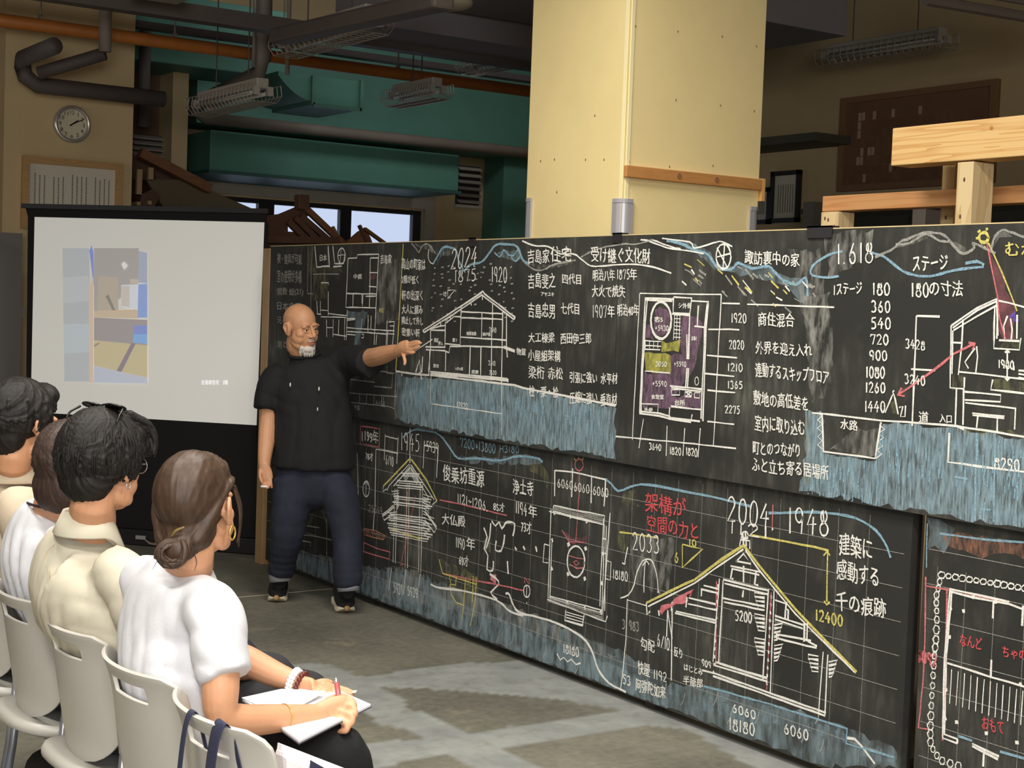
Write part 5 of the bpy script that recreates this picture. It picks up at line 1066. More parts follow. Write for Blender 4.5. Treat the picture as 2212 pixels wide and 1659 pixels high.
word(L1, '5200', 1588, 1318, 1624, 1324, 22, 'w', 5); word(L1, '3 983', 1344, 1338, 1380, 1344, 20, 'g', 5); word(L1, '勾配', 1384, 1376, 1414, 1384, 26, 'w', 4); word(L1, '6/10', 1420, 1368, 1446, 1380, 26, 'w', 4); word(L1, '反り', 1456, 1396, 1474, 1402, 22, 'w', 4); word(L1, '快慶', 1378, 1426, 1404, 1434, 30, 'w', 4); word(L1, '1192', 1412, 1446, 1440, 1454, 20, 'w', 4); word(L1, '阿弥陀如来', 1374, 1464, 1438, 1484, 28, 'w', 4); word(L1, '53', 1345, 1456, 1362, 1462, 20, 'w', 5); word(L1, 'はじとみ', 1478, 1434, 1518, 1446, 14, 'w', 4); word(L1, '半蔀部', 1476, 1458, 1518, 1468, 20, 'w', 4); word(L1, '909', 1516, 1424, 1536, 1430, 14, 'w', 4)
rib(L1, [[(1355, 1294), (1352, 1380), (1346, 1445), (1340, 1500)], [(1355, 1296), (1396, 1308)]], 'w', 4)
word(L1, '6060', 1582, 1520, 1632, 1536, 18, 'w', 5); word(L1, '18180', 1575, 1550, 1630, 1564, 26, 'w', 5); word(L1, '6060', 1694, 1562, 1746, 1578, 22, 'w', 5)
rib(L1, [[(1520, 1482), (1660, 1520), (1830, 1574), (1828, 1606), (1930, 1636)]], 'b', 6); rib(L1, [[(1830, 1594), (1846, 1596), (1860, 1610), (1890, 1650)]], 'w', 8)
for i, (x, y) in enumerate(((700, 1225), (790, 1262), (830, 1280), (870, 1300), (960, 1335), (1000, 1350), (1040, 1368), (1080, 1385), (1110, 1390), (1180, 1420), (1250, 1455), (1440, 1500), (1480, 1520), (1550, 1520), (1580, 1560), (1640, 1560), (1740, 1600), (1780, 1620), (1770, 1560))): ribbon(L1, [(x, y - 24), (x - 3, y - 8), (x - 9, y + 4)], 'g', 4)
# ------------------------------------------------ lower right board: plan of a country house
g = layer(L2, 'grid', 'g')
for z in np.arange(.08, .93, .113): gl((1.95, z), (LIM['L2'][1] - .02, z))
for y in np.arange(2.3, LIM['L2'][1] - .03, .113): gl((y, .10), (y, .82), 1.6)
wash(L2, [(2002, 1118), (2030, 1122), (2070, 1140), (2040, 1190), (2004, 1180)], 'bl'); wash(L2, [(2040, 1150), (2216, 1172), (2216, 1215), (2170, 1195), (2120, 1205), (2050, 1185)], 'o'); ribbon(L2, [(2030, 1152), (2110, 1164), (2216, 1172)], 'b', 6); rib(L2, [[(2003, 1130), (2001, 1226)]], 'b', 4)
rs = random.Random(4); V_ = []
edge = [(2030, 1256), (2022, 1290), (2024, 1330), (2022, 1380), (2018, 1420), (2015, 1470), (2012, 1520), (2010, 1570), (2010, 1610), (2030, 1642), (2070, 1655)]
for i in range(24):
    t = i / 23 * (len(edge) - 1); k = min(int(t), len(edge) - 2); u = t - k
    x = edge[k][0] + (edge[k + 1][0] - edge[k][0]) * u; y = edge[k][1] + (edge[k + 1][1] - edge[k][1]) * u; s = rs.uniform(6, 9)
    ribbon(L2, [(x + s * math.cos(j * 1.1) * .8, y + s * 1.15 * math.sin(j * 1.1)) for j in range(7)], 'w', 4)
for i in range(13):
    x = 2034 + i * 15; y = 1242 + i * 2.4; s = rs.uniform(6, 9); ribbon(L2, [(x + s * math.cos(j * 1.1), y + s * .9 * math.sin(j * 1.1)) for j in range(7)], 'w', 4)
rib(L2, [[(2000, 1266), (2050, 1274)], [(2000, 1246), (1998, 1380), (1994, 1470), (1984, 1572), (2004, 1575)], [(2050, 1272), (2180, 1302)], [(2046, 1272), (2036, 1600)]], 'p', 5)
word(L2, '8092', 1980, 1402, 2024, 1416, 26, 'p', 6)
rib(L2, [[(2052, 1272), (2040, 1420), (2036, 1594), (2068, 1606)], [(2056, 1276), (2044, 1420), (2040, 1586), (2068, 1596)], [(2052, 1278), (2100, 1290), (2180, 1305), (2216, 1318)], [(2052, 1272), (2180, 1300)], [(2046, 1432), (2080, 1442), (2140, 1462), (2216, 1484)], [(2146, 1300), (2145, 1336)], [(2142, 1425), (2140, 1464)], [(2210, 1308), (2208, 1352)], [(2100, 1606), (2158, 1634)], [(2100, 1612), (2156, 1640)], [(2126, 1620), (2124, 1656)], [(2068, 1596), (2068, 1606)]], 'w', 6)
for i in range(12): x = 2056 + i * 14; y = 1446 + i * 4.2; ribbon(L2, [(x, y), (x - 5, y + 74)], 'w', 3)
for x, y in ((2081, 1320), (2053, 1314), (2051, 1376), (2043, 1490), (2041, 1552), (2066, 1560), (2130, 1584), (2196, 1604), (2102, 1290), (2150, 1300), (2204, 1478)): ribbon(L2, [(x, y - 4), (x + 1, y + 4)], 'w', 10)
rib(L2, [[(2070, 1590), (2100, 1600)], [(2160, 1624), (2216, 1640)]], 'b', 7)
word(L2, 'なんど', 2074, 1368, 2122, 1380, 26, 'r', 6); word(L2, 'ちゃの間', 2166, 1396, 2236, 1408, 24, 'r', 6); word(L2, 'おもて', 2122, 1546, 2168, 1560, 28, 'r', 6)
# ------------------------------------------------ boards
spec = {'U1': (yat(864, 700, BU), yL, 'upper left blackboard with house plans in white chalk, behind the standing man'),
        'U2': (yat(1330, 740, BU), yat(864, 700, BU), 'upper middle blackboard with a chalk house section above a blue hatched ground'),
        'U3': (1.9, yat(1330, 740, BU), 'upper right blackboard with a purple floor plan and columns of figures'),
        'L1': (yat(1960, 1375, BX), yL, 'long lower blackboard with a chalk grid and two temple roof sections'),
        'L2': (1.9, yat(1987, 1375, BX), 'lower right blackboard with a pink and white house plan at the photo edge')}
m_back = mat('dark_backing_wood', (52, 44, 38), .7)
m_ply = mat('plywood_edge', (176, 142, 100), .6, var=.1, vscale=6)
for k, (y0, y1, lab) in spec.items():
    up = k[0] == 'U'; fx = BU if up else BX; z0, z1 = (ZM, ZT) if up else (ZB0, ZM - .002)
    r = empty('blackboard', (fx + .02, (y0 + y1) / 2, z0), lab, 'blackboard', 'chalk blackboards of the long display wall')
    BOARDS[k] = r
    e = .0015
    MB().box((fx, y0 + e, z0), (fx + (.022 if up else .03), y1 - e, z1)).build('panel', m_board, r)
    bk = MB()
    for yy in np.linspace(y0 + .04, y1 - .04, max(2, int((y1 - y0) / .6))): bk.box((fx + .03 + (.022 if up else 0), yy - .015, z0 + .01), (fx + .075 + (.022 if up else 0), yy + .015, z1 - .01))
    bk.box((fx + .022, y0 + .03, z0 + .01), (fx + .075, y1 - .03, z0 + .05)).box((fx + .022, y0 + .03, z1 - .05), (fx + .075, y1 - .03, z1 - .01))
    bk.build('backing_frame', m_back, r)
    if not up:
        ft = MB()
        for yy in np.linspace(y0 + .2, y1 - .2, max(2, int((y1 - y0) / .9))): ft.box((fx + .032, yy - .03, 0), (fx + .4, yy + .03, z0 + .02))
        ft.build('foot', m_back, r)
    if up: MB().box((fx - .001, y0, z1), (fx + .024, y1, z1 + .004)).build('top_edge', mat('pale_board_edge', (206, 186, 140), .6), r)
NAMES = {'drawing': 'chalk_drawing', 'writing': 'chalk_writing', 'shading': 'chalk_shading', 'grid': 'chalk_grid'}
for k, d in STROKES.items():
    for kind in NAMES:
        out = MB(); mats = []
        for (kd, col), mb in d.items():
            if kd != kind: continue
            out.cur = len(mats); mats.append((WASH if kd == 'shading' else CH)[col]); out.add(mb.v, mb.f)
        if mats: out.build(NAMES[kind], mats, BOARDS[k])
# end board, gap post and clips
e = tag(MB().box((BU - .002, yL + .004, 0), (BU + .10, yL + .10, ZT - .01)).build('wooden_end_post', m_ply, bevel=.003), 'plain wooden end post at the far left edge of the blackboards', 'post')
tag(MB().box((BX + .08, spec['L2'][1] - .005, 0), (BX + .12, spec['L1'][0] + .005, ZM)).build('dark_gap_post', m_steel), 'dark post in the gap between the two lower blackboards', 'post')
for i, (px, lab) in enumerate(((1022, 'black clip on the top edge of the middle blackboard, left of the cream column'), (1335, 'black clip on the blackboard top edge at the cream column'), (1772, 'wide black clip on the top edge of the upper right blackboard'))):
    p = on_x(px, 505, BU); w = .03 if i < 2 else .06
    MBc = MB().box((BU - .006, p[1] - w, ZT - .03), (BU - .002, p[1] + w, ZT + .012)).box((BU - .006, p[1] - w, ZT + .006), (BU + .03, p[1] + w, ZT + .012)).box((BU + .026, p[1] - w, ZT - .03), (BU + .03, p[1] + w, ZT + .012))
    tag(MBc.build('board_clip', m_steel), lab, 'clip', 'clips on the blackboard top')
# ------------------------------------------------------------------ white shell chairs, all facing the blackboards
m_shell = mat('white_plastic', (190, 187, 179), .38, spec=.45)
m_leg = mat('grey_chair_metal', (150, 152, 158), .35, metal=.5)
CH_X = 1.20
def shell_pts(y, z):
    """back surface of the seat shell: x for given lateral offset y and height z"""
    return CH_X - .058 + .066 * (abs(y) / .21) ** 2.2 + (.78 - z) * .16 - .012 * max(0, (z - .70) / .08) ** 2
def make_chair(x_off, yc, label):
    r = empty('stacking_chair', (CH_X, yc, 0), label, 'chair', 'white shell chairs in the audience row')
    hw = .216
    ys = np.unique(np.concatenate([np.linspace(-1, 1, 33), [-.55, .16]])); zs = np.unique(np.concatenate([np.linspace(.45, .785, 25), [.716, .754]]))
    V = []; idx = {}
    for i, z in enumerate(zs):
        h = hw
        if z < .60: h = hw * math.sqrt(max(.0, 1 - ((.60 - z) / .152) ** 2)) ** .8
        if z > .745: h = hw - .045 * (1 - math.sqrt(max(0, 1 - ((z - .745) / .0402) ** 2)))
        for j, u in enumerate(ys):
            y = u * max(h, .02); idx[i, j] = len(V); V.append((shell_pts(y, z), yc + y, z))
    F = []
    for i in range(len(zs) - 1):
        for j in range(len(ys) - 1):
            zc = (zs[i] + zs[i + 1]) / 2; uc = (ys[j] + ys[j + 1]) / 2
            if .716 < zc < .754 and -.55 < uc < .16: continue
            F.append((idx[i, j], idx[i + 1, j], idx[i + 1, j + 1], idx[i, j + 1]))
    s = link('back_shell', V, F, m_shell, r, True)
    md = s.modifiers.new('solid', 'SOLIDIFY'); md.thickness = .009; md.offset = 0
    bv = s.modifiers.new('bevel', 'BEVEL'); bv.width = .003; bv.segments = 2; bv.limit_method = 'ANGLE'; bv.angle_limit = 1.0
    # seat: rounded pan
    n = 36; out = []
    for i in range(n):
        t = 2 * math.pi * i / n; c, s_ = math.cos(t), math.sin(t)
        ex = .245 * (abs(c) ** .65) * (1 if c > 0 else -1); ey = .20 * (abs(s_) ** .62) * (1 if s_ > 0 else -1)
        out.append((ex, ey))
    mb = MB(); V = []; prof = [(.90, -.028), (1.0, -.014), (1.0, .0), (.97, .012), (.86, .004), (.5, -.008), (.02, -.012)]
    for (k, dz) in prof:
        for (ex, ey) in out: V.append((CH_X + .175 + ex * k, yc + ey * k, .432 + dz + (.02 if ex < 0 else 0) * (ex / .245) ** 2))
    F = [(a * n + i, a * n + (i + 1) % n, (a + 1) * n + (i + 1) % n, (a + 1) * n + i) for a in range(len(prof) - 1) for i in range(n)]
    F.append(tuple(range(n))[::-1]); F.append(tuple((len(prof) - 1) * n + i for i in range(n)))
    link('seat', V, F, m_shell, r, True)
    for sgn in (-1, 1):
        y = yc + sgn * .206; xt = shell_pts(.206, .58) - .002
        MB().tube([(xt + .014, y, .505), (xt, y, .63), (xt - .003, y, .645)], [(.012, .017), (.0135, .019), (.010, .014)], 12, (0, 1, 0)).build('side_sleeve', m_shell, r, smooth=True)
        MB().tube([(xt - .055, y, .012), (xt - .01, y, .30), (xt + .012, y, .52)], .0115, 10).build('leg', m_leg, r, smooth=True)
        MB().tube([(CH_X + .50, y, .012), (CH_X + .42, y, .38), (CH_X + .37, y, .405), (xt + .01, y, .405)], .0115, 10, sub=4).build('leg', m_leg, r, smooth=True)
        for xx in (xt - .055, CH_X + .50): MB().tube([(xx, y, 0), (xx, y, .022)], .0145, 10).build('foot_cap', mat('foot_rubber', (60, 60, 62), .7), r)
    MB().tube([(CH_X + .04, yc - .21, .395), (CH_X + .04, yc + .21, .395)], .010, 8).tube([(CH_X + .34, yc - .21, .395), (CH_X + .34, yc + .21, .395)], .010, 8).build('seat_frame', m_leg, r, smooth=True)
    return r
CHY = {'bag': 2.765, 'bun': 3.20, 'cream': 3.645, 'white': 4.09, 'glasses': 4.535}
PY = {'bun': 3.205, 'cream': 3.66, 'white': 4.125, 'glasses': 4.58}
proto = make_chair(0, CHY['bag'], 'white shell chair with navy bag straps looped over its back, nearest the camera')
for k, lab in (('bun', 'white shell chair under the woman with the low hair bun'), ('cream', 'white shell chair under the person in the cream shirt'), ('white', 'white shell chair under the person in the plain white tee behind the cream shirt'), ('glasses', 'white shell chair at the left photo edge under the man in beige')):
    c = copy_tree(proto); c.location = (CH_X, CHY[k], 0); c['label'] = lab

# tote bag on the nearest chair
m_navy = mat('navy_webbing', (44, 46, 72), .85, bump=.3, bscale=300)
m_canvas = mat('white_canvas', (222, 214, 216), .85, bump=.15, bscale=200)
yb = CHY['bag']
tb = empty('tote_bag', (CH_X + .22, yb, .44), 'white canvas tote bag on the nearest chair with navy straps hung over the backrest', 'bag')
def strap(pts, w, th=.003, name='strap', m=m_navy):
    MB().tube(pts, [(w / 2, th / 2)] * len(pts), 8, side=(0, 1, .0), sub=5).build(name, m, tb, smooth=True)
for px, pxl, w in ((415, 396, .024), (480, 452, .046)):
    p = None
    best = None
    for y in np.linspace(yb - .2, yb + .22, 200):
        q = np.array([shell_pts(y - yb, .785), y, .785]); c = ROT.T @ (q - CAM); X_ = CX + FPX * c[0] / c[2]
        if best is None or abs(X_ - px) < best[0]: best = (abs(X_ - px), y)
    y = best[1]; xb = shell_pts(y - yb, .785)
    strap([(xb - .030, y + .012, .36), (xb - .026, y + .01, .52), (xb - .022, y + .006, .66), (xb - .014, y + .002, .755), (xb - .002, y, .7905), (xb + .012, y - .004, .775), (xb + .03, y - .012, .70), (xb + .05, y - .02, .62)], w)
# bag body: soft open sack standing on the seat
yq = yb - .12
prof = [(1.285, .455), (1.285, .60), (1.272, .722), (1.375, .668), (1.46, .625), (1.50, .455)]
front = [(x, yq - .012, z) for x, z in prof]
sb = MB(); n = len(prof)
sb.add([(x, yq - .02 - .006 * (k % 2), z) for k, (x, z) in enumerate(prof)] + [(x, yq + .035 + .006 * (k % 2), z - .004) for k, (x, z) in enumerate(prof)], [tuple(range(n))[::-1], tuple(range(n, 2 * n))] + [(k, (k + 1) % n, n + (k + 1) % n, n + k) for k in range(n)])
sb.build('bag_body', m_canvas, tb, bevel=.012)
MB().prism([(1.325, yq - .030, .700), (1.362, yq - .030, .676), (1.345, yq - .030, .46), (1.31, yq - .030, .46)], (0, .004, 0)).build('handle_tape', m_navy, tb)
MB().prism([(1.276, yq + .004, .71), (1.278, yq + .004, .728), (1.465, yq + .004, .637), (1.46, yq + .004, .61)], (0, .02, 0)).build('paper_stack', mat('white_paper', (240, 238, 240), .8), tb)
# bags under the chairs at the left edge
m_bp = mat('black_bag_nylon', (16, 15, 17), .7, bump=.1, bscale=60)
bp = empty('black_backpack', (1.30, CHY['white'] - .03, 0), 'black backpack on the floor under the white chair row at the lower left', 'bag')
def _sq(c, r, p=.5, n=20, m_=12):
    V = []; F = []
    for i in range(m_ + 1):
        a = -math.pi / 2 + math.pi * i / m_
        for j in range(n):
            t = 2 * math.pi * j / n
            f = lambda v: math.copysign(abs(v) ** p, v)
            V.append((c[0] + r[0] * f(math.cos(a)) * f(math.cos(t)), c[1] + r[1] * f(math.cos(a)) * f(math.sin(t)), c[2] + r[2] * f(math.sin(a))))
    for i in range(m_):
        for j in range(n): F.append((i * n + j, i * n + (j + 1) % n, (i + 1) * n + (j + 1) % n, (i + 1) * n + j))
    return V, F
MB().add(*_sq((1.36, CHY['white'] - .02, .165), (.15, .165, .165))).build('bag_body', m_bp, bp, smooth=True)
MB().add(*_sq((1.21, CHY['white'] - .02, .14), (.05, .12, .10))).build('front_pocket', m_bp, bp, smooth=True)
MB().tube([(1.30, CHY['white'] - .05, .32), (1.30, CHY['white'] - .05, .36), (1.30, CHY['white'] + .03, .36), (1.30, CHY['white'] + .03, .32)], .009, 8, sub=4).build('carry_handle', m_bp, bp, smooth=True)
m_flower = bpy.data.materials.new('flowered_cloth'); m_flower.use_nodes = True
def _fl():
    nt = m_flower.node_tree; N = nt.nodes; L = nt.links
    tc = N.new('ShaderNodeTexCoord'); v = N.new('ShaderNodeTexVoronoi'); v.inputs['Scale'].default_value = 26; L.new(tc.outputs['Object'], v.inputs[0])
    r = N.new('ShaderNodeValToRGB'); r.color_ramp.interpolation = 'CONSTANT'; L.new(v.outputs['Color'], r.inputs[0])
    r.color_ramp.elements[0].color = lin((214, 208, 198)); r.color_ramp.elements[1].color = lin((206, 168, 40)); r.color_ramp.elements[1].position = .5
    e = r.color_ramp.elements.new(.66); e.color = lin((78, 104, 52)); e = r.color_ramp.elements.new(.8); e.color = lin((222, 216, 206))
    L.new(r.outputs[0], N['Principled BSDF'].inputs['Base Color']); N['Principled BSDF'].inputs['Roughness'].default_value = .8
_fl()
fb = empty('flowered_bag', (1.15, CHY['glasses'] - .2, 0), 'flower patterned cloth bag on the floor at the bottom left corner', 'bag')
MB().add(*_sq((1.06, CHY['glasses'] - .16, .19), (.10, .15, .19))).build('bag_body', m_flower, fb, smooth=True)
MB().tube([(1.06, CHY['glasses'] - .24, .38), (1.06, CHY['glasses'] - .22, .47), (1.06, CHY['glasses'] - .10, .47), (1.06, CHY['glasses'] - .08, .38)], .007, 8, sub=4).build('carry_handle', m_flower, fb, smooth=True)
# ------------------------------------------------------------------ people
m_skin = mat('skin_tan', (206, 152, 114), .5, var=.05, vscale=30, bump=.04, bscale=350, sss=.12)
m_skin2 = mat('skin_light', (208, 154, 118), .5, var=.04, vscale=25, bump=.03, bscale=350, sss=.12)
m_hair_dk = mat('hair_black', (30, 26, 24), .6, var=.35, vscale=40, stretch=(1, 1, .3), spec=.3)
m_hair_br = mat('hair_brown', (68, 50, 38), .5, var=.3, vscale=60, stretch=(1, 1, .35), spec=.4)
m_hair_md = mat('hair_dark_brown', (58, 42, 34), .6, var=.3, vscale=50, stretch=(1, 1, .3))
m_gold = mat('gold_metal', (226, 186, 104), .3, metal=.8)
m_silver = mat('silver_metal', (214, 212, 208), .25, metal=.8)
m_blackp = mat('black_plastic', (18, 17, 18), .3)

class Head:
    """head frame: x = the person's left, y = towards the face, z = up; origin between the ears"""
    def __init__(s, pos, az, pitch=0, roll=0, sc=1.0):
        a = math.radians(az); f = np.array([math.sin(a), math.cos(a), 0]); u = np.array([0, 0, 1.]); l = np.cross(u, f)
        p = math.radians(pitch); f, u = f * math.cos(p) + u * math.sin(p), u * math.cos(p) - f * math.sin(p)
        r = math.radians(roll); l, u = l * math.cos(r) + u * math.sin(r), u * math.cos(r) - l * math.sin(r)
        s.M = np.stack([l, f, u], 1) * sc; s.p = np.array(pos, float); s.sc = sc; s.R = np.stack([l, f, u], 1)
    def __call__(s, x, y, z): return s.p + s.M @ np.array([x, y, z], float)
    def e(s, mb, c, r, rot=None, nu=20, nv=12):
        R = s.R if rot is None else s.R @ rot
        mb.ell(s(*c), np.array(r) * s.sc, R, nu, nv)
    def t(s, mb, pts, r, n=10, cap='round', sub=4):
        mb.tube([s(*p) for p in pts], (np.array(r) * s.sc).tolist() if not np.isscalar(r) else r * s.sc, n, None, cap, sub)
def rx(a): a = math.radians(a); return np.array([[1, 0, 0], [0, math.cos(a), -math.sin(a)], [0, math.sin(a), math.cos(a)]])
def ry(a): a = math.radians(a); return np.array([[math.cos(a), 0, math.sin(a)], [0, 1, 0], [-math.sin(a), 0, math.cos(a)]])
def rz(a): a = math.radians(a); return np.array([[math.cos(a), -math.sin(a), 0], [math.sin(a), math.cos(a), 0], [0, 0, 1]])
def head_shapes(mb, H, old=False):
    H.e(mb, (0, -.012, .036), (.0765, .096, .088), None, 28, 18)
    H.e(mb, (0, .020, -.030), (.063, .070, .086), None, 24, 16)
    H.e(mb, (0, .058, -.094), (.030, .028, .023))
    for s in (-1, 1):
        H.e(mb, (s * .044, .050, -.022), (.025, .026, .024))
        H.e(mb, (s * .050, .018, -.074), (.018, .040, .024), rx(-25)); H.e(mb, (s * .046, .030, -.048), (.026, .042, .034))          # jaw and cheek
        H.e(mb, (s * .030, .078, .022), (.028, .013, .011), ry(s * 8))          # brow
        H.e(mb, (s * .012, .094, -.033), (.0105, .012, .008))                   # nostril wings
        # eyelids
        H.t(mb, [(s * .015, .082, .002), (s * .024, .0855, .0075), (s * .034, .0835, .0075), (s * .046, .0735, .001)], [.003, .005, .005, .003], 8)
        H.t(mb, [(s * .016, .082, -.004), (s * .026, .0845, -.0085), (s * .036, .0815, -.0075), (s * .046, .0735, -.002)], [.003, .0042, .0042, .003], 8)
        # ear: rim, lobe and bowl
        H.t(mb, [(s * .076, .006, -.018), (s * .079, .010, .010), (s * .084, -.002, .028), (s * .090, -.018, .028), (s * .092, -.026, .010), (s * .087, -.018, -.012), (s * .081, -.004, -.028), (s * .077, .004, -.026)], [.005, .005, .005, .0055, .0055, .006, .008, .006], 8)
        H.e(mb, (s * .079, -.008, .002), (.006, .018, .026), rz(s * -18))
    H.t(mb, [(0, .086, .014), (0, .098, -.008), (0, .107, -.026), (0, .102, -.036)], [.008, .0095, .012, .009], 10)
    H.e(mb, (0, .087, -.058), (.024, .012, .0062)); H.e(mb, (0, .084, -.071), (.020, .012, .0075))
def face_post(H):
    def post(V, N):
        L = (V - H.p) @ H.R / H.sc
        def dent(c, r, d, ax=(0, 1, 0)):
            q = (L - np.array(c)) / np.array(r); w = np.exp(-(q ** 2).sum(1) * 1.2)
            return -np.outer(w * d * H.sc, H.R @ np.array(ax))
        D = dent((0, .094, -.0648), (.021, .02, .0028), .006)
        for s in (-1, 1):
            D = D + dent((s * .031, .09, .0), (.013, .02, .006), .007) + dent((s * .013, .09, .010), (.006, .02, .012), .004)
            D = D + dent((s * .030, .085, -.048), (.006, .03, .016), .003) + dent((s * .0865, -.010, .004), (.02, .009, .013), .004, (s, 0, 0))
        return V + D
    return post
def eyes(H, parent):
    e = MB()
    for s in (-1, 1):
        e.cur = 0; H.e(e, (s * .031, .0725, -.0005), (.0122, .0115, .0062), None, 16, 10)
        e.cur = 1; H.e(e, (s * .0305, .0822, -.0008), (.0056, .0026, .0050), None, 12, 8)
    e.build('eyes', [mat('eye_white', (214, 204, 194), .3), mat('eye_dark', (34, 24, 20), .2)], parent, smooth=True)
def tubes_hand(mb, chains, r=.0085):
    for ch in chains: mb.tube(ch, [r * 1.08] + [r] * (len(ch) - 2) + [r * .78], 10, None, 'round', 4)
def cloth_post(amp=.006, seed=0, folds=()):
    """soft creases: noise plus directed folds (centre, direction across fold, wavelength, amplitude, radius)"""
    def post(V, N):
        d = amp * (vnoise(V, 9, seed) * .7 + vnoise(V, 19, seed + 1) * .35 + vnoise(V * np.array([1, 1, .45]), 32, seed + 2) * .25)
        for (c, ax, wl, a, rad) in folds:
            q = V - np.array(c); w = np.exp(-(np.linalg.norm(q, axis=1) / rad) ** 2)
            ph = q @ _n(np.array(ax, float)) / wl * 2 * math.pi + 1.8 * vnoise(V, 7, seed + 5)
            d = d + a * w * (np.abs(np.sin(ph * .5)) ** .6 - .6)
        return V + N * d[:, None]
    return post
def locks(mb, H, n, r0, seed, crown=(0, -.03, .125), zlow=-.05, lift=.008, spread=(-180, 180), length=1.0, w=.007, front=.03, part=None):
    """tapered hair locks running from the crown over the skull"""
    rd_ = random.Random(seed)
    for i in range(n):
        a = math.radians(rd_.uniform(*spread)); end = zlow + rd_.uniform(-.015, .02)
        if math.cos(a) > .35: end = max(end, front + rd_.uniform(-.02, .015))
        pts = []; R = []
        st = rd_.uniform(.05, .75); k = 6; swirl = rd_.uniform(-.25, .25)
        z1 = end; 
        for j in range(k + 1):
            t = st + (1 - st) * j / k
            el = math.pi / 2 * (1 - t) + 0 if t < 1 else 0
            # latitude from the crown downwards
            ph = t * (math.pi / 2 + max(0, (.036 - z1)) * 6.5) if z1 < .036 else t * math.acos(min(1, (z1 - .036) / .095))
            aa = a + swirl * t
            x = (.080 + lift) * math.sin(ph) * math.sin(aa); y = -.012 + (.101 + lift) * math.sin(ph) * math.cos(aa); z = .036 + (.094 + lift) * math.cos(ph)
            if ph > math.pi / 2: x *= 1; z = .036 + (.094 + lift) * math.cos(ph) * 1.0
            o = 1 + .05 * rd_.random() * t + .03 * math.sin(j * 1.7 + i)
            pts.append(H(x * o, -.012 + (y + .012) * o, z)); R.append((w * (1 - .75 * max(0, t - .4) / .6) * H.sc, .0032 * H.sc))
        mb.tube(pts, R, 6, None, 'round', 2)

# ================================================================== standing man by the blackboard
DM = 7.86
hM = Head(W(650, 708, DM - .05), 166, -6, 7, 1.0)
foot_r = on_z(603, 1288, 0); foot_l = on_z(752, 1312, 0)
base = (foot_r + foot_l) / 2
man = empty('person', (base[0], base[1], 0), 'bald man with white goatee in black tee and jeans pointing at the blackboard', 'person')
IR = ROT[:, 0] * 1.0; IR = _n(np.array([IR[0], IR[1], 0])); TW = _n(np.array([-W(660, 900, 1)[0], -W(660, 900, 1)[1], 0]))     # image right, towards the camera
bd = MB(); head_shapes(bd, hM)
for s in (-1, 1): hM.e(bd, (s * .080, -.010, .002), (.010, .024, .036), rz(s * -20))
nb_ = W(657, 772, DM + .02)
bd.tube([hM(0, -.02, -.05), hM(0, -.03, -.10), nb_, W(662, 850, DM + .03)], [.056, .056, .062, .05], 16, None, 'round', 4)
# hidden trunk that ties the arms to the neck
bd.tube([W(664, 845, DM), W(668, 880, DM), W(676, 960, DM)], [(.14, .05), (.15, .07), (.15, .07)], 16, IR, 'round', 4)
# right arm hanging
bd.tube([W(655, 850, DM), W(604, 812, DM - .01), W(586, 850, DM - .02), W(580, 905, DM - .02), W(577, 940, DM - .05), W(572, 985, DM - .10), W(571, 1008, DM - .12)], [.04, .045, .050, .046, .046, .036, .030], 14, None, 'round', 4)
hd_ = DM - .13
bd.tube([W(571, 1004, hd_), W(573, 1020, hd_), W(576, 1034, hd_)], [(.026, .020), (.036, .018), (.034, .016)], 14, IR, 'round', 4)
tubes_hand(bd, [[W(583, 1030, hd_), W(585, 1042, hd_ - .01), W(587, 1053, hd_ - .005)], [W(578, 1034, hd_), W(580, 1046, hd_ - .012), W(579, 1053, hd_ - .03), W(574, 1052, hd_ - .035)], [W(573, 1034, hd_), W(574, 1046, hd_ - .008), W(573, 1052, hd_ - .026), W(570, 1050, hd_ - .03)], [W(568, 1032, hd_), W(567, 1042, hd_), W(568, 1049, hd_ - .018)], [W(562, 1016, hd_ - .01), W(562, 1030, hd_ - .03), W(566, 1042, hd_ - .045)]])
# left arm stretched along the board
A_ = [W(690, 850, DM), W(735, 800, DM + .01), W(780, 776, DM - .13), W(806, 772, DM - .26), W(826, 767, DM - .37), W(848, 760, DM - .47), W(862, 757, DM - .53)]
bd.tube(A_, [.04, .048, .052, .048, .046, .036, .030], 14, None, 'round', 4)
hd2 = DM - .56
bd.tube([W(860, 757, hd2 + .02), W(872, 752, hd2 - .02), W(882, 750, hd2 - .05)], [(.022, .026), (.020, .036), (.016, .037)], 14, TW, 'round', 4)
tubes_hand(bd, [[W(881, 743, hd2 - .05), W(891, 740, hd2 - .08), W(899, 738, hd2 - .10), W(905, 738, hd2 - .115)], [W(884, 748, hd2 - .06), W(895, 745, hd2 - .09), W(903, 742, hd2 - .11), W(909, 741, hd2 - .12)], [W(884, 754, hd2 - .06), W(894, 754, hd2 - .08), W(901, 751, hd2 - .10), W(906, 748, hd2 - .11)], [W(881, 760, hd2 - .05), W(889, 762, hd2 - .07), W(895, 761, hd2 - .08)], [W(869, 762, hd2 - .01), W(873, 772, hd2 - .035), W(875, 781, hd2 - .045), W(874, 787, hd2 - .05)]], .0088)
body = blob('body', bd, m_skin, man, .0034, 4, face_post(hM))
eyes(hM, man)
eb = MB()
for s in (-1, 1): hM.t(eb, [(s * .015, .0915, .020), (s * .030, .0925, .026), (s * .046, .080, .020)], [.0025, .0035, .002], 8)
eb.build('eyebrows', mat('eyebrow_grey', (150, 122, 100), .8), man, smooth=True)
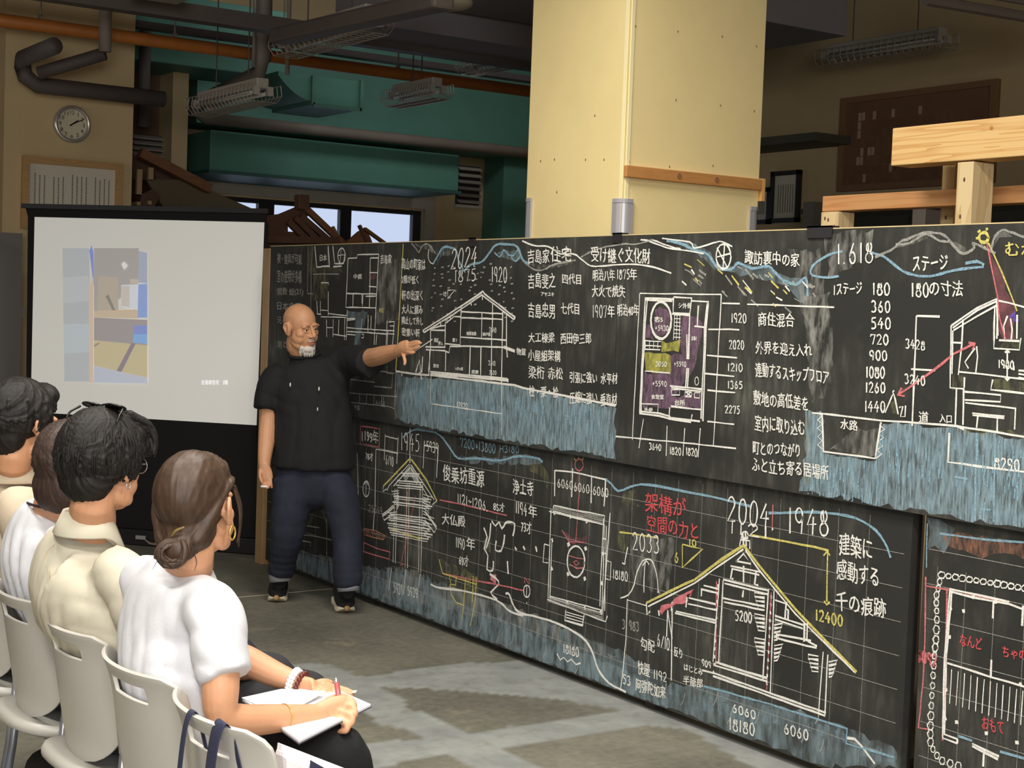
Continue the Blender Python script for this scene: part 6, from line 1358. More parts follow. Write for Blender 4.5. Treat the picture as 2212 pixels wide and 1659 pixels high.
lp = MB(); hM.t(lp, [(-.021, .0885, -.063), (-.008, .0965, -.059), (0, .097, -.0605), (.008, .0965, -.059), (.021, .0885, -.063)], [.002, .0045, .004, .0045, .002], 8); hM.t(lp, [(-.018, .0885, -.068), (0, .0955, -.0715), (.018, .0885, -.068)], [.002, .005, .002], 8)
lp.build('lips', mat('lip_colour', (190, 128, 106), .5), man, smooth=True)
bm_ = MB()
hM.e(bm_, (0, .066, -.102), (.037, .028, .022)); hM.e(bm_, (0, .060, -.120), (.031, .025, .018)); hM.e(bm_, (.036, .044, -.096), (.015, .026, .015)); hM.e(bm_, (-.036, .044, -.096), (.015, .026, .015))
rd_ = random.Random(1)
for i in range(150):
    x = rd_.uniform(-.045, .045); y = .084 - abs(x) * .75 + rd_.uniform(-.012, .006); z = -.096 + rd_.uniform(-.020, .008)
    hM.t(bm_, [(x, y, z), (x * 1.03, y + .006, z - .012), (x * .95, y + .004, z - .026)], [.0028, .0024, .0008], 5, 'round', 2)
bm_.build('beard', mat('white_beard', (212, 204, 194), .8, bump=.4, bscale=300), man, smooth=True)
mt_ = MB(); rd_ = random.Random(8)
for i in range(46):
    x = rd_.uniform(-.028, .028); mt_y = .0965 - abs(x) * .35
    hM.t(mt_, [(x * .8, mt_y + .003, -.045), (x, mt_y + .001, -.0555)], [.0012, .0006], 5, 'round', 1)
mt_.build('moustache', mat('grey_stubble', (190, 176, 162), .9), man)
st_ = MB()
for sg_ in (-1, 1):
    V = []; na, np_ = 14, 10
    for i in range(na + 1):
        for j in range(np_ + 1):
            a = math.radians(sg_ * (62 + 112 * i / na)); ph = 1.22 + .75 * j / np_
            V.append(hM(.0782 * math.sin(ph) * math.sin(a), -.012 + .0978 * math.sin(ph) * math.cos(a), .036 + .0897 * math.cos(ph)))
    st_.add(V, [(i * (np_ + 1) + j, (i + 1) * (np_ + 1) + j, (i + 1) * (np_ + 1) + j + 1, i * (np_ + 1) + j + 1) for i in range(na) for j in range(np_)])
st_.build('hair', chalk('cropped_grey_hair', (160, 146, 132), .4, .8, .0, .32, 420), man, smooth=True)
# black tee
ts = MB()
ts.tube([W(656, 761, DM + .004), W(660, 776, DM + .016), W(663, 789, DM + .02), W(668, 812, DM), W(672, 850, DM - .01), W(676, 910, DM - .02), W(678, 960, DM - .02), W(677, 1010, DM - .01)], [(.079, .070), (.092, .078), (.15, .098), (.20, .115), (.205, .128), (.203, .132), (.213, .138), (.222, .142)], 28, IR, 'flat', 4)
ts.tube([W(612, 806, DM), W(592, 820, DM - .01), W(580, 850, DM - .02), W(573, 886, DM - .03)], [(.07, .075), (.074, .08), (.070, .078), (.066, .074)], 18, IR, 'flat', 4)
ts.tube([W(728, 788, DM + .02), W(758, 780, DM - .02), W(782, 780, DM - .14), W(802, 781, DM - .24)], [(.095, .085), (.088, .085), (.084, .080), (.086, .076)], 18, None, 'flat', 4)
ts.tube([W(790, 790, DM - .18), W(797, 812, DM - .22)], [.05, .025], 12, None, 'round', 1)
m_tee = mat('black_cotton', (17, 18, 19), .85, bump=.15, bscale=250)
blob('black_tee', ts, m_tee, man, .011, 7, cloth_post(.007, 3, [(W(740, 830, DM - .1), IR + [0, 0, .6], .07, .012, .16), (W(610, 860, DM - .05), np.array([0, 0, 1.]) + IR * .4, .08, .010, .13), (W(680, 960, DM - .1), IR, .10, .010, .25)]))
cl = MB()
for i in range(28):
    t = 2 * math.pi * i / 28
cl.tube([W(656 + 34 * math.cos(t), 764 + 9 * math.sin(t) - 2 * math.cos(t), DM + .006 - .070 * math.sin(t)) for t in np.linspace(0, 2 * math.pi, 29)[:-1]], .009, 8, closed=True)
cl.build('collar', m_tee, man, smooth=True)
mk = MB()
for px, py in ((627, 831), (689, 840)):
    q = W(px, py, DM - .155); mk.ell(q, (.004, .004, .011), None, 8, 6)
q = W(686, 884, DM - .168); mk.ell(q, (.003, .003, .01), None, 8, 6)
mk.build('chalk_smudge', mat('chalk_mark', (226, 224, 218), .9), man)
# jeans
jn = MB()
jn.tube([W(677, 985, DM), W(677, 1020, DM), W(676, 1056, DM)], [(.180, .115), (.195, .12), (.19, .115)], 24, IR, 'round', 4)
jn.tube([W(632, 1040, DM), W(629, 1090, DM - .02), W(622, 1150, DM - .03), W(612, 1205, DM + .03), W(606, 1236, DM + .07), W(604, 1247, DM + .07)], [(.108, .115), (.102, .108), (.088, .095), (.074, .085), (.070, .080), (.056, .066)], 20, IR, 'flat', 4)
jn.tube([W(720, 1040, DM), W(736, 1090, DM - .06), W(748, 1150, DM - .12), W(750, 1215, DM - .17), W(751, 1255, DM - .18), W(752, 1268, DM - .18)], [(.105, .115), (.096, .106), (.080, .093), (.074, .085), (.074, .082), (.058, .068)], 20, IR, 'flat', 4)
m_denim = mat('dark_denim', (22, 25, 38), .85, rgb2=(34, 40, 57), vscale=5, bump=.2, bscale=220)
blob('jeans', jn, m_denim, man, .010, 3, cloth_post(.007, 9, [(W(610, 1215, DM), (0, 0, 1), .04, .007, .09), (W(750, 1235, DM - .18), (0, 0, 1), .04, .007, .09), (W(735, 1110, DM - .1), (0, 0, 1), .09, .008, .12), (W(625, 1130, DM - .05), (0, 0, 1), .09, .007, .12)]))
for p, q in (((605, 1240, DM + .07), (606, 1257, DM + .065)), ((752, 1259, DM - .18), (753, 1277, DM - .185))):
    MB().tube([W(*p), W(*q)], [(.060, .066), (.056, .064)], 20, IR).build('rolled_cuff', mat('pale_cuff', (132, 134, 138), .85, bump=.2, bscale=200), man, smooth=True)
# running shoes
m_sole = mat('cream_sole', (222, 212, 186), .6); m_knit = mat('black_knit', (20, 20, 21), .85, bump=.3, bscale=200); m_gum = mat('tan_toe', (168, 132, 86), .6); m_dot = mat('white_lace', (232, 232, 228), .6)
def shoe(toe, az, ank):
    """toe = point on the floor under the tip, az = direction the toe points"""
    a = math.radians(az); f = np.array([math.sin(a), math.cos(a), 0]); l = np.array([-math.cos(a), math.sin(a), 0]); u = np.array([0, 0, 1.])
    def P(x, y, z): return toe + l * x + f * (y) + u * z
    out = [(0, 0), (.030, -.008), (.047, -.035), (.051, -.075), (.045, -.13), (.040, -.18), (.042, -.23), (.036, -.268), (0, -.285)]
    pts = out + [(-x, y) for x, y in out[-2:0:-1]]; pts = catmull(np.array([(x, y, 0) for x, y in pts + pts[:1]]), 3)[:-1, :2]
    n = len(pts); V = []
    def spring(y): return .022 * max(0, (y + .05) / .05) ** 2
    for k, z0, z1 in ((.94, 0, .0), (1.03, .010, .012), (.99, .024, .03), (.90, .027, .03)):
        for x, y in pts: V.append(P(x * k, -.14 + (y + .14) * k, z0 + spring(y) + (.014 if (z0 > .02 and y < -.2) else 0)))
    F = [(q * n + i, q * n + (i + 1) % n, (q + 1) * n + (i + 1) % n, (q + 1) * n + i) for q in range(3) for i in range(n)] + [tuple(range(n))[::-1], tuple(3 * n + i for i in range(n))]
    mb = MB()
    up = MB().tube([P(0, -.020, .042), P(0, -.05, .052), P(0, -.10, .066), P(0, -.15, .082), P(0, -.20, .088), P(0, -.262, .07)], [(.039, .026), (.051, .036), (.052, .046), (.046, .058), (.042, .062), (.034, .048)], 20, l, 'round', 4)
    up.tube([P(0, -.205, .07), P(0, -.20, .12)] + [ank], [(.038, .052), (.036, .050), (.034, .042)], 18, l, 'flat', 2)
    r = blob('sneaker', up, m_knit, man, .005, 3)
    link('sole', V, F, m_sole, r, True)
    MB().ell(P(0, .006, .030), (.017, .010, .015), None, 14, 8).build('toe_bumper', m_gum, r, smooth=True)
    d = MB()
    for y, z in ((-.095, .105), (-.165, .143)): d.ell(P(0, y, z), (.011, .008, .006), None, 10, 6)
    d.build('lace', m_dot, r, smooth=True)
LOSm = math.degrees(math.atan2(-TW[0], -TW[1]))
shoe(on_z(597, 1303, 0), LOSm + 180 + 4, W(604, 1258, DM + .07))
shoe(on_z(749, 1326, 0), LOSm + 180 - 8, W(752, 1277, DM - .185))
# chalk held in the hanging hand
c_ = W(571, 1051, hd_ - .035)
tag(MB().tube([c_ + IR * -.018, c_ + IR * .016], .0058, 10).build('chalk_stick', mat('chalk_white', (240, 240, 238), .9), smooth=True), 'short stick of white chalk in the bald man\'s lowered hand', 'chalk')
# ================================================================== seated listeners
YA = np.array([0, 1., 0])
def legs(mb, y, kneeR, kneeL, r=.075):
    mb.tube([(1.28, y, .52), (1.40, y, .52), (1.48, y, .52)], [(.155, .075), (.165, .075), (.15, .072)], 20, YA, 'round', 4)
    for s, k in ((-1, kneeR), (1, kneeL)):
        k = np.array(k, float)
        mb.tube([(1.42, y + s * .085, .522), (1.42 + (k[0] - 1.42) * .5, (y + s * .085 + k[1]) / 2, (.53 + k[2]) / 2), k, k + [.02, 0, -.12], k + [-.02, 0, -.32], (k[0] - .05, k[1], .09)], [.078, .076, r, .064, .058, .055], 16, None, 'round', 4)
def shoes_simple(y0, y1, x, parent):
    for yy in (y0, y1):
        s = MB().tube([(x - .12, yy, .045), (x - .03, yy, .05), (x + .07, yy, .038), (x + .13, yy, .03)], [(.034, .045), (.038, .048), (.042, .036), (.030, .026)], 14, YA, 'round', 4)
        blob('shoe', s, m_knit, parent, .007, 2)

# ---------------------------------------------- woman with the low bun, writing
hB = Head(W(424, 1100, 3.42), 47, 5, -2, .99)
wb = empty('person', (1.35, PY['bun'], 0), 'woman with brown hair in a low bun and white tee writing on a pad', 'person')
b = MB(); head_shapes(b, hB)
nk = W(404, 1232, 3.46)
b.tube([hB(0, -.02, -.05), hB(0, -.035, -.10), nk, W(386, 1330, 3.47)], [.050, .050, .058, .05], 16, None, 'round', 4)
b.tube([W(378, 1345, 3.47), W(362, 1400, 3.47), (1.345, 3.22, .55)], [(.11, .05), (.12, .06), (.12, .06)], 14, YA, 'round', 3)
sR = W(462, 1345, 3.32); eR = W(470, 1543, 3.25); wR = W(688, 1543, 3.44)
b.tube([W(385, 1340, 3.45), sR, W(472, 1400, 3.285), W(476, 1470, 3.26), eR + [.01, 0, .0], W(520, 1556, 3.29), W(585, 1553, 3.35), W(640, 1548, 3.40), wR], [.034, .036, .041, .042, .037, .036, .033, .028, .0235], 16, None, 'round', 4)
b.tube([W(684, 1544, 3.44), W(712, 1536, 3.46), W(738, 1532, 3.475), W(746, 1532, 3.48)], [(.026, .020), (.032, .020), (.034, .019), (.032, .016)], 14, np.array([0, 0, 1.]) , 'round', 4)
K = 3.47
tubes_hand(b, [[W(738, 1506, K + .02), W(758, 1511, K + .008), W(765, 1527, K - .004), W(752, 1545, K - .004)],
               [W(740, 1522, K + .0), W(763, 1528, K - .012), W(766, 1546, K - .022), W(748, 1557, K - .016)],
               [W(738, 1538, K - .02), W(759, 1546, K - .03), W(759, 1563, K - .036), W(742, 1569, K - .028)],
               [W(730, 1554, K - .03), W(749, 1564, K - .04), W(748, 1578, K - .044), W(733, 1580, K - .034)],
               [W(706, 1514, K + .03), W(724, 1506, K + .034), W(742, 1516, K + .03), W(752, 1532, K + .018)]], .0078)
sL = np.array([1.28, PY['bun'] + .20, .925]); eL = W(500, 1408, 3.74); wL = W(648, 1478, 3.70)
b.tube([W(370, 1340, 3.5), sL, (sL + eL) / 2 + [-.01, .01, 0], eL, W(540, 1430, 3.73), W(590, 1455, 3.72), wL], [.04, .042, .041, .037, .037, .033, .024], 14, None, 'round', 4)
b.tube([wL, W(680, 1490, 3.69), W(706, 1494, 3.68)], [(.026, .019), (.040, .018), (.042, .016)], 14, np.array([-.5, .83, 0]), 'round', 4)
tubes_hand(b, [[W(705, 1481, 3.70), W(728, 1486, 3.70), W(748, 1492, 3.69), W(762, 1497, 3.68)], [W(706, 1490, 3.685), W(730, 1494, 3.68), W(750, 1499, 3.67), W(760, 1501, 3.665)],
               [W(706, 1498, 3.665), W(728, 1502, 3.655), W(744, 1506, 3.64), W(752, 1507, 3.635)], [W(703, 1505, 3.65), W(720, 1509, 3.63), W(734, 1512, 3.62), W(741, 1513, 3.615)],
               [W(680, 1478, 3.705), W(698, 1472, 3.72), W(715, 1474, 3.73)]], .0088)
blob('body', b, m_skin2, wb, .0036, 4, face_post(hB))
eyes(hB, wb)
nl = MB(); 
for p in ((762, 1497, 3.678), (760, 1500, 3.662)): nl.ell(W(*p) + [.004, -.003, .005], (.007, .004, .002), None, 10, 6)
nl.build('fingernails', mat('pale_nail', (244, 214, 200), .3), wb, smooth=True)
# hair combed back into the bun
hr = MB()
hB.e(hr, (0, -.024, .042), (.081, .106, .100), None, 32, 20); hB.e(hr, (0, -.050, -.030), (.066, .062, .070), None, 24, 14); hB.e(hr, (0, .030, .072), (.070, .064, .058), None, 24, 14)
for s in (-1, 1): hB.t(hr, [(s * .068, .050, .062), (s * .077, .020, .056), (s * .077, -.024, .040), (s * .068, -.060, .005), (s * .040, -.090, -.05)], [.009, .010, .011, .014, .020], 12)
BUN = np.array([.0, -.108, -.072])
hB.e(hr, tuple(BUN + [0, .02, .01]), (.040, .040, .040))
def comb(H, C, amp, freq, seed):
    def post(V, N):
        L = (V - H.p) @ H.R / H.sc
        q = L - C; ax = _n(np.array([0, .8, .7])); u = np.array([1., 0, 0]); v = np.cross(ax, u)
        ang = np.arctan2(q @ v, q @ u); r = np.linalg.norm(q, axis=1)
        P = np.stack([ang * freq / 6.28, r * 2.0, np.zeros(len(r))], 1)
        d = amp * (vnoise(P, 6, seed) + .7 * vnoise(P, 15, seed + 1) + .4 * vnoise(P, 30, seed + 2))
        return V + N * (d * H.sc)[:, None]
    return post
hair = blob('hair', hr, m_hair_br, wb, .0035, 4, comb(hB, BUN, .0016, 6, 3))
bn = MB(); rd_ = random.Random(12)
for i in range(26):
    ph = rd_.uniform(0, 6.28); rr = .020 + .014 * rd_.random(); tilt = rd_.uniform(-.5, .5); pts = []
    for j in range(14):
        t = ph + j / 13 * rd_.uniform(3.6, 5.2); rad = rr * (1 - .25 * j / 13)
        pts.append(hB(BUN[0] + rad * math.cos(t) * 1.05, BUN[1] - .012 + .018 * math.sin(t * 1.0 + tilt * 3) + tilt * .016, BUN[2] + rad * math.sin(t)))
    bn.tube(pts, [(.0075 * hB.sc, .0055 * hB.sc)] * 13 + [(.003, .002)], 7, None, 'round', 2)
hB.e(bn, tuple(BUN + [0, -.006, 0]), (.030, .022, .030))
bn.build('hair_bun', m_hair_br, wb, smooth=True)
lk = MB(); rd_ = random.Random(5)
for i in range(6):
    x = rd_.uniform(-.03, .045); hB.t(lk, [(x, -.085, -.075), (x * 1.3 + rd_.uniform(-.01, .01), -.088, -.10), (x * 1.5 + rd_.uniform(-.02, .02), -.075, -.125)], [.0012, .0008, .0004], 5, 'round', 3)
for i in range(9):
    hB.t(lk, [(-.068 - .0006 * i, .056, .045), (-.078, .062 + .0015 * i, -.005), (-.080, .060 + rd_.uniform(-.004, .006), -.045), (-.074, .056 + rd_.uniform(-.008, .008), -.085 - rd_.random() * .02)], [.003, .003, .0022, .0006], 6, 'round', 4)
hB.t(lk, [(.045, -.100, -.06), (.058, -.118, -.055), (.070, -.122, -.045)], [.003, .002, .0008], 5)
lk.build('loose_strands', m_hair_br, wb, smooth=True)
hB_p = MB(); hB.t(hB_p, [(.004, -.120, -.035), (-.008, -.124, -.022), (-.026, -.122, -.014)], [.003, .0035, .002], 8); hB_p.build('hair_clip', mat('olive_clip', (150, 128, 78), .35, metal=.3), wb, smooth=True)
er = MB(); c = np.array([-.088, -.002, -.052]); 
er.tube([hB(c[0], c[1] + .0155 * math.sin(t), c[2] + .0155 * math.cos(t)) for t in np.linspace(0, 6.283, 25)[:-1]], .0022, 8, closed=True)
er.build('hoop_earring', m_gold, wb, smooth=True)
nc = MB(); npts = [W(352, 1196, 3.50), W(376, 1206, 3.43), W(396, 1222, 3.40), W(420, 1240, 3.385), W(436, 1243, 3.40)]
nc.tube(npts, .0016, 6, sub=6)
for p in catmull(np.array(npts), 5)[3:]: nc.ell(p, .0028, None, 6, 4)
nc.build('necklace', m_gold, wb, smooth=True)
# white tee
t = MB()
t.tube([W(398, 1222, 3.46), W(394, 1244, 3.465), W(386, 1284, 3.465), W(368, 1380, 3.47), (1.28, 3.20, .70), (1.30, 3.21, .60), (1.355, 3.21, .50)], [(.078, .066), (.132, .080), (.182, .100), (.172, .112), (.148, .104), (.148, .104), (.16, .115)], 28, YA, 'flat', 4)
t.tube([W(420, 1296, 3.41), W(456, 1315, 3.33), W(472, 1352, 3.295), W(474, 1405, 3.28), W(480, 1440, 3.272), W(489, 1466, 3.262)], [(.062, .062), (.066, .062), (.064, .060), (.062, .060), (.062, .061), (.062, .062)], 18, None, 'flat', 4)
t.tube([W(330, 1270, 3.56), sL, (sL * .55 + eL * .45)], [(.07, .07), .066, .062], 16, None, 'flat', 4)
m_wtee = mat('white_cotton', (212, 212, 217), .85, bump=.08, bscale=260)
blob('white_tee', t, m_wtee, wb, .009, 9, cloth_post(.0045, 21, [(W(300, 1430, 3.38), YA + [.0, 0, -.35], .055, .007, .12), (W(440, 1450, 3.33), np.array([.6, .4, .5]), .05, .010, .10), (W(480, 1400, 3.22), np.array([.5, 0, .8]), .05, .005, .08), (W(360, 1330, 3.38), np.array([.3, 1, .3]), .07, .006, .12)]))
sm_ = MB()
cpts = [W(x, y, d) for x, y, d in ((338, 1204, 3.53), (345, 1222, 3.44), (372, 1238, 3.385), (405, 1246, 3.375), (436, 1250, 3.38), (452, 1262, 3.40))]
tr_ = MB(); legs(tr_, PY['bun'], (1.615, 3.05, .555), (1.62, 3.34, .535), .070)
blob('black_trousers', tr_, mat('black_twill', (15, 15, 16), .85, bump=.15, bscale=200), wb, .011, 3, cloth_post(.006, 31, [((1.55, 3.0, .58), (1, 0, .3), .07, .008, .14)]))
shoes_simple(3.05, 3.34, 1.61, wb)
# bracelets
def beads(name, p, ax, rad, n, br, m, squash=1):
    mb = MB(); ax = _n(np.array(ax)); u = _n(np.cross(ax, [0, 0, 1.])); v = np.cross(ax, u)
    for i in range(n):
        a = 2 * math.pi * i / n; mb.ell(np.array(p) + u * rad * math.cos(a) + v * rad * math.sin(a), (br, br, br * squash), None, 10, 7)
    return mb.build(name, m, wb, smooth=True)
axL = wL - W(590, 1455, 3.72)
beads('white_bead_bracelet', W(633, 1472, 3.705), axL, .031, 20, .0062, mat('white_bead', (226, 222, 220), .3)); beads('white_bead_bracelet', W(639, 1475, 3.704), axL, .030, 20, .0055, MATS['white_bead'])
beads('red_bead_bracelet', W(650, 1480, 3.70), axL, .030, 17, .0068, mat('dark_red_bead', (92, 34, 32), .25))
axR = wR - W(585, 1553, 3.35); c = W(614, 1551, 3.375); ax = _n(axR); u = _n(np.cross(ax, [0, 0, 1.])); v = np.cross(ax, u)
MB().tube([c + (u * math.cos(a) + v * math.sin(a)) * .0315 for a in np.linspace(0, 6.283, 29)[:-1]], .0011, 6, closed=True).build('chain_bracelet', m_gold, wb, smooth=True)
# writing pad and pen
zp = .652
A, B_, C_, D_ = (on_z(522, 1509, zp), on_z(690, 1472, zp), on_z(803, 1521, zp), on_z(646, 1601, zp))
pad = empty('writing_pad', (A + C_) / 2 - [0, 0, .02], 'white sheets on a clipboard on the lap of the woman writing', 'writing pad')
MB().prism([p - [0, 0, .008] for p in (A, B_, C_, D_)], (0, 0, .003)).build('clipboard', mat('clipboard_grey', (92, 92, 104), .5), pad)
ctr = (A + B_ + C_ + D_) / 4
MB().prism([ctr + (p - ctr) * .985 - [0, 0, .005] for p in (A, B_, C_, D_)], (0, 0, .005)).build('paper_sheet', MATS['white_paper'], pad)
MB().prism([A + [0, 0, .0005], (A + B_) / 2 + [0, 0, .0005], (A + B_ + C_ * 2) / 4 + [0, 0, .012], (A + D_) / 2 + [.03, 0, .0005]], (0, 0, .002)).build('folded_sheet', MATS['white_paper'], pad)
pn = empty('pen', W(735, 1525, K - .0), 'rose red pen with silver clip in the writing woman\'s right hand', 'pen')
p0, p1 = W(727, 1476, K + .04), W(739, 1560, K - .02); d = _n(p1 - p0)
MB().tube([p0, p0 + (p1 - p0) * .9], .0062, 12).build('barrel', mat('rose_barrel', (176, 84, 88), .35), pn, smooth=True)
MB().tube([p0 - d * .010, p0], .0045, 10).ell(p0 - d * .010, .0045, None, 8, 6).tube([p0 + [.006, 0, .0], p0 + d * .03 + [.006, 0, 0]], .0016, 6).tube([p0 + (p1 - p0) * .9, p1 + d * .016, p1 + d * .026], [.0058, .003, .0008], 10).build('metal_clip', m_silver, pn, smooth=True)

# ---------------------------------------------- person in the cream shirt
hC = Head(W(222, 1008, 3.77), 60, 0, 0, .98)
pc = empty('person', (1.35, PY['cream'], 0), 'person with tousled black hair, cream shirt and sunglasses pushed up', 'person')
b = MB(); head_shapes(b, hC)
b.tube([hC(0, -.02, -.05), hC(0, -.035, -.09), W(198, 1135, 3.80), W(185, 1260, 3.84)], [.054, .054, .060, .05], 16, None, 'round', 4)
ycm = PY['cream']
b.tube([W(182, 1275, 3.84), W(172, 1330, 3.86), (1.35, ycm, .55)], [(.11, .05), (.12, .06), (.12, .06)], 14, YA, 'round', 3)
sRc = np.array([1.27, ycm - .19, .915])
b.tube([(1.28, ycm, .84), sRc - [0, -.02, .04], (1.30, ycm - .225, .76), (1.42, ycm - .20, .70), (1.54, ycm - .13, .66), (1.66, ycm - .08, .63)], [.04, .046, .044, .038, .034, .026], 14, None, 'round', 4)
b.tube([(1.28, ycm, .86), (1.26, ycm + .2, .90), (1.30, ycm + .23, .72), (1.52, ycm + .13, .66), (1.64, ycm + .06, .63)], [.04, .046, .042, .035, .026], 14, None, 'round', 4)
for s, wp in ((-1, (1.67, ycm - .075, .628)), (1, (1.65, ycm + .055, .628))):
    w_ = np.array(wp); b.tube([w_, w_ + [.04, s * -.01, -.005]], [(.030, .018), (.036, .016)], 12, YA, 'round', 2)
    tubes_hand(b, [[w_ + [.05, o, -.004], w_ + [.08, o * 1.1, -.012], w_ + [.105, o * 1.1, -.028]] for o in (-.030, -.010, .010, .028)] + [[w_ + [.01, s * -.035, 0], w_ + [.04, s * -.055, -.006], w_ + [.06, s * -.058, -.012]]])
blob('body', b, m_skin2, pc, .0042, 4, face_post(hC)); eyes(hC, pc)
hr = MB()
hC.e(hr, (0, -.020, .050), (.092, .116, .106), None, 28, 18); hC.e(hr, (0, -.060, -.020), (.076, .062, .070), None, 24, 14); hC.e(hr, (0, .062, .078), (.078, .056, .046), None, 24, 14); hC.e(hr, (-.040, .086, .050), (.036, .034, .034)); hC.e(hr, (.040, .086, .050), (.036, .034, .034))
for s in (-1, 1): hC.e(hr, (s * .074, .004, .042), (.018, .06, .036))
locks(hr, hC, 120, .1, 4, lift=.016, zlow=-.055, w=.017, front=.045)
rd_ = random.Random(14)
for i in range(46):
    a = rd_.uniform(-1.2, 1.2); x = -.075 * math.sin(a); y = .075 + .045 * math.cos(a)
    hC.t(hr, [(x * .6, y * .55, .135), (x, y, .105), (x * 1.15, y * 1.10 + .004, .06), (x * 1.2 + rd_.uniform(-.015, .015), y * 1.02, .03 + rd_.uniform(-.012, .012))], [.010, .010, .008, .002], 6, 'round', 3)
blob('hair', hr, m_hair_dk, pc, .0034, 2, comb(hC, np.array([0, -.03, .16]), .0024, 26, 8))
lkc = MB(); locks(lkc, hC, 230, .1, 44, lift=.0185, zlow=-.05, w=.0042, front=.04); 
rd_ = random.Random(15)
for i in range(0):
    a = rd_.uniform(0, 6.28); hC.t(lkc, [(.03 * math.cos(a), -.03 + .03 * math.sin(a), .150), (.06 * math.cos(a), -.03 + .06 * math.sin(a), .165 + rd_.uniform(-.01, .012)), (.10 * math.cos(a), -.02 + .10 * math.sin(a), .14 + rd_.uniform(-.03, .02))], [.001, .001, .0004], 4, 'round', 3)
lkc.build('hair_locks', m_hair_dk, pc, smooth=True)
sg = MB()
for s in (-1, 1):
    hC.t(sg, [(s * .082, -.046, .122), (s * .080, -.034, .138), (s * .070, -.012, .151)], [.0028, .003, .0035], 8)
    c = np.array([s * .037, .0, .155]); R = []
    sg.tube([hC(c[0] + .028 * math.cos(t), c[1] + .020 * math.sin(t), c[2] - .008 * math.sin(t)) for t in np.linspace(0, 6.283, 21)[:-1]], .003 * hC.sc, 7, closed=True)
hC.t(sg, [(-.010, .004, .157), (0, .005, .159), (.010, .004, .157)], .0028, 7)
sg.build('sunglasses', m_blackp, pc, smooth=True)
ln = MB()
for s in (-1, 1): hC.e(ln, (s * .037, .0, .155), (.026, .019, .003), rx(-20), 16, 8)
ln.build('dark_lens', mat('dark_lens', (20, 20, 24), .08), pc, smooth=True)
sp = MB()
for s in (-1, 1):
    sp.tube([hC(s * .034 + .023 * math.cos(t), .104, -.002 + .021 * math.sin(t)) for t in np.linspace(0, 6.283, 23)[:-1]], .0013, 6, closed=True)
    hC.t(sp, [(s * .057, .103, .004), (s * .082, .060, .008), (s * .090, -.005, .012), (s * .092, -.02, -.004)], .0014, 6)
hC.t(sp, [(-.011, .105, .002), (0, .108, .006), (.011, .105, .002)], .0013, 6)
sp.build('spectacles', m_silver, pc, smooth=True)
e_ = MB(); c = np.array([-.087, -.003, -.036]); e_.tube([hC(c[0], c[1] + .008 * math.sin(t), c[2] - .006 + .008 * math.cos(t)) for t in np.linspace(.6, 5.6, 17)], .0015, 7); e_.build('hoop_earring', m_silver, pc, smooth=True)
m_cream = mat('cream_linen', (204, 197, 177), .85, bump=.05, bscale=220)
t = MB()
t.tube([W(194, 1150, 3.81), W(190, 1175, 3.82), W(186, 1215, 3.84), W(176, 1290, 3.86), (1.28, ycm, .76), (1.30, ycm, .66), (1.34, ycm, .50)], [(.072, .070), (.120, .088), (.185, .112), (.198, .122), (.19, .125), (.175, .115), (.172, .115)], 28, YA, 'flat', 4)
t.tube([(1.25, ycm - .09, .935), (1.262, ycm - .165, .905), (1.28, ycm - .205, .85), (1.30, ycm - .225, .80), (1.32, ycm - .23, .745)], [(.06, .06), (.066, .064), (.068, .066), (.070, .068), (.074, .07)], 18, None, 'flat', 4)
t.tube([(1.25, ycm + .09, .965), (1.262, ycm + .17, .935), (1.275, ycm + .21, .86), (1.29, ycm + .23, .76)], [(.07, .07), .072, .072, .074], 18, None, 'flat', 4)
yk = W(150, 1240, 3.73)
blob('cream_shirt', t, m_cream, pc, .010, 9, cloth_post(.004, 41, [(W(110, 1320, 3.75), YA + [0, 0, .2], .05, .008, .14), (W(240, 1330, 3.66), np.array([.5, .3, .8]), .055, .007, .12), (W(170, 1370, 3.72), np.array([0, .5, 1.]), .05, .006, .10), (W(90, 1270, 3.80), np.array([0, 1, .2]), .06, .006, .10)]))
# folded shirt collar
co = MB(); V = []; n = 26
for i in range(n + 1):
    a = math.radians(-150 + 300 * i / n)     # 0 = nape
    ce = W(196, 1128, 3.80); bk = np.array([-.97, .22, 0]); sd = np.array([.22, .97, 0]); op = max(0, abs(math.degrees(a)) - 110) / 40
    dr = bk * math.cos(a) + sd * math.sin(a)
    up = np.array([0, 0, 1.])
    V += [ce + dr * .066 - up * (.03 + .03 * op), ce + dr * .0625 + up * (.028 - .03 * op), ce + dr * .069 + up * (.032 - .035 * op), ce + dr * (.092 + .012 * abs(math.sin(a))) - up * (.024 + .045 * op), ce + dr * (.090 + .012 * abs(math.sin(a))) - up * (.028 + .045 * op)]
k = 5; F = [(i * k + j, (i + 1) * k + j, (i + 1) * k + j + 1, i * k + j + 1) for i in range(n) for j in range(k - 1)]
cobj = link('collar', V, F, m_cream, pc, True); sd_ = cobj.modifiers.new('solid', 'SOLIDIFY'); sd_.thickness = .004
MB().tube([W(92, 1212, 3.745), W(103, 1190, 3.76), W(122, 1172, 3.775)], .001, 5).tube([W(103, 1300, 3.70), W(104, 1260, 3.712), W(103, 1225, 3.73)], .0016, 5, sub=3).build('back_seam', mat('seam_shadowline', (176, 164, 138), .9), pc)
tr_ = MB(); legs(tr_, ycm, (1.78, ycm - .11, .55), (1.78, ycm + .11, .55)); blob('trousers', tr_, mat('charcoal_twill', (40, 40, 44), .85), pc, .013, 3, cloth_post(.005, 51)); shoes_simple(ycm - .11, ycm + .11, 1.75, pc)

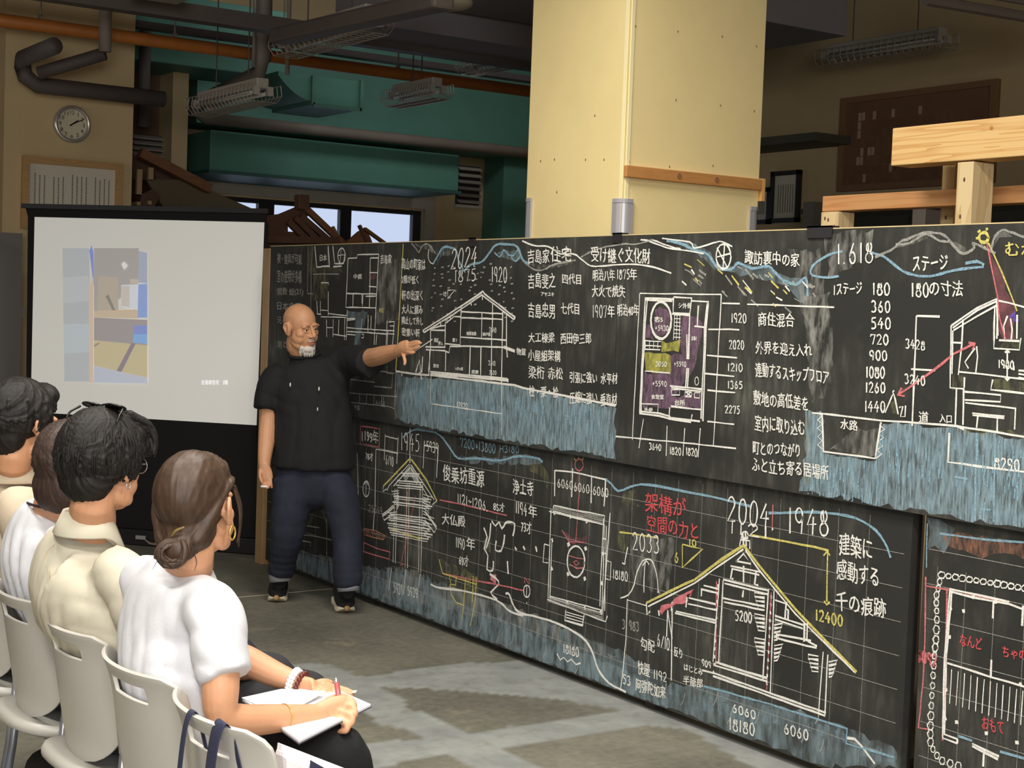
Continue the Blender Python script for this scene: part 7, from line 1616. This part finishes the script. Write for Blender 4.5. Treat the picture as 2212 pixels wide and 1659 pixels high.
# ---------------------------------------------- person in the plain white tee behind the cream shirt
yw = PY['white']
hW = Head(W(162, 1012, 4.17), 62, 0, 0, .98)
pw = empty('person', (1.35, yw, 0), 'person with brown bobbed hair and plain white tee, mostly hidden behind the cream shirt', 'person')
b = MB(); head_shapes(b, hW)
b.tube([hW(0, -.02, -.05), hW(0, -.035, -.10), W(118, 1090, 4.2), W(110, 1190, 4.23)], [.050, .050, .058, .05], 16, None, 'round', 4)
b.tube([(1.30, yw, .86), (1.32, yw, .75), (1.35, yw, .55)], [(.11, .05), (.12, .06), (.12, .06)], 14, YA, 'round', 3)
for s in (-1, 1): b.tube([(1.29, yw, .86), (1.27, yw + s * .18, .89), (1.30, yw + s * .215, .72), (1.52, yw + s * .13, .66), (1.66, yw + s * .06, .63)], [.04, .044, .041, .034, .025], 14, None, 'round', 4)
for s in (-1, 1):
    w_ = np.array((1.67, yw + s * .055, .628)); b.tube([w_, w_ + [.04, s * -.01, -.005]], [(.030, .018), (.036, .016)], 12, YA, 'round', 2)
    tubes_hand(b, [[w_ + [.05, o, -.004], w_ + [.08, o * 1.1, -.012], w_ + [.105, o * 1.1, -.028]] for o in (-.030, -.010, .010, .028)] + [[w_ + [.01, s * -.035, 0], w_ + [.04, s * -.05, -.006]]])
blob('body', b, m_skin2, pw, .0045, 4, face_post(hW)); eyes(hW, pw)
hr = MB(); hW.e(hr, (0, -.020, .044), (.090, .112, .100), None, 28, 18); hW.e(hr, (0, -.055, -.045), (.086, .066, .080), None, 24, 14)
for s in (-1, 1): hW.t(hr, [(s * .08, .03, .03), (s * .088, .01, -.03), (s * .085, -.005, -.095)], [.022, .028, .018], 12)
locks(hr, hW, 110, .1, 24, lift=.012, zlow=-.09, w=.016, front=.04, spread=(40, 320))
blob('hair', hr, m_hair_md, pw, .004, 2, comb(hW, np.array([0, -.03, .16]), .0018, 16, 9))
t = MB()
t.tube([W(112, 1098, 4.21), W(110, 1120, 4.22), W(104, 1160, 4.23), W(98, 1230, 4.23), (1.32, yw, .70), (1.355, yw, .50)], [(.080, .072), (.125, .088), (.175, .106), (.176, .115), (.165, .11), (.165, .115)], 28, YA, 'flat', 4)
for s in (-1, 1): t.tube([(1.27, yw + s * .13, .93), (1.27, yw + s * .185, .90), (1.285, yw + s * .205, .80), (1.30, yw + s * .215, .73)], [(.07, .07), .068, .062, .06], 16, None, 'flat', 4)
blob('white_tee', t, m_wtee, pw, .010, 8, cloth_post(.006, 61, [(W(40, 1250, 4.1), YA + [0, 0, -.3], .05, .012, .16), (W(100, 1220, 4.1), YA, .06, .010, .14)]))
MB().tube([W(58, 1086, 4.24), W(68, 1090, 4.17), W(82, 1094, 4.13), W(98, 1096, 4.12)], .004, 8, sub=4).build('dark_neck_cord', mat('dark_cord', (52, 34, 40), .8), pw, smooth=True)
tr_ = MB(); legs(tr_, yw, (1.78, yw - .11, .55), (1.78, yw + .11, .55)); blob('trousers', tr_, mat('navy_twill', (30, 33, 46), .85), pw, .013, 3, cloth_post(.005, 71)); shoes_simple(yw - .11, yw + .11, 1.75, pw)

# ---------------------------------------------- man in beige with glasses at the left edge
yg = PY['glasses']
hG = Head(W(50, 922, 4.58), 68, 0, 0, 1.03)
pg = empty('person', (1.35, yg, 0), 'man with short dark hair and black glasses in a beige shirt at the left edge', 'person')
b = MB(); head_shapes(b, hG)
b.tube([hG(0, -.02, -.05), hG(0, -.035, -.10), W(32, 1015, 4.62), W(18, 1120, 4.64)], [.056, .056, .062, .05], 16, None, 'round', 4)
b.tube([(1.30, yg, .88), (1.32, yg, .75), (1.35, yg, .55)], [(.12, .05), (.12, .06), (.12, .06)], 14, YA, 'round', 3)
for s in (-1, 1): b.tube([(1.29, yg, .88), (1.27, yg + s * .19, .91), (1.30, yg + s * .225, .74), (1.52, yg + s * .13, .66), (1.66, yg + s * .06, .63)], [.04, .047, .044, .036, .027], 14, None, 'round', 4)
for s in (-1, 1):
    w_ = np.array((1.67, yg + s * .055, .628)); b.tube([w_, w_ + [.04, s * -.01, -.005]], [(.032, .019), (.038, .017)], 12, YA, 'round', 2)
    tubes_hand(b, [[w_ + [.05, o, -.004], w_ + [.08, o * 1.1, -.012], w_ + [.105, o * 1.1, -.028]] for o in (-.030, -.010, .010, .028)] + [[w_ + [.01, s * -.035, 0], w_ + [.04, s * -.05, -.006]]], .009)
blob('body', b, m_skin, pg, .0045, 4, face_post(hG)); eyes(hG, pg)
hr = MB(); hG.e(hr, (0, -.022, .050), (.088, .110, .100), None, 28, 18); hG.e(hr, (0, -.062, -.020), (.070, .050, .066), None, 24, 14); hG.e(hr, (0, .060, .092), (.068, .046, .038), None, 20, 12)
locks(hr, hG, 120, .1, 34, lift=.010, zlow=-.06, w=.014, front=.06)
blob('hair', hr, m_hair_dk, pg, .0038, 2, comb(hG, np.array([0, -.03, .16]), .0022, 26, 10))
gs = MB()
for s in (-1, 1):
    gs.tube([hG(s * .034 + .027 * math.cos(t), .104 - .1 * max(0, abs(math.cos(t)) - .5) * .1, .0 + .019 * math.sin(t)) for t in np.linspace(0, 6.283, 23)[:-1]], .0026, 7, closed=True)
    hG.t(gs, [(s * .060, .102, .008), (s * .084, .060, .012), (s * .090, -.005, .012), (s * .092, -.024, -.006)], .0028, 7)
hG.t(gs, [(-.009, .105, .003), (0, .108, .006), (.009, .105, .003)], .0024, 7)
gs.build('glasses', m_blackp, pg, smooth=True)
gl_ = MB()
for s in (-1, 1): hG.e(gl_, (s * .034, .103, .0), (.026, .0012, .018), None, 16, 8)
gl_.build('glasses_lens', mat('pale_lens', (226, 230, 236), .05, trans=.6), pg, smooth=True)
m_beige = mat('beige_shirt', (198, 182, 158), .85, bump=.15, bscale=220)
t = MB()
t.tube([W(28, 1025, 4.62), W(24, 1045, 4.63), W(18, 1085, 4.64), W(10, 1150, 4.64), (1.32, yg, .70), (1.355, yg, .50)], [(.085, .080), (.135, .095), (.195, .112), (.195, .118), (.175, .112), (.17, .115)], 28, YA, 'flat', 4)
for s in (-1, 1): t.tube([(1.27, yg + s * .13, .96), (1.27, yg + s * .195, .93), (1.285, yg + s * .22, .82), (1.30, yg + s * .228, .74)], [(.075, .075), .073, .066, .064], 16, None, 'flat', 4)
blob('beige_shirt', t, m_beige, pg, .010, 8, cloth_post(.006, 81, [(W(40, 1080, 4.5), YA, .06, .010, .15)]))
V = []
for i in range(n + 1):
    a = math.radians(-150 + 300 * i / n); ce = W(30, 1012, 4.62); op = max(0, abs(math.degrees(a)) - 110) / 40; dr = np.array([-1., 0, 0]) * math.cos(a) + np.array([0, 1., 0]) * math.sin(a); up = np.array([0, 0, 1.])
    V += [ce + dr * .066 - up * (.02 + .03 * op), ce + dr * .068 + up * (.014 - .03 * op), ce + dr * .076 + up * (.017 - .035 * op), ce + dr * .10 - up * (.034 + .045 * op), ce + dr * .098 - up * (.038 + .045 * op)]
cobj = link('collar', V, F if False else [(i * 5 + j, (i + 1) * 5 + j, (i + 1) * 5 + j + 1, i * 5 + j + 1) for i in range(n) for j in range(4)], m_beige, pg, True); sd_ = cobj.modifiers.new('solid', 'SOLIDIFY'); sd_.thickness = .004
tr_ = MB(); legs(tr_, yg, (1.78, yg - .11, .55), (1.78, yg + .11, .55)); blob('trousers', tr_, mat('charcoal_twill', (40, 40, 44), .85), pg, .013, 3, cloth_post(.005, 91)); shoes_simple(yg - .11, yg + .11, 1.75, pg)
